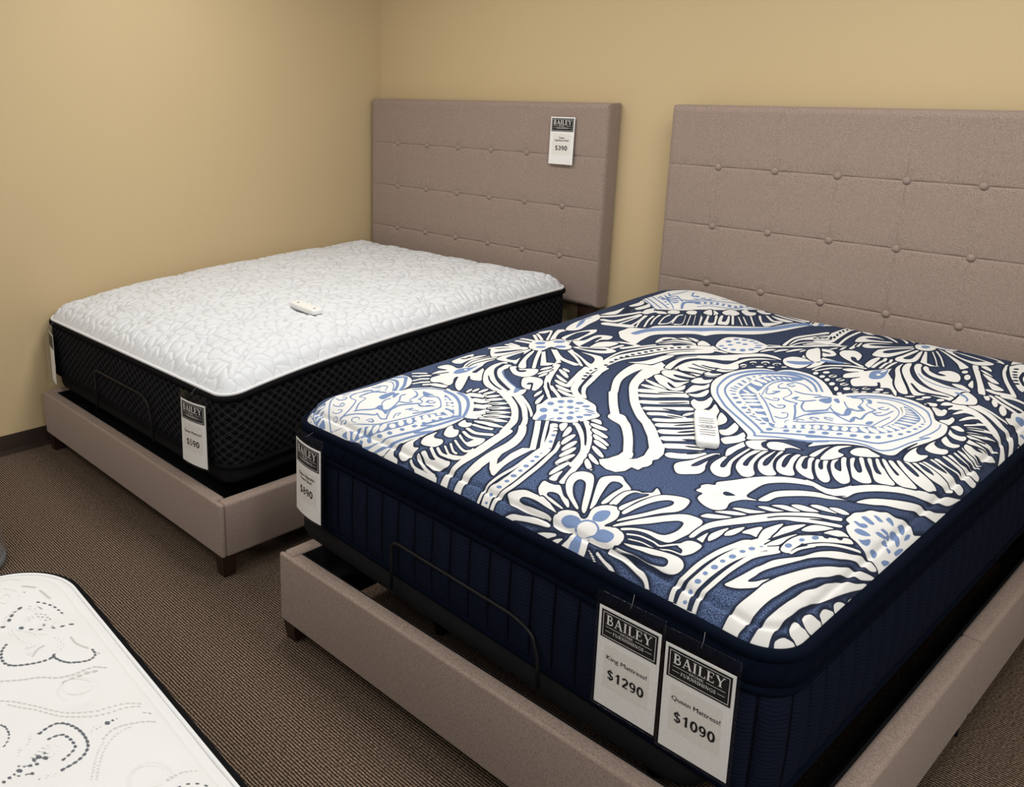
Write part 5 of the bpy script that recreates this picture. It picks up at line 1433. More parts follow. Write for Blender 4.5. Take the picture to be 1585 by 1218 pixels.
Wp 868.4,776.3 863,802.6 879.7,800.5 888.6,820.3 886.2,859.5 901.4,842.1 914.6,802.5 923,748.4 907,737.4 883.8,757.1
Wp 917.9,818.4 943.1,800.6 972.1,747.9 981.6,714.3 947,728.3
Wp 964.9,769.5 999.2,742.2 1013.6,707.9 1006.1,675.3 991.8,700.4
Wp 781.5,1070.6 786,1091.8 807.7,1087.2 824.9,1100 810.1,1068.1
Wq 842.3,565.3 863.2,584 931.8,513 991.8,453 1010.6,418 1016.9,384.8 1011,369.3 1021.5,349.6 1022.6,330.6 1017.2,318.1 1018.2,296.1 998.9,297.6 999.9,269.2 988,246.5 962.3,243.1 937.3,254.4 919,274.5 931.3,296.2 933.7,334 928.7,360.3 949.2,379.7 955.6,369.1 961.2,341.3 972.6,357.6 977.9,380.9 963.5,423.8 922,479.3
Ws 1026.7,426.9,33.6 1052.9,446.8,31.4 1073.5,487,28.9
Nt 1048.8,460.9,7.7 1069.9,497,7.7
Wp 1064.3,375.8 1058.1,401.9 1073.3,438.9 1080.8,474.5 1088.4,510.8 1104.2,521.5 1103.6,473 1113.4,437.4 1123.5,416.5 1125.9,390.7 1112.9,369.5 1090.2,350.1
Nu 1090,411.1 1088.6,442.7 1096,505.3 1102.6,512.8 1101.8,457.4 1100.4,422.8
Wp 1124.5,436.9 1114.9,472.2 1115.8,524.1 1122.3,528 1130.3,482.9 1139.1,459.8 1146.7,465.2 1137.5,504.4 1133.3,547.2 1132.9,609.9 1139.6,603.3 1142.2,550.4 1146.4,507.7 1160.3,470.9 1176.2,438.3 1174.8,418.7 1161.3,409.5 1143.9,414.3
Wp 1024.7,654.2 1034.9,673.3 1027.3,729.1 1027.5,745.8 1046.2,717.6 1060.2,685.6 1061.9,645.1 1045.1,630.3
Wp 1056.8,605.5 1060.1,628 1073,653.6 1075.3,686.8 1095.6,663.6 1104.6,636.4 1090.1,598.2 1077.7,584.4
Wp 1116.5,522.1 1100,559.5 1101.1,589.3 1103.7,624.9 1109.7,642.6 1121.6,612.1 1120,574.7 1122.2,535.3
Wp 1162.5,312.3 1163.1,328.8 1158.1,340.8 1164.5,358.1 1177.1,368.6 1174.3,384.1 1194.8,420.4 1224.7,477.8 1262.1,521.2 1299.2,544.9 1324.6,546.1 1338.4,539.1 1329.5,535.5 1303.1,516.7 1276.4,492.2 1254.8,457.7 1250.2,417.7 1252.8,372.5 1280.6,370.5 1253.6,349.3 1244,317.2 1252.3,284.4 1246.8,266.8 1233.2,256.6 1211.9,259.5 1189.7,273.3 1182.1,287.9 1180.5,307.9 1167.8,306.8
Nu 1205.3,355.8 1206.5,364.1 1217.1,366.7 1230.7,361.5 1211.8,355.4
Wu 1302.2,549 1319.3,553.3 1342.8,552.1 1359.9,559.6 1373,579.6 1383.8,611.8 1384.9,605.6 1405.5,643.7 1434.3,686 1457.9,719.7 1492.5,776.9 1522.8,867.1 1534,935.2 1529.9,882.7 1524.4,811.3 1507.5,768.3 1497.9,740.4 1479.7,712.6 1450.6,668.4 1423.4,622.8 1404.1,582.1 1398.3,549.5 1386.1,540.7 1394.3,551.9 1374,537.3 1360.2,535.9 1338.9,532.1 1323.4,536.5
Wp 1279.1,371.8 1279.4,408 1285.7,440.9 1308.4,475.9 1332.9,504.1 1360.7,534.9 1393.3,533.6 1419.9,542.5 1388.5,524.2 1350.4,486.2 1321.4,449 1301.6,416.7 1295.9,383.3
Wu 1420.4,544.1 1424.2,568.8 1434.9,595 1456.2,631.9 1477.7,670.2 1500.2,709.7 1517.4,742 1530.6,797.1 1535.6,746.9 1522.3,711.4 1503.1,681.7 1483.6,633.4 1460.9,598.2 1445.2,570.4
Wp 1232.3,211.5 1235.1,229.8 1246.6,240.1 1279.4,259.6 1267.9,236.2 1249.6,218.2
Wp 1242.3,250.9 1256.4,273.6 1274.7,288.8 1294.7,293.7 1283.9,275.5 1266.4,262.6
Wp 1260.4,294.1 1266.6,307.2 1295.4,324.1 1317.1,336.3 1296.7,304 1277.5,297.6
Wp 1292.1,344.8 1305,359.7 1329.2,367 1340.8,373.2 1327.6,351.7 1309.6,343.5
Wp 1309.4,373 1329.2,396.8 1362.9,398.9 1349.5,381.5 1325,375.3
Wp 1337.2,406.7 1350,425.9 1379.6,432.5 1388.5,428.8 1365.4,405
Wp 1363.7,441.6 1372.8,457.2 1393.2,464 1416.1,460.8 1396,445.8 1375.9,438.7
Wp 1393.5,467.4 1405.9,483.9 1422.1,487.6 1432.6,483.9 1426.3,469.9 1411.2,463.8
Wp 1255.8,128.1 1255,176.5 1260.9,208.6 1284.3,257.7 1310.7,312.8 1340.6,362.4 1384,417.1 1397.1,424.3 1425.7,451.5 1432,449.4 1431.6,438.3 1410.8,413.7 1389.1,383.8 1420.7,411.6 1439.9,427.8 1442.6,417.8 1426.6,398.6 1395.6,370 1376.4,350.7 1355.2,333 1326.2,283.1 1297.7,233.4 1277.6,196.1 1267.1,162.6 1265.4,131
Ns 1330.4,317.4,3.6 1347.9,347.8,3.9 1392.2,399.6,3.8 1410.1,415.2,4 1434.8,431.1,3.8
Wq 1272,129.5 1277.3,170.8 1288.8,126.3
Wp 1293,139.3 1283.5,166.5 1296.6,215.4 1300.7,185.1 1299.7,157.8
Wp 1304.9,180.8 1302.1,205.4 1315.9,244.2 1319.9,223.4 1315.9,194
Wp 1323.9,219.4 1324.4,238.7 1340.3,273.7 1351.4,235.9 1336.9,229.1
Wp 1355.9,227.9 1348.6,251.2 1348.1,276.1 1362.9,321.1 1368.2,282.2 1371.3,252.2
Wp 1372.4,253.4 1370.7,280.7 1370.4,313.4 1394.4,359.1 1390.4,316 1381.5,280.5
Wp 1397.9,328.3 1399.2,355 1409.5,378.2 1436.8,399.3 1424.5,365 1410.9,338
Wp 1429.6,361.5 1433.6,383.4 1445.9,406.6 1465.3,406.8 1451.9,381.8 1437.2,367.8
Ws 1320.1,-59.1,9.9 1299.8,1.5,10.7 1299,19.5,10.5 1308.2,44.9,11.8 1318.6,84.7,12 1328,123.1,13.5 1339.5,165.9,14.9 1347.4,201.3,15.6 1360.9,223.9,12.8
Ws 1339.8,-42.1,20.9 1323.9,3.2,22.6 1324.9,24.7,20 1332.2,44,21.9 1341.6,76.4,24.9 1350.1,115.6,27.4 1360.8,159.3,31.8 1367.9,214.3,41.6 1379.8,224.1,42.5
Ws 1356.5,-20.2,9.1 1350.2,3.8,9.6 1349.9,24.5,9.7 1357.5,43.2,10.5 1365.9,71.1,10.5 1375.1,117.5,11.5 1383.4,166,13.2 1400.7,216.6,15.5
Bu 1331.4,9 1331.4,7 1329,5.5 1325.5,5.4 1323,6.7 1323,8.8 1325.3,10.3 1328.8,10.5
Bu 1331.4,26.7 1331.1,25.2 1328.7,23.3 1325.2,22.7 1322.4,24.4 1322.6,26.1 1325,28.1 1329.1,27.6
Bu 1337.5,43.5 1337.5,40.3 1334.1,37.4 1329.5,36.3 1326.2,37.7 1326.2,41 1329.4,44.1 1334.1,45.1
Bu 1340.1,61.9 1340.5,58.6 1338.1,55.9 1334.4,55.2 1331.4,57.1 1331,60.4 1333.4,63.2 1337.2,63.8
Bu 1348.6,84 1349.2,79.2 1345.9,75.2 1340.9,74 1337,76.5 1336.4,81.2 1339.6,85.5 1344.6,86.7
Bu 1351.1,106.2 1351.7,102.2 1349.4,98.7 1345.6,97.6 1342.7,99.6 1342.1,103.5 1344.4,107.1 1348.1,108.2
Bu 1359.6,131.8 1360.5,125.9 1357.6,120.7 1352.8,119.1 1348.7,121.9 1347.8,127.7 1350.6,133.1 1355.5,134.9
Bu 1363.9,160.6 1364.7,155.4 1362.5,150.7 1358.6,149 1355.3,151.3 1354.6,156.3 1356.7,161.3 1360.6,163.1
Bu 1369.1,190.7 1370.9,182.8 1369.3,175.6 1365.4,172.8 1361.7,175.7 1360.1,183 1361.4,190.9 1365,194.5
Bu 1372.8,219 1372.6,216.7 1370.2,214.7 1366.9,214.8 1364.7,216.3 1365.2,218.1 1367.7,219.7 1370.8,220.1
Wp 1371.5,222.4 1379.7,249.4 1400.1,310.5 1396.3,268.4 1393.3,239.9 1376.2,223
Wp 1399.1,242.2 1398.9,280.7 1407.5,316.8 1419.7,340.9 1406.8,309.9 1416.2,326.8 1432.1,348.7 1449.1,368.8 1465.5,402.4 1478.4,397.7 1460.8,362.4 1437.1,319.4 1421.1,280.5 1421.8,287.2 1418.8,251 1419.2,229.5 1406,225
Ws 1422.1,233.9,6.5 1425.1,262.8,7.2 1438.4,301.6,6.8 1432.3,293.1,7.9 1449.2,330.8,8.2 1469.3,363.3,7.9 1493.5,396.3,6.3
Bu 1411.7,260.5 1412.9,253.5 1410.6,246.8 1406.1,244.5 1402.1,247.9 1400.9,254.8 1403.3,261.4 1407.8,263.8
Bu 1418.2,302.4 1419,297 1417.2,291.4 1413.9,289.1 1411,291.3 1410.2,296.7 1412,302.1 1415.3,304.5
Bu 1432,338 1433,330.9 1430.8,323.5 1426.8,320.1 1423.1,322.8 1422.1,329.9 1424.3,337.3 1428.4,340.6
Bu 1417.5,300.3 1418.5,295.2 1417.1,290.4 1414.2,288.7 1411.5,291.1 1410.6,296.2 1411.9,301.1 1414.8,302.8
Nu 1432.3,353.9 1439,363.9 1443.2,355.7 1438.9,349.1
Nu 1451.2,375.6 1459.3,388.9 1459.3,377.2
Wp 1434.3,464.2 1434.4,480.4 1434.7,500 1444.3,523.5 1450.6,546.7 1463.4,563.8 1472.2,582.1 1486.8,591.8 1497.7,611.1 1506.5,625.3 1518.7,618.2 1523,617.9 1532.4,656.5 1529.9,562.8 1532.1,429.1 1521.9,409.8 1516.4,412.5 1502.9,409.6 1492.3,411 1478.8,412.8 1467,410.9 1453.8,420.4 1445.8,434.3 1446,449.9 1437.2,453.7
Bu 1451.1,499.5 1454,513.6 1474.1,513 1470.7,499.9
Bu 1462.1,536.9 1467.7,545.1 1481.3,543.4 1475.2,531.8
Bu 1480.4,558.7 1481.2,574.1 1490.4,574.9 1496.4,560.5 1487.8,558.9
Bu 1499.8,575.5 1499.8,593.7 1504.7,604.8 1511.2,589.9 1513.5,570.8 1504,576.6
Bu 1448.1,467.2 1450.8,475.4 1457.5,476.6 1463.4,487.6 1470.2,488.7 1470.2,476.3 1462.5,465.1
Bu 1460.8,440.6 1463,455.9 1475.8,467.7 1485.6,468 1478.7,448.7 1468.7,439
Bu 1477.5,425.7 1482.5,436.6 1488.4,455.6 1492.5,450.9 1492.8,434.7 1486,425.2
Bu 1500.3,431 1500.8,446.5 1507.2,455 1512.3,429.5 1504.2,432.3
Bu 1519.7,566.1 1516.5,586.4 1519.8,602 1522.2,587.7
Bu 1487.2,514.8 1489.8,523.7 1498.9,529.3 1499.2,520.6 1491.8,515.4
Bu 1485.4,492 1488.9,505.1 1498.9,512.8 1500.5,505.2 1494.1,493.5
Bu 1499.6,536.2 1501.1,550.3 1505.9,559.1 1518.6,546.8 1519.7,527 1510.5,534.8 1503,530.5
Bu 1501.4,485.8 1502.6,509.9 1512.3,495.5 1506.6,493.1
Bu 1498.9,512.8 1502.2,531.8 1504.2,515.8
Bu 1511.6,488.8 1518.9,498.3 1519.1,485.3
Bu 1522.9,507.3 1523,532.9 1527.5,550.1 1527.4,510.9
Bu 1520.6,444.9 1522.2,462.3 1527.9,476 1526.8,449
Wp 1378.6,56 1385.5,69.9 1395.8,95.9 1406.2,139 1413.7,185.7 1438.7,244.5 1450.4,291.5 1466.6,331.1 1485.6,367 1503.5,400.9 1524.4,416.9 1520.8,391.9 1502.5,371.6 1485.3,329 1466.5,294.5 1450.5,255.5 1444.4,232.8 1420.6,144.1 1415.6,105.6 1411,83.9 1427.8,98.5 1439.9,134.7 1443.4,132.9 1434.7,85.8 1413.3,65.7 1393.6,56.6
Wp 1413,-17.3 1413,14.1 1421.6,38.5 1433.4,73.7 1441,132.6 1446.9,162.3 1463.5,231.6 1481.7,283.7 1497,326.8 1510.7,356.7 1531.6,401 1522.3,348.8 1508.6,324.2 1495.9,273.2 1480.4,215 1469.5,151.4 1464.4,80.2 1455.5,39.5 1447.7,13.9 1442.4,3 1444.2,-23.1 1430.3,-33.4
Wp 1465.6,-2.9 1467.8,15.7 1473.2,37.7 1480.9,81.1 1484.5,155.7 1494.8,221.5 1503.3,278.2 1518.8,321 1526.6,356 1531.7,353.2 1521,275.7 1514.2,219.9 1502.2,157.1 1498.9,96.3 1495.9,56.5 1492.6,29.1 1496.1,2.1 1477.8,-14
Wp 1499.9,26.4 1501.1,34.5 1507.5,45.9 1514.1,52.4 1521,58.7 1528.3,61.5 1518.5,22 1510.8,12.8
Wp 1507.9,63.6 1503.7,82.7 1506.2,97.9 1515.2,96 1526.5,112.4 1532.9,113.4 1530.1,67.2 1519.5,61 1513.8,58.4
Wp 1509.1,111.2 1507.3,131.4 1514.2,144.1 1521,152 1529.7,160.7 1530.7,118.2 1520.7,106
Wp 1518.8,166.2 1517.3,182.4 1520.8,197.1 1528.9,210.7 1532.5,163 1522.6,162.9
Wp 1521.4,220.6 1521.5,238.3 1526.4,254.6 1531,258.7 1531.1,215.2
Wp 1528,270.2 1527.7,285.5 1529.9,296.3 1531.7,269.8
Wp 1164.8,482.9 1151.5,520.7 1146.1,562.2 1148.3,606.4 1161.7,621.5 1160.2,591.8 1158.6,562.6 1165.1,522.7 1172.2,507.6 1179.1,512.2 1172.1,537.2 1164.7,583.1 1164,617 1173.8,635 1175.8,581.9 1184.3,537.7 1198,507.6 1212.5,485.9 1213.9,465.9 1206.1,454 1191.1,455.5
Wp 1193.1,534.6 1182.5,569.1 1181.5,615.8 1185.6,644.9 1189,617.4 1191.6,579.5 1197.9,553.2 1205.6,542.2 1209.3,552.9 1202.1,591.3 1193,642.6 1201,651.7 1204.3,607.4 1214.1,571.6 1229.3,543.4 1246.8,522.4 1242.1,504.3 1227.7,497.2 1209.9,508.3
Wp 1226.3,559.4 1214.2,591.7 1210,637.6 1223.9,663.7 1217.6,642.9 1222.5,607.8 1233.9,574.5 1241.8,570.6 1238.1,592.5 1228,634.2 1228.7,662.3 1239.5,660.9 1244.9,620 1257.8,582.7 1275.9,553.4 1269.4,536.4 1252.1,531.6 1237.8,540.4
Wp 1263.6,583 1250.3,612.9 1241.6,656.4 1253.7,673.6 1252.3,655.1 1263.3,614.8 1274.7,599 1278.8,607 1262.3,646.5 1258.1,668.5 1267.9,673 1274,646.8 1292.7,604.3 1313.9,569.1 1306.5,560.2 1285.2,564.5
Wp 1285.1,633.5 1272.5,671.6 1287.4,682.2 1282.9,670.4 1291.4,641 1303.1,625.9 1303.5,635.8 1286.8,674.9 1293.9,689.8 1308.5,648.2 1340.1,594.6 1339.1,571.9 1322.9,574.3 1305.7,594.9
Wp 1306,671.1 1300.3,697.3 1308.7,713.8 1311.8,684.5 1322.9,659.1 1335.5,652.2 1335.3,661.4 1309.3,721.3 1317.3,734.3 1333.2,697.3 1369.9,631.3 1373.7,607.2 1364.1,595.4 1344.6,605.7 1325.8,631
Wp 1332,716.4 1324,739.9 1331.6,749.2 1346.1,707.8 1365.6,681.8 1370.4,688.2 1364.2,705.3 1336.7,755.5 1344.3,765.1 1367.5,722.5 1401.7,670.8 1405.5,652.6 1393.4,637.6 1375.7,640 1362.7,653.2
Wp 1351.1,767.1 1358.5,777 1376.7,741.4 1391.8,718 1400.4,715 1402.5,721.4 1386,741.6 1363.5,783.7 1370.4,790.1 1389.8,760.2 1440.6,707.1 1428.6,681.7 1414.1,672.1 1400.9,681.8 1379.8,720
Wp 1374.9,793.1 1380.8,802.3 1403.2,774 1424.9,751.7 1428.2,757.6 1405.5,777.7 1386.1,803.4 1393.7,813.1 1414.5,793 1448.9,766.8 1473.6,751.8 1466.5,731.2 1446.1,712 1414.9,734.7
Wp 1398,822 1402.8,834.8 1427.1,809.3 1452.4,796.8 1455.3,806.6 1430.8,824.4 1407.3,843.3 1418.3,848.9 1444,829.2 1493.4,815.6 1494.7,797.4 1489,771 1459.1,764.8 1423.7,788.7
Wp 1422.9,851.5 1430.3,861.6 1452.5,847 1470.3,850.4 1471.2,855.7 1454,863.3 1432.8,864.9 1439.4,877.4 1459.4,874.5 1508.7,877.8 1515.2,858.8 1505.2,844.7 1473.6,826.1
Wp 1437.5,877.5 1441.5,886.8 1465.6,888.7 1483.4,898.3 1482.9,905.2 1463.9,903.7 1443.9,905.9 1447.7,916.3 1470.2,913 1499.7,914.7 1522.8,920.8 1522.5,883.9 1493.6,876.9 1465,874.6
Wp 1449.4,918.9 1453.5,933.9 1477.2,932.8 1499.5,948.8 1500.1,955.4 1479.4,953.8 1456.2,953.1 1459.1,966.6 1484.7,972.9 1506.6,995.3 1527,996.5 1528.1,965.4 1505.2,943 1475.2,922.3
Wp 1462.3,974 1464.5,989.7 1487.7,986.3 1505.8,1007.7 1506.7,1013.7 1491.8,1002.2 1465.6,1003.1 1467.4,1014.9 1494.3,1012.3 1515.5,1024.7 1525.1,1023.8 1525.4,1000.3 1500.3,981.4
Wt 1468,1029.9,18.3 1490.8,1034.6,16.2 1514.7,1050.4,13.9
Wt 1468.1,1058.1,17.5 1491.1,1050,15.5 1512.7,1067.3,16.1
Wp 1466.5,1068.5 1467.9,1093.1 1488.2,1099.5 1506,1130.3 1520.9,1147.4 1523.4,1141 1513.9,1099.6 1493.6,1071.6 1509.7,1070.7 1504.1,1063.6 1482.8,1055.9
Ws 1465,1107.4,23.5 1490.4,1121.9,21.5 1516.9,1139.8,14.5
Wt 1456.9,1131.5,26.2 1486.4,1152.7,19.7 1514,1185.1,16.2
Wt 1450.1,1145.8,20.8 1474.2,1175.8,18.8 1500.5,1213.5,6.8
Wt 1439.9,1170.2,18.6 1461.2,1202.8,16.7 1486.9,1240.8,10.9
Wt 1430.8,1179.8,14.1 1444.1,1218.3,14.7 1462.9,1253.7,13.7
Wt 1413.1,1197.4,13 1424.9,1246.7,15.7 1442.4,1266.8,17.6
Wt 1386.9,1232.2,14.9 1399.3,1270.4,17.8 1419.8,1274.6,20.6
Wt 1363.3,1259.7,11.6 1377.7,1287,15.4 1394.7,1287.1,19
Wt 1342.6,1270.5,9.5 1350.7,1294.1,15 1369.8,1298.2,17.7
Nt 1427.5,1189.8,3.7 1444.9,1228,3.3
Nt 1438.7,1167.8,3.6 1467.4,1215,2.7
Nt 1448.9,1143.3,3.5 1478.3,1188,2.9
Nt 1459.9,1116.6,3.9 1489.4,1162.4,2.2
Nt 1470.2,1092.2,5.5 1501.9,1133.1,1.4
Wp 1399.4,863.1 1397.3,890.6 1400.3,927.8 1406.3,963.4 1407.1,924.7 1419.8,906.3 1434.5,923 1436.6,901.9 1428.6,868 1414.3,851.9
Wp 1415.7,950.7 1414.1,989.8 1420.2,1021.5 1422.9,997.5 1436.4,986.8 1450.5,1001.7 1458.1,991.3 1455,967.2 1439.7,945.4 1426,940.8
Wp 1424.1,1035.4 1424,1071.9 1431.1,1062.7 1445.8,1048.3 1458.6,1062.6 1463.6,1053.7 1457.1,1027.2 1441.1,1017.2
Wp 1417.7,1098.6 1417.1,1120.4 1430.1,1105.4 1443,1108.1 1453.5,1123.7 1460.2,1109.9 1457.5,1088.8 1442,1076.5 1426,1083
Wp 1412.1,1135.3 1419.6,1159.7 1433.9,1158.4 1443.6,1147.1 1433.4,1130.5
Wp 1379.4,1149.9 1390.8,1174.8 1392.8,1204.7 1403.9,1195.2 1408.5,1169.2 1406.5,1134.2 1395.2,1132.6
Wp 1330.3,1240.3 1350.6,1249.1 1354.9,1260.3 1367.2,1254.4 1378.1,1201 1369.5,1178.6 1356.5,1187.4
Wp 1310.7,1236.4 1316.3,1261.9 1337.4,1267.5 1337.5,1250 1326.7,1238.5
Ws 1379.6,1299.2,36.4 1416.9,1289.8,34.3 1457.5,1264.1,30.9 1487.4,1242.4,29.2 1508.1,1229.4,14 1523.4,1197.2,15.7 1536.6,1138.8,12.5
Ws 1407,1326.8,29.9 1444.2,1318.5,28.3 1480.5,1302,27.7 1504,1299.2,26.9 1522,1268.4,14.2 1537.4,1208.4,10
Ws 1410.1,1345.8,14.2 1441.1,1341,14.2 1467.2,1336.6,14.2 1485.4,1338.6,12
Wp 1474.8,1359.2 1481,1380.2 1475.9,1409.4 1485.1,1442.4 1494.4,1483.3 1536.8,1352.9 1524.4,1318.2 1519.9,1330.5 1503.8,1359.7 1490.6,1342.4
Bu 1488.5,1404 1491.9,1420.1 1504.1,1434.8 1505.5,1411.5 1497,1391.8
Bu 1516.7,1353.2 1519.3,1373.1 1527.8,1370.2
Wp 1397.3,1429.2 1400.1,1446.9 1413.5,1436.7 1420,1412.2 1410.8,1405.6
Wp 1425.5,1404.4 1420.7,1440 1434.2,1429.6 1445.3,1400.3 1440.7,1382
Wp 1450,1385.1 1446.6,1416.1 1459.2,1415.7 1471.5,1389.5 1471.7,1362.3 1461.3,1362.1
Wp 1527,1304.5 1528.4,1320.8 1537.6,1309.1 1538.2,1280.5
Wp 1108.2,637.2 1121.2,666.5 1141.7,685.6 1139.3,660.9 1152.4,639.5 1171.1,632 1149.8,611.6 1128,612.2
Wp 1152.7,657.7 1149.2,679.3 1165.7,697.7 1188.9,701.9 1227.3,695.3 1205.8,688.7 1194.8,672.8 1199,659.9 1183.2,645.6 1167.9,642.5
Wp 1250.6,680.3 1253.2,731.7 1263.8,775.6 1262.5,742.3 1265.7,690.8 1262.3,676.7
Wp 1277.7,677.6 1269.4,722.4 1269.6,771.6 1279.8,794.1 1298.8,812.8 1287,777.6 1289.7,752.9 1306.7,745.4 1304.2,715.2 1292.6,688.3
Wp 1307.3,774.6 1308.9,808.2 1326.7,826.8 1343.2,819.9 1366.5,809.8 1356.2,787.6 1335.5,767.6 1320.2,762.5
Wp 857.4,902.5 826,968.7 816.5,1042 828,1118.8 869.1,1193.1 924.3,1239.5 985.7,1242.8 1033.3,1219.3 1068.4,1186.3 1103.7,1139.4 1121.1,1120.6 1139.2,1163.3 1176.9,1208.3 1220.8,1237.1 1284,1240.3 1328.1,1222.7 1317.6,1246.7 1349.4,1196.4 1375.3,1144.3 1403.5,1137.3 1415,1109.3 1420.3,1065.6 1413.3,1002.8 1403,951.5 1389.3,886.7 1395.9,960.3 1386.5,908.6 1381.6,852.5 1368.6,830.8 1343.9,829.6 1319.1,832.8 1280.1,807.5 1248.6,764.3 1226,724.4 1218.3,764.6 1158.8,712.8 1106.3,654.3 1085.8,684.4 1021.3,740.4 941.3,812.1 891.1,855.3
Bs 1106.2,688,5.6 1089.4,711.5,7.2 1042.9,747.7,8.4 977.3,799.3,7.7 908.5,864.7,6.9 871.1,917.1,5.8 849.7,973.5,7.2 837.1,1053.1,10.7 852.4,1123.1,16.2 888.5,1180.8,21.4 935.5,1216.3,22.5 998.9,1214.4,16.1 1043.8,1180,8.5 1084.5,1121.4,6.8
Bs 1109.4,724.4,7.7 1068.7,759.7,8.2 1010.1,804.5,8.3 950.7,856.3,7.5 900.6,910.3,6.3 875.2,960.6,6.5 863.5,1029,9.4 867.1,1095.5,14.4 901,1155.8,19.9 945.8,1194.7,23.4 997.1,1191.8,15.2 1041.9,1158.1,8.5 1073.5,1109.6,6.4
Bs 1106.2,688,9.6 1152.8,724.8,9.7 1203.5,751.7,9.4 1244.6,790.6,9.4 1212.8,752.8,9.6 1237.9,788.3,8.7 1280.6,829.9,9.4 1315.2,842.3,9.4 1345.7,839.6,9.3 1359.5,853.9,6.1 1373.4,892.7,4.8 1386.2,960.6,5.1 1403,1021.1,4 1387.8,993.1,3.2 1396.5,1050.1,4.4 1397.6,1097.2,3.6 1391.6,1127.2,3.3
Bs 1108.8,721.3,10.7 1156,762.2,10.8 1232.5,817.6,11 1199.2,781.9,10.9 1242.8,823.4,10.4 1281.1,852.5,10.8 1323.5,870.5,9.9 1342.2,897.5,7 1364.3,967.1,6 1376,1041.9,5.1 1375.8,1103.3,3.8 1357,1151,4.3 1333.3,1190,7.5 1294.2,1212.2,11.5 1250.7,1215.4,13.6 1195,1190.8,13.3 1150,1137.8,12.2
Bs 1178.4,1150.1,7.4 1209,1183.2,8.1 1257.8,1196.5,7.6 1302.6,1177.7,5.2 1341.1,1139.1,3.7 1358.7,1112.4,3.1
Bu 1117.5,762 1118.8,753.5 1115.7,745.9 1109.8,743.6 1104.7,747.8 1103.3,756.3 1106.5,763.9 1112.4,766.3
Bu 1087.6,784.5 1087.9,778.6 1084.7,772.5 1079.8,769.6 1076,771.8 1075.6,777.6 1078.9,783.8 1083.8,786.6
Bs 1056.6,793.7,8.8 1067.8,791.2,8.8
Bs 1034.6,804.9,9.5 1047,803.2,9.4
Bu 1023.6,827 1024.2,821 1021,815 1016,812.5 1012.1,815 1011.5,821 1014.7,827 1019.7,829.5
Bu 998.5,852.1 999.9,844.5 997,837.9 991.5,836.2 986.6,840.4 985.2,847.9 988.1,854.4 993.6,856.2
Bu 969,877.9 970.6,869.9 967.7,863.1 962,861.6 956.9,866 955.3,873.9 958.1,880.8 963.8,882.5
Bu 945.8,902.6 947.3,894.7 944.4,887.8 938.8,886 933.7,890.1 932.2,898 935,905 940.7,906.9
Bu 927.2,924.4 927.6,918.9 924.4,913.1 919.5,910.3 915.7,912.3 915.4,917.8 918.6,923.7 923.5,926.4
Bs 900.3,938.5,8.3 913.2,942.7,8.2
Bs 891.9,960.7,8.9 906.2,960.3,8.8
Bs 891.6,980,8.7 903.8,976.3,8.7
Bs 888.4,1009.6,11 901.3,1001.3,11
Bs 883.9,1040.4,9.7 896.5,1031.4,9.6
Bs 883.1,1072.6,10.7 893,1068.5,10.7
Bu 892.9,1101.9 893.8,1096.9 892.1,1092.5 888.7,1091.4 885.6,1094 884.6,1099 886.4,1103.4 889.8,1104.6
Bu 900,1123.6 900.9,1119.2 899.6,1115.5 896.7,1114.6 894.1,1117.1 893.2,1121.5 894.5,1125.2 897.4,1126.1
Bu 910.5,1143.1 911.2,1139.9 910.4,1137.3 908.4,1136.8 906.6,1138.7 905.8,1141.9 906.7,1144.5 908.6,1145.1
Bu 921.9,1156.2 922.6,1152.9 921.8,1150.2 919.9,1149.7 918,1151.7 917.2,1155.1 918,1157.8 920,1158.3
Bu 1150.8,784.9 1152,776.9 1149,769.8 1143.7,767.7 1139,771.7 1137.7,779.7 1140.7,786.9 1146.1,789
Bu 1174.2,803.1 1175.1,796.5 1172.5,790.5 1167.9,788.6 1164.1,791.9 1163.2,798.5 1165.8,804.6 1170.3,806.5
Bu 1199.5,826 1200.8,817.1 1197.6,809.4 1191.9,807.2 1186.9,811.9 1185.6,820.8 1188.7,828.7 1194.5,830.8
Bu 1223.6,845.6 1224.6,837.5 1221.7,830.3 1216.4,828.2 1212,832.4 1210.9,840.5 1213.9,847.7 1219.1,849.9
Bu 1199.7,824.2 1200.7,816 1197.4,808.6 1191.8,806.1 1187.2,810.1 1186.2,818.3 1189.5,825.8 1195.1,828.3
Bu 1226.1,844.7 1227,836.5 1223.7,829 1218.2,826.6 1213.6,830.6 1212.7,838.8 1216,846.4 1221.5,848.9
Bu 1250.7,866.6 1251.4,859.3 1248.5,852.6 1243.7,850.4 1239.7,854 1238.9,861.3 1241.8,868.1 1246.7,870.3
Bu 1279.5,884.3 1280.3,875.6 1276.8,867.5 1271,864.9 1266.4,869.2 1265.5,877.9 1269.1,886 1274.9,888.6
Bu 1306,901.5 1307.2,892 1304.2,883.9 1298.6,881.9 1293.8,887.3 1292.5,896.8 1295.6,905 1301.2,906.9
Bu 1323.7,920.9 1324.8,912.6 1322.3,905.5 1317.6,903.9 1313.4,908.8 1312.3,917.3 1314.8,924.3 1319.5,925.8
Bu 1340.1,951.4 1340.9,943.8 1338.5,937.2 1334.1,935.5 1330.4,939.8 1329.4,947.5 1331.9,954.1 1336.3,955.7
Bu 1353,983.6 1353.6,977 1351.1,970.9 1347.1,969 1343.9,972.3 1343.3,979 1345.8,985 1349.8,987
Bu 1360.8,1014.4 1361.3,1008.2 1359,1002.4 1355.3,1000.4 1352.3,1003.6 1351.8,1009.9 1354.1,1015.7 1357.8,1017.6
Bu 1364.7,1046 1365.1,1040 1362.9,1034.5 1359.4,1032.7 1356.6,1035.6 1356.2,1041.5 1358.4,1047 1361.9,1048.9
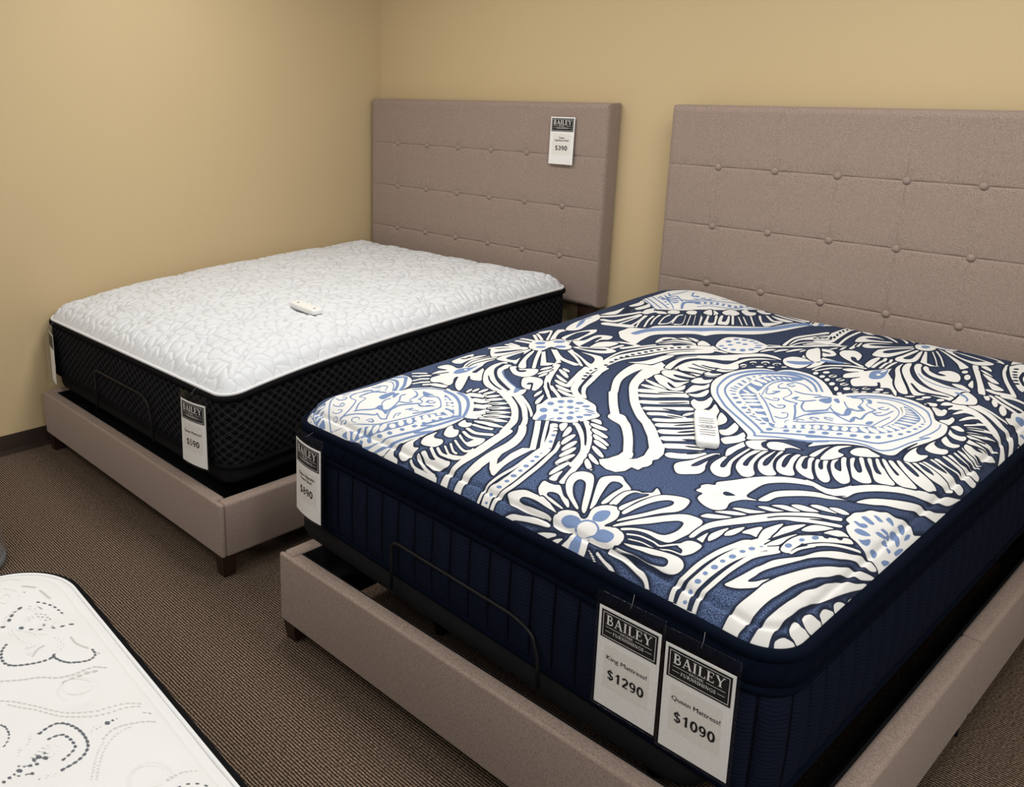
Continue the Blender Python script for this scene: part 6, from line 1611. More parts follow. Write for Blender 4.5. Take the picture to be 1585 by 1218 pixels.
Bu 1366.8,1069.5 1367.1,1065 1365.3,1060.6 1362.5,1059 1360.4,1061.1 1360.1,1065.7 1361.9,1070.1 1364.7,1071.6
Bu 1365,1091.3 1365.2,1086.6 1363.5,1082.2 1360.6,1080.7 1358.5,1082.9 1358.2,1087.5 1360,1091.9 1362.8,1093.4
Bu 1362.8,1109.7 1363,1106.6 1361.8,1103.6 1359.9,1102.6 1358.4,1104.1 1358.2,1107.2 1359.4,1110.2 1361.3,1111.2
Bu 923.7,944.3 916,984.4 904.9,1072.9 914,1130.2 955.2,1175.2 1000.3,1184.8 992,1150.4 955.9,1122.3 946.3,1076.3 954.7,1016 967.4,962.7 1013.2,902.3 1063.5,836.1 1087.4,800.4 1069.8,801.5 1005,858.7 951.6,908.8
Wt 937.4,930.6,16.5 962.8,959.7,16.5
Wt 951.6,913.3,17.6 976,939.3,17.6
Wt 968.7,895.2,20.9 992.9,920.8,21
Wt 987,874.6,21.8 1010.9,899.9,21.8
Wt 1012.3,844.9,25.5 1037.3,867.1,25.3
Wt 1039.4,820.1,24.2 1064.6,827.3,24
Wt 922.6,972,11 948.4,956.5,10.9
Wt 918.2,1011.3,18.6 965.2,971.7,18.2
Wt 904.8,1057.4,25.5 941.5,1039.2,25.1
Wt 905.5,1089.1,22.4 938,1075.5,22.1
Wt 913.9,1116.1,16.3 939.2,1101.3,16.1
Wt 925.5,1135.2,11.7 946.2,1119.1,11.5
Wt 937.4,1147.1,9.1 954,1133.8,9
Wt 950.3,1156.7,9.1 965.5,1146.1,9
Wt 962.8,1164.6,7.9 978.2,1153.3,7.8
Bs 978.4,965.1,5.7 1012,927.9,5.2 1051.4,873.7,4.7 1087.3,820.7,4.6 1100.1,806.3,5.3
Bs 979.2,970.7,3.3 959.5,1040.6,3.9 956.1,1096.8,6.4 975.6,1133,10.5 1022.5,1137.5,7.7 1064,1099.4,5
Bu 1088,797 1115.8,799.5 1157.4,849.8 1195.5,901.1 1163.6,858.6 1207.2,904.7 1254.9,939.9 1296.8,987.6 1309.8,1021.8 1307.8,1091.3 1306.4,1122.5 1283.6,1172.8 1275.7,1177 1298.3,1172.5 1329.9,1142 1347.1,1113.9 1349.4,1077 1343.4,1023 1326,964.2 1300.6,927.3 1254.8,890.8 1178.2,827.2 1213.1,861.2 1154.3,810.5 1113.4,773.1
Wu 1127.6,804.6 1128.8,793.7 1123.9,783.1 1115.7,779.2 1109,784.1 1107.8,795.1 1112.7,805.7 1121,809.7
Wu 1143.6,818.3 1145.9,808.6 1143.6,801 1138.2,800.1 1132.8,806.3 1130.4,816.1 1132.7,823.7 1138.1,824.6
Wu 1159,833.9 1161.6,823.4 1159.5,815.5 1154,814.9 1148.2,821.9 1145.6,832.5 1147.7,840.4 1153.2,841
Wu 1177,851.8 1179.6,840.1 1176.9,831.1 1170.6,830 1164.3,837.5 1161.6,849.2 1164.3,858.4 1170.6,859.5
Wu 1192.8,867.8 1195.5,855.8 1192.8,846.7 1186.5,845.6 1180.3,853.1 1177.6,865.1 1180.2,874.5 1186.5,875.7
Wu 1178.2,849.4 1181,837.9 1178.8,829.5 1173,828.9 1166.9,836.6 1164.1,848.1 1166.2,856.7 1172,857.2
Wu 1191.8,865.1 1194.6,853.4 1192.4,844.8 1186.7,844.3 1180.6,852.1 1177.7,863.8 1179.8,872.6 1185.6,873.1
Wu 1208.7,882.8 1211.8,869.8 1209.7,860.6 1203.6,860.2 1197.1,868.8 1193.9,881.9 1195.8,891.8 1202,892.2
Wu 1227.7,897.2 1230.8,883.8 1228.7,874.5 1222.6,874.2 1216.1,883.2 1212.8,896.9 1214.5,907.5 1220.8,907.3
Wu 1245.4,911.6 1248.4,898.4 1246.2,889.1 1240.2,888.9 1233.7,898.2 1230.3,912.2 1232.2,922.4 1238.7,921.7
Wu 1264.9,924.5 1267.7,910.8 1264.9,900.8 1258.2,900.2 1251.3,909.8 1248.2,924.2 1251,934.4 1258,934.3
Wt 1263.3,946.7,18.1 1288.4,922.5,18.3
Wt 1281.3,957.7,21.6 1305.9,939.3,21.7
Wt 1294.6,975.2,20.8 1318.9,961.9,20.8
Wt 1303.1,994.7,20.2 1328.9,982.6,20.3
Wt 1311.6,1014.5,19 1337.2,1007.8,19
Wt 1313,1029.4,17.6 1343,1034.8,17.3
Wt 1313.5,1052,15.6 1347.7,1065.4,15.1
Wt 1313.1,1074.7,13.3 1347.3,1088.5,13
Wt 1311.4,1095.4,12.3 1343.4,1107.6,12
Wt 1306.4,1114.2,11.3 1335.9,1122.8,11.1
Wt 1299.9,1131.7,10.6 1325.4,1134.9,10.6
Wt 1293,1144.8,10.3 1313.7,1150.3,10.3
Wt 1285.9,1158.2,9.1 1300.2,1164.4,9.1
Bs 1130.2,851.7,6.9 1157,874,6.8 1189.8,914.4,4.7 1156.1,874.8,7.2 1199.1,923.9,9.1 1247.8,957.1,7.3 1282,973.7,6.9
Bs 1280.5,977.5,3.9 1282.9,1022.9,4.1 1287.8,1068.4,4.3
Bs 1299,992.4,3.8 1302.1,1052.4,3.4 1294.9,1109.3,2.7 1278.7,1141.4,4.3 1250,1161.2,8.2 1225.7,1152.1,9.4
Bs 1124.5,868.3,4.8 1124.8,895.6,5.8 1136,943.4,7.1 1160.1,980.7,5.4 1133,924.4,8 1164.4,987,8.4 1196.2,979.5,6 1229.7,965.8,6.3
Bs 1125.1,862.4,5.5 1103.7,914.1,5.7 1078.5,964.3,5.9
Bs 1078.5,964.3,4.2 1074.6,982.2,7.5 1052.2,980.3,10 1032.8,991.1,3.9 1032.1,1041.5,4.1 1007.5,1072.5,5
Bs 1084.1,1006,5.6 1096.3,966.4,5.5 1116.6,941.7,7
Bs 1116.6,941.7,8.3 1130.9,954.3,7.1 1153.2,996,8.2 1120.6,950.9,7.1 1148.2,988.4,6.4 1151.1,1011.6,3.8 1145.5,1039.3,3.2
Bs 1051.3,1006.5,5.8 1055.5,1029.5,9.1 1060.3,1007.2,5.7 1081.4,1011.9,8.9 1100.1,1041.1,7.8
Bs 1030.9,1068.7,8.8 1055.6,1066.8,9.7 1092.6,1087.9,9.6
Bs 1090.3,1062.4,8.4 1111.4,1089.6,8.4
Bu 1107.3,1046.5 1107.4,1069.1 1119.9,1087.1 1129.9,1079.8 1137.5,1052.4 1129.7,1039.6
Bu 1131.6,1086.2 1136.6,1100.6 1151.1,1080.3 1154,1065.8 1142.7,1071.2
Bs 1090.8,1065,8.2 1104.9,1084.8,9 1120.1,1091.9,9.5
Bs 1151.6,1020.4,4.9 1165.8,1003.5,5.8 1177.5,997,7.8 1194.5,992.8,9.1 1202.2,1009.9,7.4
Bu 1184.2,1046.7 1195.7,1050.6 1209,1009.1 1201.3,992.2 1196.6,997.9
Bs 1196.6,1043.3,5.6 1179.3,1058.3,4.5 1159.5,1089.3,3.9
Bs 1195.7,1050.6,9.8 1209.9,1047.5,11.1 1221.7,1065.8,9.2
Bs 1221.7,1065.8,5.3 1200.9,1090.2,3.7 1194.4,1127.1,3.6 1179.7,1147,9.7 1163.2,1138.3,12.3
Bu 1198.8,1079.4 1202.4,1091.8 1222.4,1069.2 1211.1,1065.4
Bs 1226.4,973.5,5.1 1224.7,1002,8.8 1240.9,998.6,7.6 1236.6,1044.8,5.5 1242.1,1083.8,6.7
Bu 1221.2,978.2 1224.1,1008.6 1234.3,972.1
Bu 1259.8,983 1261.3,999.7 1270.4,1005.3 1274.4,982.5 1265.7,973.6
Bs 1185.8,1153.6,6.3 1206.6,1140.2,3.2 1210.7,1109.6,3 1229.1,1095,6.2 1241.2,1091.3,7.5
Bu 1196,1155.6 1208.6,1151.4 1217,1125.1 1206,1130.8
Bs 1242.4,1109.7,5.1 1248.2,1105.8,7.5 1260.8,1111.2,5.8 1261.7,1130.9,3.5
Bs 1242.2,1107.6,5 1248.3,1127.2,5
Bs 1244.9,1066.1,5.9 1261.7,1055.6,8.7 1272.5,1075.8,5.2 1277,1118.3,4.4
Bs 1250.5,1068,5.7 1258.9,1083.9,5.7
Bs 965.1,1036.9,3.6 980.1,995.2,4.1 993.3,998,8.9 999.9,1033.5,7
Bs 988.1,1022.9,7.6 998.6,1036,7.6
Bs 974,1105.8,4.7 975.6,1077.6,3.2 989,1060.5,8.9 1001.2,1075.4,9.1
Bs 990.2,1103.1,6.9 1004.5,1098.6,8.7 1007.9,1112,5.7
Bs 988.6,1111.4,7.4 996.7,1125,7.4
Bs 997,957.3,6.8 1015.4,954.2,7.8 1029.9,963.4,5.8 1024.6,979.6,4.8 1015.7,972.7,7.9
Bs 1025.6,924.6,5.7 1052.7,908.1,8.1 1066.3,922.9,5.5 1059.1,943.1,6.4 1048.2,931.2,8.4
Bs 1081,846.8,8 1096.6,847.4,8.3 1104.2,864,3.8 1092.6,893.3,4.1 1081.3,887.6,8.7
Bs 1117.5,825.4,2.5 1113.2,841,3.3 1115.9,848.1,5.3
Bs 1133.2,859.2,3.1 1131.7,876.5,5.4 1142.1,880.1,7.3
Bs 1149,903.1,4.2 1151.4,919.6,7 1165,918.7,7.2
Bs 1164.1,902.4,7.5 1150.6,900.9,4 1147.7,916.7,5.4 1159.6,924.3,7.4
Bs 1187.6,951,5.1 1175.5,940.7,6.8 1169.9,950.5,4.9 1185.3,960.7,4.7
Wu 1008.5,1268.3 1010.6,1257.1 1007.3,1248.2 1000.6,1246.8 994.4,1253.8 992.3,1265 995.6,1273.9 1002.3,1275.3
Wu 1034.6,1253.8 1036.6,1242.7 1033.3,1233.9 1026.8,1232.4 1020.7,1239.2 1018.7,1250.3 1022,1259.2 1028.6,1260.6
Wu 1056.5,1235.9 1058.9,1224.1 1056.1,1215.3 1049.7,1214.4 1043.4,1222.1 1041,1233.9 1043.8,1242.9 1050.3,1243.7
Wu 1081.9,1212.7 1084.4,1200 1081.3,1190.4 1074.4,1189.4 1067.7,1197.6 1065.1,1210.4 1068.3,1220.1 1075.2,1221.1
Wu 1105.7,1179.5 1109.7,1164.9 1108.2,1155.5 1102.1,1156.8 1094.9,1168 1090.8,1182.7 1092.2,1192.3 1098.4,1190.9
Wu 1129.7,1148.4 1131.7,1137.4 1128.9,1129 1122.9,1127.9 1117.2,1135 1115.1,1146 1117.9,1154.5 1123.9,1155.5
Wu 1028.5,1299.6 1029.6,1288.8 1025.2,1279.3 1017.8,1276.5 1011.7,1282.1 1010.5,1292.8 1014.9,1302.4 1022.4,1305.2
Wu 1057.2,1282.7 1058.3,1270.7 1053.2,1259.9 1044.8,1256.5 1038,1262.5 1036.9,1274.5 1042,1285.4 1050.5,1288.8
Wu 1086.3,1267.3 1087.3,1254.8 1081.8,1243.5 1073,1239.8 1066,1245.9 1064.9,1258.4 1070.4,1269.9 1079.3,1273.5
Wu 1110.4,1238 1111.3,1225.8 1105.9,1214.6 1097.3,1210.9 1090.5,1216.9 1089.5,1229.1 1094.9,1240.4 1103.6,1244.1
Wu 1129.1,1204.5 1130.6,1192.6 1126.5,1182.6 1119,1180.3 1112.6,1187 1111.1,1198.9 1115.2,1209 1122.7,1211.4
Wu 1147.4,1216.5 1148,1206.3 1143.3,1196.8 1136,1193.5 1130.4,1198.2 1129.7,1208.4 1134.5,1218 1141.8,1221.3
Wu 1167.8,1247.7 1168,1237.2 1162.6,1227 1154.7,1222.9 1148.8,1227.5 1148.5,1238 1153.9,1248.3 1161.9,1252.3
Wu 1196.6,1265.3 1196.8,1254.8 1191.4,1244.6 1183.5,1240.5 1177.8,1245.1 1177.6,1255.6 1183,1265.9 1190.9,1269.9
Wu 1156.3,1195.6 1156.1,1188.8 1151.9,1181.6 1146.2,1178.1 1142.2,1180.5 1142.3,1187.3 1146.5,1194.6 1152.3,1198
Wu 1171.9,1212.4 1171.7,1205.5 1167.5,1198.3 1161.8,1194.9 1157.8,1197.3 1158,1204.1 1162.2,1211.4 1168,1214.8
Wu 1197.3,1239.7 1196.5,1232.2 1190.9,1223.4 1183.7,1218.4 1179.2,1220.2 1180,1227.7 1185.7,1236.5 1192.8,1241.5
Wu 1217,1251.5 1216.4,1245 1211.8,1237.6 1205.9,1233.6 1202.1,1235.4 1202.6,1242 1207.2,1249.4 1213.2,1253.3
Wu 1236.9,1256.5 1236.3,1250 1231.7,1242.6 1225.9,1238.6 1222.1,1240.4 1222.7,1246.9 1227.3,1254.3 1233.2,1258.3
Wu 1230.9,1285.2 1231.6,1278.1 1229.2,1272.2 1225.1,1271 1221.6,1275.1 1220.8,1282.3 1223.2,1288.2 1227.4,1289.4
Wu 1272.9,1272 1271.7,1264.8 1265.7,1255.7 1258.4,1249.9 1254.1,1250.9 1255.4,1258 1261.4,1267.2 1268.7,1272.9
Wu 1301.3,1274.4 1300.6,1266.2 1295.1,1256.5 1288.1,1251 1283.6,1253.2 1284.3,1261.5 1289.8,1271.1 1296.9,1276.4
Wu 1308,1297.2 1307.1,1289.2 1301.5,1279.7 1294.5,1274.4 1290,1276.5 1290.8,1284.8 1296.4,1294.3 1303.5,1299.4
Ns 1045.9,1265.6,3.6 1048.8,1281,3.6
Ns 1074.4,1249.7,3.8 1078.6,1267.4,3.8
Ns 1098.7,1220.6,3.8 1103.2,1237.3,3.8
Ns 1136.3,1202.7,3.9 1141.5,1217.7,3.9
Ns 1155.7,1232.9,4.1 1162.5,1249.7,4.1
Wu 832.7,1226.9 835.4,1214.1 831.7,1202.9 823.6,1200.1 815.7,1207.5 812.8,1220.5 816.7,1231.5 825,1234
Wu 860.7,1256.3 862.6,1243.5 857.6,1231.1 848.5,1226.4 840.2,1233.4 837.6,1247.4 842.7,1259.9 852.4,1263.3
Wu 890.5,1270.9 890.9,1261 884.4,1251.6 875.4,1247.1 868.9,1250.8 868.2,1261.2 874.2,1271.8 883.5,1275.7
Wu 825.7,1178.4 829.2,1164.4 825.7,1153.2 817.2,1151.2 808.6,1159.6 805.1,1173.5 808.7,1184.8 817.3,1186.8
Wu 862.8,1213.2 863.4,1203.5 859,1191.8 851.7,1185.8 845.9,1188.6 845.3,1198.1 850.2,1208.8 857.5,1215.1
Wu 887.2,1238.6 886.3,1232.2 881.1,1222.2 874.9,1213.7 870,1214.8 869.7,1223.8 874.8,1234.1 882.3,1239.7
Wu 915.3,1260.5 914.6,1254.9 909,1249.7 901.9,1247.5 897.6,1249 898.5,1254 903.9,1259.8 910.8,1262.6
Wp 781.9,1064.8 781,1085.8 800.6,1089.9 822.1,1114.8 810.1,1072.7
Wp 770.7,1015.1 772.3,1038.4 788.6,1033.9 810.9,1052 806.8,1021.1 788,1006.6
Ns 822.9,1204.1,5.7 826.7,1217.6,8 836.7,1208.9,3.9
Ns 848.7,1232.6,4.9 852,1247,7.4 862.7,1239.4,4.1
Ns 877.4,1254.9,5 881,1263.4,6.7 888.8,1258.5,4
Ns 816.5,1160.1,6 820.6,1172.7,6
Wp 762.1,1761.1 724.6,1888.9 709.7,1962.3 732.8,1978.2 780.1,1779.1
Bu 776.1,1775.1 741.7,1890.6 735.8,1964.6 751,1963.9 770.7,1858.6 792.3,1784.1
Wu 794,1793.1 774.2,1877.2 748.6,1969.6 769.9,1975.3 796.5,1899.6 818.1,1876 812.4,1978.5 831.8,1966.4 835.3,1849 811,1839.3 805.9,1805
Wp 820.5,1597.3 840.7,1644.6 854.2,1739.9 844.9,1873.2 837.8,1972.7 890,1948.4 889.1,1888.3 890.7,1790.5 900.3,1665 906.5,1619.3 895.7,1582.6 859.9,1571.8
Ns 817.1,1604.6,7.7 845.3,1665.3,6.1 852.1,1776.9,4.6 843,1898,4.5 844.4,1963.6,5.1
Ns 906.5,1619.3,3.6 897.8,1702.3,3.7 886.2,1828,4.3 890.1,1941,5
Nu 884.8,1662.5 888.2,1652.9 888.7,1648 885.8,1650.5 881.4,1659.1 877.9,1668.7 877.4,1673.7 880.3,1671.1
Nu 879.4,1697.1 882.9,1687.3 883.3,1682.3 880.4,1684.9 875.9,1693.6 872.4,1703.4 871.9,1708.5 874.8,1705.9
Nu 873.8,1732.2 877.4,1722.3 877.8,1717.1 874.9,1719.8 870.4,1728.7 866.8,1738.7 866.3,1743.9 869.3,1741.2
Nu 871.3,1764 874.8,1753.9 875.3,1748.8 872.4,1751.5 867.8,1760.5 864.2,1770.7 863.7,1775.9 866.6,1773.2
Nu 870.6,1798.3 874.2,1788 874.7,1782.8 871.7,1785.5 867.1,1794.8 863.4,1805.1 863,1810.4 865.9,1807.6
Nu 869.9,1833 873.5,1822.6 874,1817.2 871.1,1820.1 866.4,1829.5 862.7,1840 862.2,1845.4 865.2,1842.5
Nu 867.1,1873.4 870.8,1862.7 871.2,1857.3 868.2,1860.2 863.5,1869.9 859.8,1880.6 859.3,1886.1 862.3,1883.1
Nu 866.4,1902.2 870.2,1891.3 870.6,1885.8 867.6,1888.8 862.9,1898.6 859.1,1909.5 858.6,1915.1 861.6,1912.1
Nu 865.7,1931.4 869.5,1920.3 870,1914.7 867,1917.7 862.1,1927.7 858.3,1938.9 857.8,1944.6 860.9,1941.5
Nu 879.2,1650.3 882.7,1640.7 883.1,1635.8 880.3,1638.3 875.8,1646.8 872.3,1656.4 871.9,1661.4 874.7,1658.8
Nu 870.8,1635.2 874.3,1625.7 874.8,1620.8 871.9,1623.3 867.4,1631.7 863.9,1641.3 863.5,1646.2 866.3,1643.7
Ws 929.3,1585.2,11.6 915.3,1680.2,13.1 910.4,1782.6,14.5 902.7,1916.5,14.8
Ws 865.2,1500.9,14.9 898.9,1545.4,15.9 953.9,1589.2,16.3
Ws 854.1,1524.9,11.3 878,1562,12.8 911.5,1577.2,13.4
Ws 861.9,1567.4,19.5 895.7,1582.6,19.2 923.7,1585.8,18.5
Wp 967.7,1568.9 964.1,1602.1 960.5,1648.6 975.1,1625.8 980.3,1575.8
Wp 975.1,1607.1 968.6,1654.3 975.2,1663.5 984.2,1616.4
Wp 953.3,1529.6 948.5,1571.2 956.8,1588.5 961.2,1547.5
Ws 929.8,1517.6,11 939.5,1549.6,11
Wp 894.6,1409 889.9,1476.6 910.5,1507.5 938.9,1514.8 967.7,1484.5 969.5,1456.9 955.3,1436.4 974.7,1421.7 1005.8,1419.9 1041.5,1423.5 1022.7,1409.5 979.8,1392.8 979.6,1336.8 963.9,1288.3 922.3,1322.3
Ns 944.7,1475,11.1 925.4,1474.3,10.6 924.9,1452.1,3.1 942.9,1429.4,6.6 959.6,1426.8,10.6 984.1,1429.2,10.9
Bs 910.4,1449.2,7.2 916.2,1419.4,5.9 937.8,1395,13.2 962.4,1391.8,20.4 1009.1,1412.1,20.4
Wp 875.7,1306.1 871.8,1335.8 883.9,1365.8 918,1371.9 946.3,1355.5 954.9,1309.1 947.5,1270.6 925.8,1262.5 896.4,1274.9
Bt 896.2,1304.8,33.9 925.3,1317.4,33.3 950.8,1351.2,30.9
Wp 899.5,1411.4 884.2,1455.7 887.4,1483.6 904.9,1503.9 960.2,1381.2 942.8,1363.2 917.9,1383.3
Wp 968.6,1497.3 962.3,1532.9 974.9,1551.9 996.3,1562.2 1025.5,1534.4 1038.8,1489.6 1038.7,1465.9 1020.1,1492.6 1011.5,1489.2 1030.1,1456.7 1076.6,1427.2 1066.4,1416.5 1033.3,1437.3 994,1464.9
Wu 1067.1,1450.6 1060.3,1516.4 1064.6,1555.5 1073.6,1558.2 1091.5,1432 1080,1430.7
Ws 1096.5,1437.3,13.5 1085.8,1565,12.3
Ws 1114.7,1445.6,11.1 1101.9,1567.6,11.7
Ws 1127.8,1448.5,10.5 1120.5,1550.1,13.9
Ws 980.9,1284.2,9 988.8,1344.2,12.9 1040.1,1397.7,16.2 1083.4,1410.3,16.5
Ws 991.7,1282.4,10.4 1014.5,1342.5,11.8 1036.1,1360.8,14
Wp 1038.7,1354.8 1059.2,1387.1 1089,1396.7 1119.4,1439.6 1136.1,1457.4 1136.8,1492.7 1150.7,1419.2 1162.5,1400.5 1182.9,1371.2 1199.5,1339.3 1238.2,1248.5 1232,1241.8 1202.5,1284.6 1182.5,1272.8 1167.5,1305.3 1170.8,1279.6 1147,1254.2 1124.7,1230.5 1104,1257.7 1095.5,1289 1106,1320.4 1086,1289.1 1071.5,1284 1062.6,1316.1 1074.7,1349.9 1083.2,1364.1 1061.6,1346.7
Bu 1121.1,1346.6 1110,1397.5 1123.9,1428.1 1137.4,1447.8 1148.7,1406.6 1154.6,1361.5 1147.4,1338.8 1134.6,1330.3
Wu 1139.7,1386.7 1140.9,1378.6 1138.8,1372.4 1134.4,1371.8 1130.4,1377 1129.1,1385.2 1131.3,1391.5 1135.7,1392.1
Wt 1131.9,1407.8,8.3 1134.2,1441.1,8.3
Nt 1092.6,1387.7,8.5 1099,1407.3,10.1 1120,1438.1,10.9
Ns 1162.9,1312.3,4.4 1177,1281.3,4.3
Nu 1152.4,1421 1138.5,1494.5 1152,1452.4 1169.6,1418.2 1179.9,1373 1165.3,1393.2
Wp 1147.1,1471.6 1141.1,1525.4 1148.4,1543.7 1160.4,1485.7 1190.3,1411.6 1236.4,1323.2 1255.1,1278.4 1233.3,1272.9 1198.3,1330.5 1170.1,1410.8
Wp 1166.3,1469.9 1150.3,1545.1 1164,1561.9 1181.8,1496.8 1211.5,1433.9 1245,1390.1 1288,1360.5 1320,1359.7 1353.8,1346.1 1355.8,1315.4 1334.9,1315.9 1294.1,1312.7 1287.6,1301 1266.7,1282.1 1223.7,1357.6
Nt 1229.9,1373.9,6.1 1266.8,1323.3,8.5 1290.7,1322.3,13.9 1337.3,1339.6,13.3
Wp 1185.6,1511.6 1173.3,1564.9 1190,1570.1 1207.9,1513.1 1234.8,1468.8 1294.8,1434.4 1339.3,1428.3 1367.3,1425.8 1361.7,1347.1 1341.6,1357.8 1283.2,1374 1232.3,1425.8
Bs 1212.2,1475.7,3.6 1247.7,1432.2,5 1303,1410.1,7.1 1358.7,1433.3,6.9
Wp 1204,1530.4 1199.4,1563.2 1213.3,1555.9 1228.8,1524.4 1258.2,1503.8 1272.4,1513.9 1256.4,1522.3 1248.1,1523.8 1248.6,1545.1 1267,1569.9 1292.1,1560.7 1309.8,1529.6 1317.5,1489 1303.4,1473.1 1274,1470.4 1238.7,1483.1
Wp 1307.7,1453.6 1318.6,1466 1338.1,1464.6 1366.7,1434.2 1349.1,1430.7 1328.8,1434.7
Wp 1356.2,1308.1 1355.8,1339.9 1353.1,1398.7 1362.9,1420.1 1384.7,1403.7 1399.9,1381.4 1406.3,1348.1 1393.4,1325.2 1374.2,1309.3
Bs 1345.7,1389.7,14.2 1362.3,1383.1,11.6 1377.4,1367.1,6.3 1382.1,1347.5,4.7
Wp 1296.8,1659.8 1298.8,1678 1307.5,1682.1 1352.1,1568.8 1398.8,1451.1 1391.2,1435.5 1379.8,1442.3 1350.1,1527.1
Wp 1314.1,1678.7 1324.3,1695.5 1346.2,1673.4 1353,1650.6 1333.4,1658.4
Wp 1322.1,1645.5 1343.5,1639.2 1369.4,1610.3 1352.6,1609.4
Wp 1338.6,1612.9 1364.8,1604.4 1399.9,1564.8 1376,1560
Wp 1370,1552 1389.6,1549.8 1423.3,1527.9 1400.5,1499.7
Ws 1397.5,1485.9,23.9 1415.1,1486,23.2 1449.7,1517,17.1
Wu 1307.9,1598.6 1309.1,1585.3 1305,1574.8 1298.1,1573.2 1292.4,1581.5 1291.2,1594.9 1295.3,1605.4 1302.2,1606.9
Wu 1328.1,1555.3 1331.7,1534.2 1328.8,1520.5 1321,1522 1312.9,1538.1 1309.1,1559.5 1312,1573.4 1319.9,1571.6
Wp 1342.1,1478.8 1338.4,1537.5 1362.1,1465.5
Ws 1366,1750.3,12.8 1376.8,1680.8,12.2 1405.6,1602.5,14.6 1447.2,1525.1,17.3
Wp 1372.8,1737.9 1376.3,1763.6 1397.6,1804 1454.5,1601.9 1444.3,1578.4 1417.1,1621.3 1395.6,1666.4
Nu 1396.5,1744.4 1396.3,1739 1393.7,1733 1390.2,1730.2 1387.9,1732.1 1388.1,1737.5 1390.7,1743.4 1394.2,1746.2
Nu 1401.4,1715.7 1401.1,1710.2 1398.6,1704.3 1395.2,1701.3 1392.9,1703.1 1393.1,1708.5 1395.7,1714.4 1399.1,1717.3
Nu 1408.4,1691 1408.1,1685.7 1405.6,1679.6 1402.3,1676.5 1400.1,1678.1 1400.3,1683.5 1402.8,1689.4 1406.2,1692.5
Nu 1414.9,1671.7 1414.7,1666.4 1412.2,1660.3 1408.9,1657 1406.8,1658.5 1407,1663.7 1409.5,1669.8 1412.8,1673.1
Nu 1423.2,1646.6 1422.9,1641.3 1420.5,1635 1417.3,1631.5 1415.2,1632.8 1415.5,1638 1417.9,1644.2 1421.1,1647.7
Nu 1431.8,1623.8 1431.6,1618.6 1429.2,1612.2 1426.1,1608.4 1424.1,1609.4 1424.3,1614.6 1426.7,1620.9 1429.8,1624.8
Wp 1369.4,1765.2 1356.9,1847.9 1364.4,1924.9 1386.9,1842.7 1379.9,1789.7
Ns 1416.2,1729.3,6.2 1423,1670.9,6.2 1445.1,1627.3,8.4
Ws 1411.8,1448.9,14.9 1443.2,1427.4,17.8 1481,1427.3,20.7
Ws 1424.5,1461.6,17.4 1457,1450.4,19.7 1486.4,1466.7,11.9
Ws 1433.8,1479,18.9 1453.1,1498.2,18.5 1479.7,1517,13.9
Wu 1277.1,1275.8 1276.4,1267.5 1271.1,1258.2 1264.1,1253.4 1259.5,1256 1260.1,1264.3 1265.5,1273.5 1272.5,1278.3
Wu 1309.1,1303.5 1308.4,1293.9 1302.4,1283.2 1294.5,1277.8 1289.2,1280.9 1289.8,1290.8 1295.9,1301.5 1303.9,1306.7
Wu 1340.6,1310.3 1340.5,1300.4 1335.3,1291 1328.1,1287 1323.2,1291 1323.2,1301 1328.3,1311 1335.5,1314.8
Wu 1336,1270.2 1335.5,1262 1330.7,1251.1 1324.4,1244.5 1319.8,1247.3 1319.9,1257.1 1324.9,1267.4 1331.6,1272.5
Wu 1367,1298 1365.1,1288.7 1356.3,1278.4 1346.2,1271.7 1340.7,1272.4 1342.6,1281.5 1351.1,1293 1361.2,1299.9
Wu 1393.7,1290.8 1392.2,1280.1 1383.7,1269.2 1372.9,1265.6 1366.8,1268.7 1369,1276.7 1377.7,1286.9 1387.8,1293.4
Wp 1103.2,1746 1097.2,1783.3 1112.4,1817.4 1102.9,1858.8 1107.7,1902.8 1126.1,1914.6 1155.4,1885.8 1156,1854.8 1176.9,1857.2 1205.1,1836.6 1205,1800.6 1185.8,1787.1 1156.8,1787.9 1161.1,1768.1 1156.3,1733.4 1135.2,1718 1118.2,1724.7
Bu 1137.5,1880.7 1139,1862.3 1132.7,1847.8 1122.2,1845.5 1113.6,1856.7 1111.9,1875.1 1118.3,1889.9 1128.9,1892.1
Bu 1137.8,1783.3 1139.7,1766.4 1134.8,1753.5 1125.8,1752.3 1117.9,1763.3 1115.8,1780.4 1120.8,1793.4 1129.9,1794.6
Bu 1143,1835.5 1160.9,1847.3 1187.8,1831.3 1178.9,1807.8 1157.8,1813.3
Wu 1144.9,1831.2 1144.9,1822.5 1140.5,1814.4 1134.1,1811.6 1129.7,1815.9 1129.6,1824.7 1134.1,1832.9 1140.5,1835.6
Wp 1206.9,1838.4 1230.8,1874.6 1257.5,1901.8 1305.6,1933.8 1330.1,1919.3 1333.2,1876.6 1320,1844.7 1279.2,1829.8 1244.9,1829.3
Nu 1217.6,1849.2 1246.7,1860.8 1284.6,1888 1304.3,1891.1 1291.3,1865.6 1261.1,1851.8
Wp 1220.9,1816.7 1259.2,1820.5 1306.8,1813.3 1341.6,1785.5 1358.2,1751.1 1330.8,1762.1 1270,1785.6
Nu 1227.3,1811.4 1273.3,1812 1323.5,1786.9 1330.5,1767.2 1283.8,1777.5
Wp 1181.9,1777.2 1204.4,1788 1250,1776.3 1302.6,1752.8 1334.7,1734.1 1332.9,1710.6 1302.2,1681.6 1262.9,1699.7 1215.2,1740.7
Nu 1207.3,1779.2 1255.4,1759.1 1301.7,1740.9 1305.1,1733.5 1281.1,1713.3 1240.9,1732.7
Wp 1163.2,1776.2 1183.2,1766.5 1227.1,1718.5 1289.4,1651.7 1294,1630.2 1281.7,1606.4 1258.3,1651 1207.7,1721.4
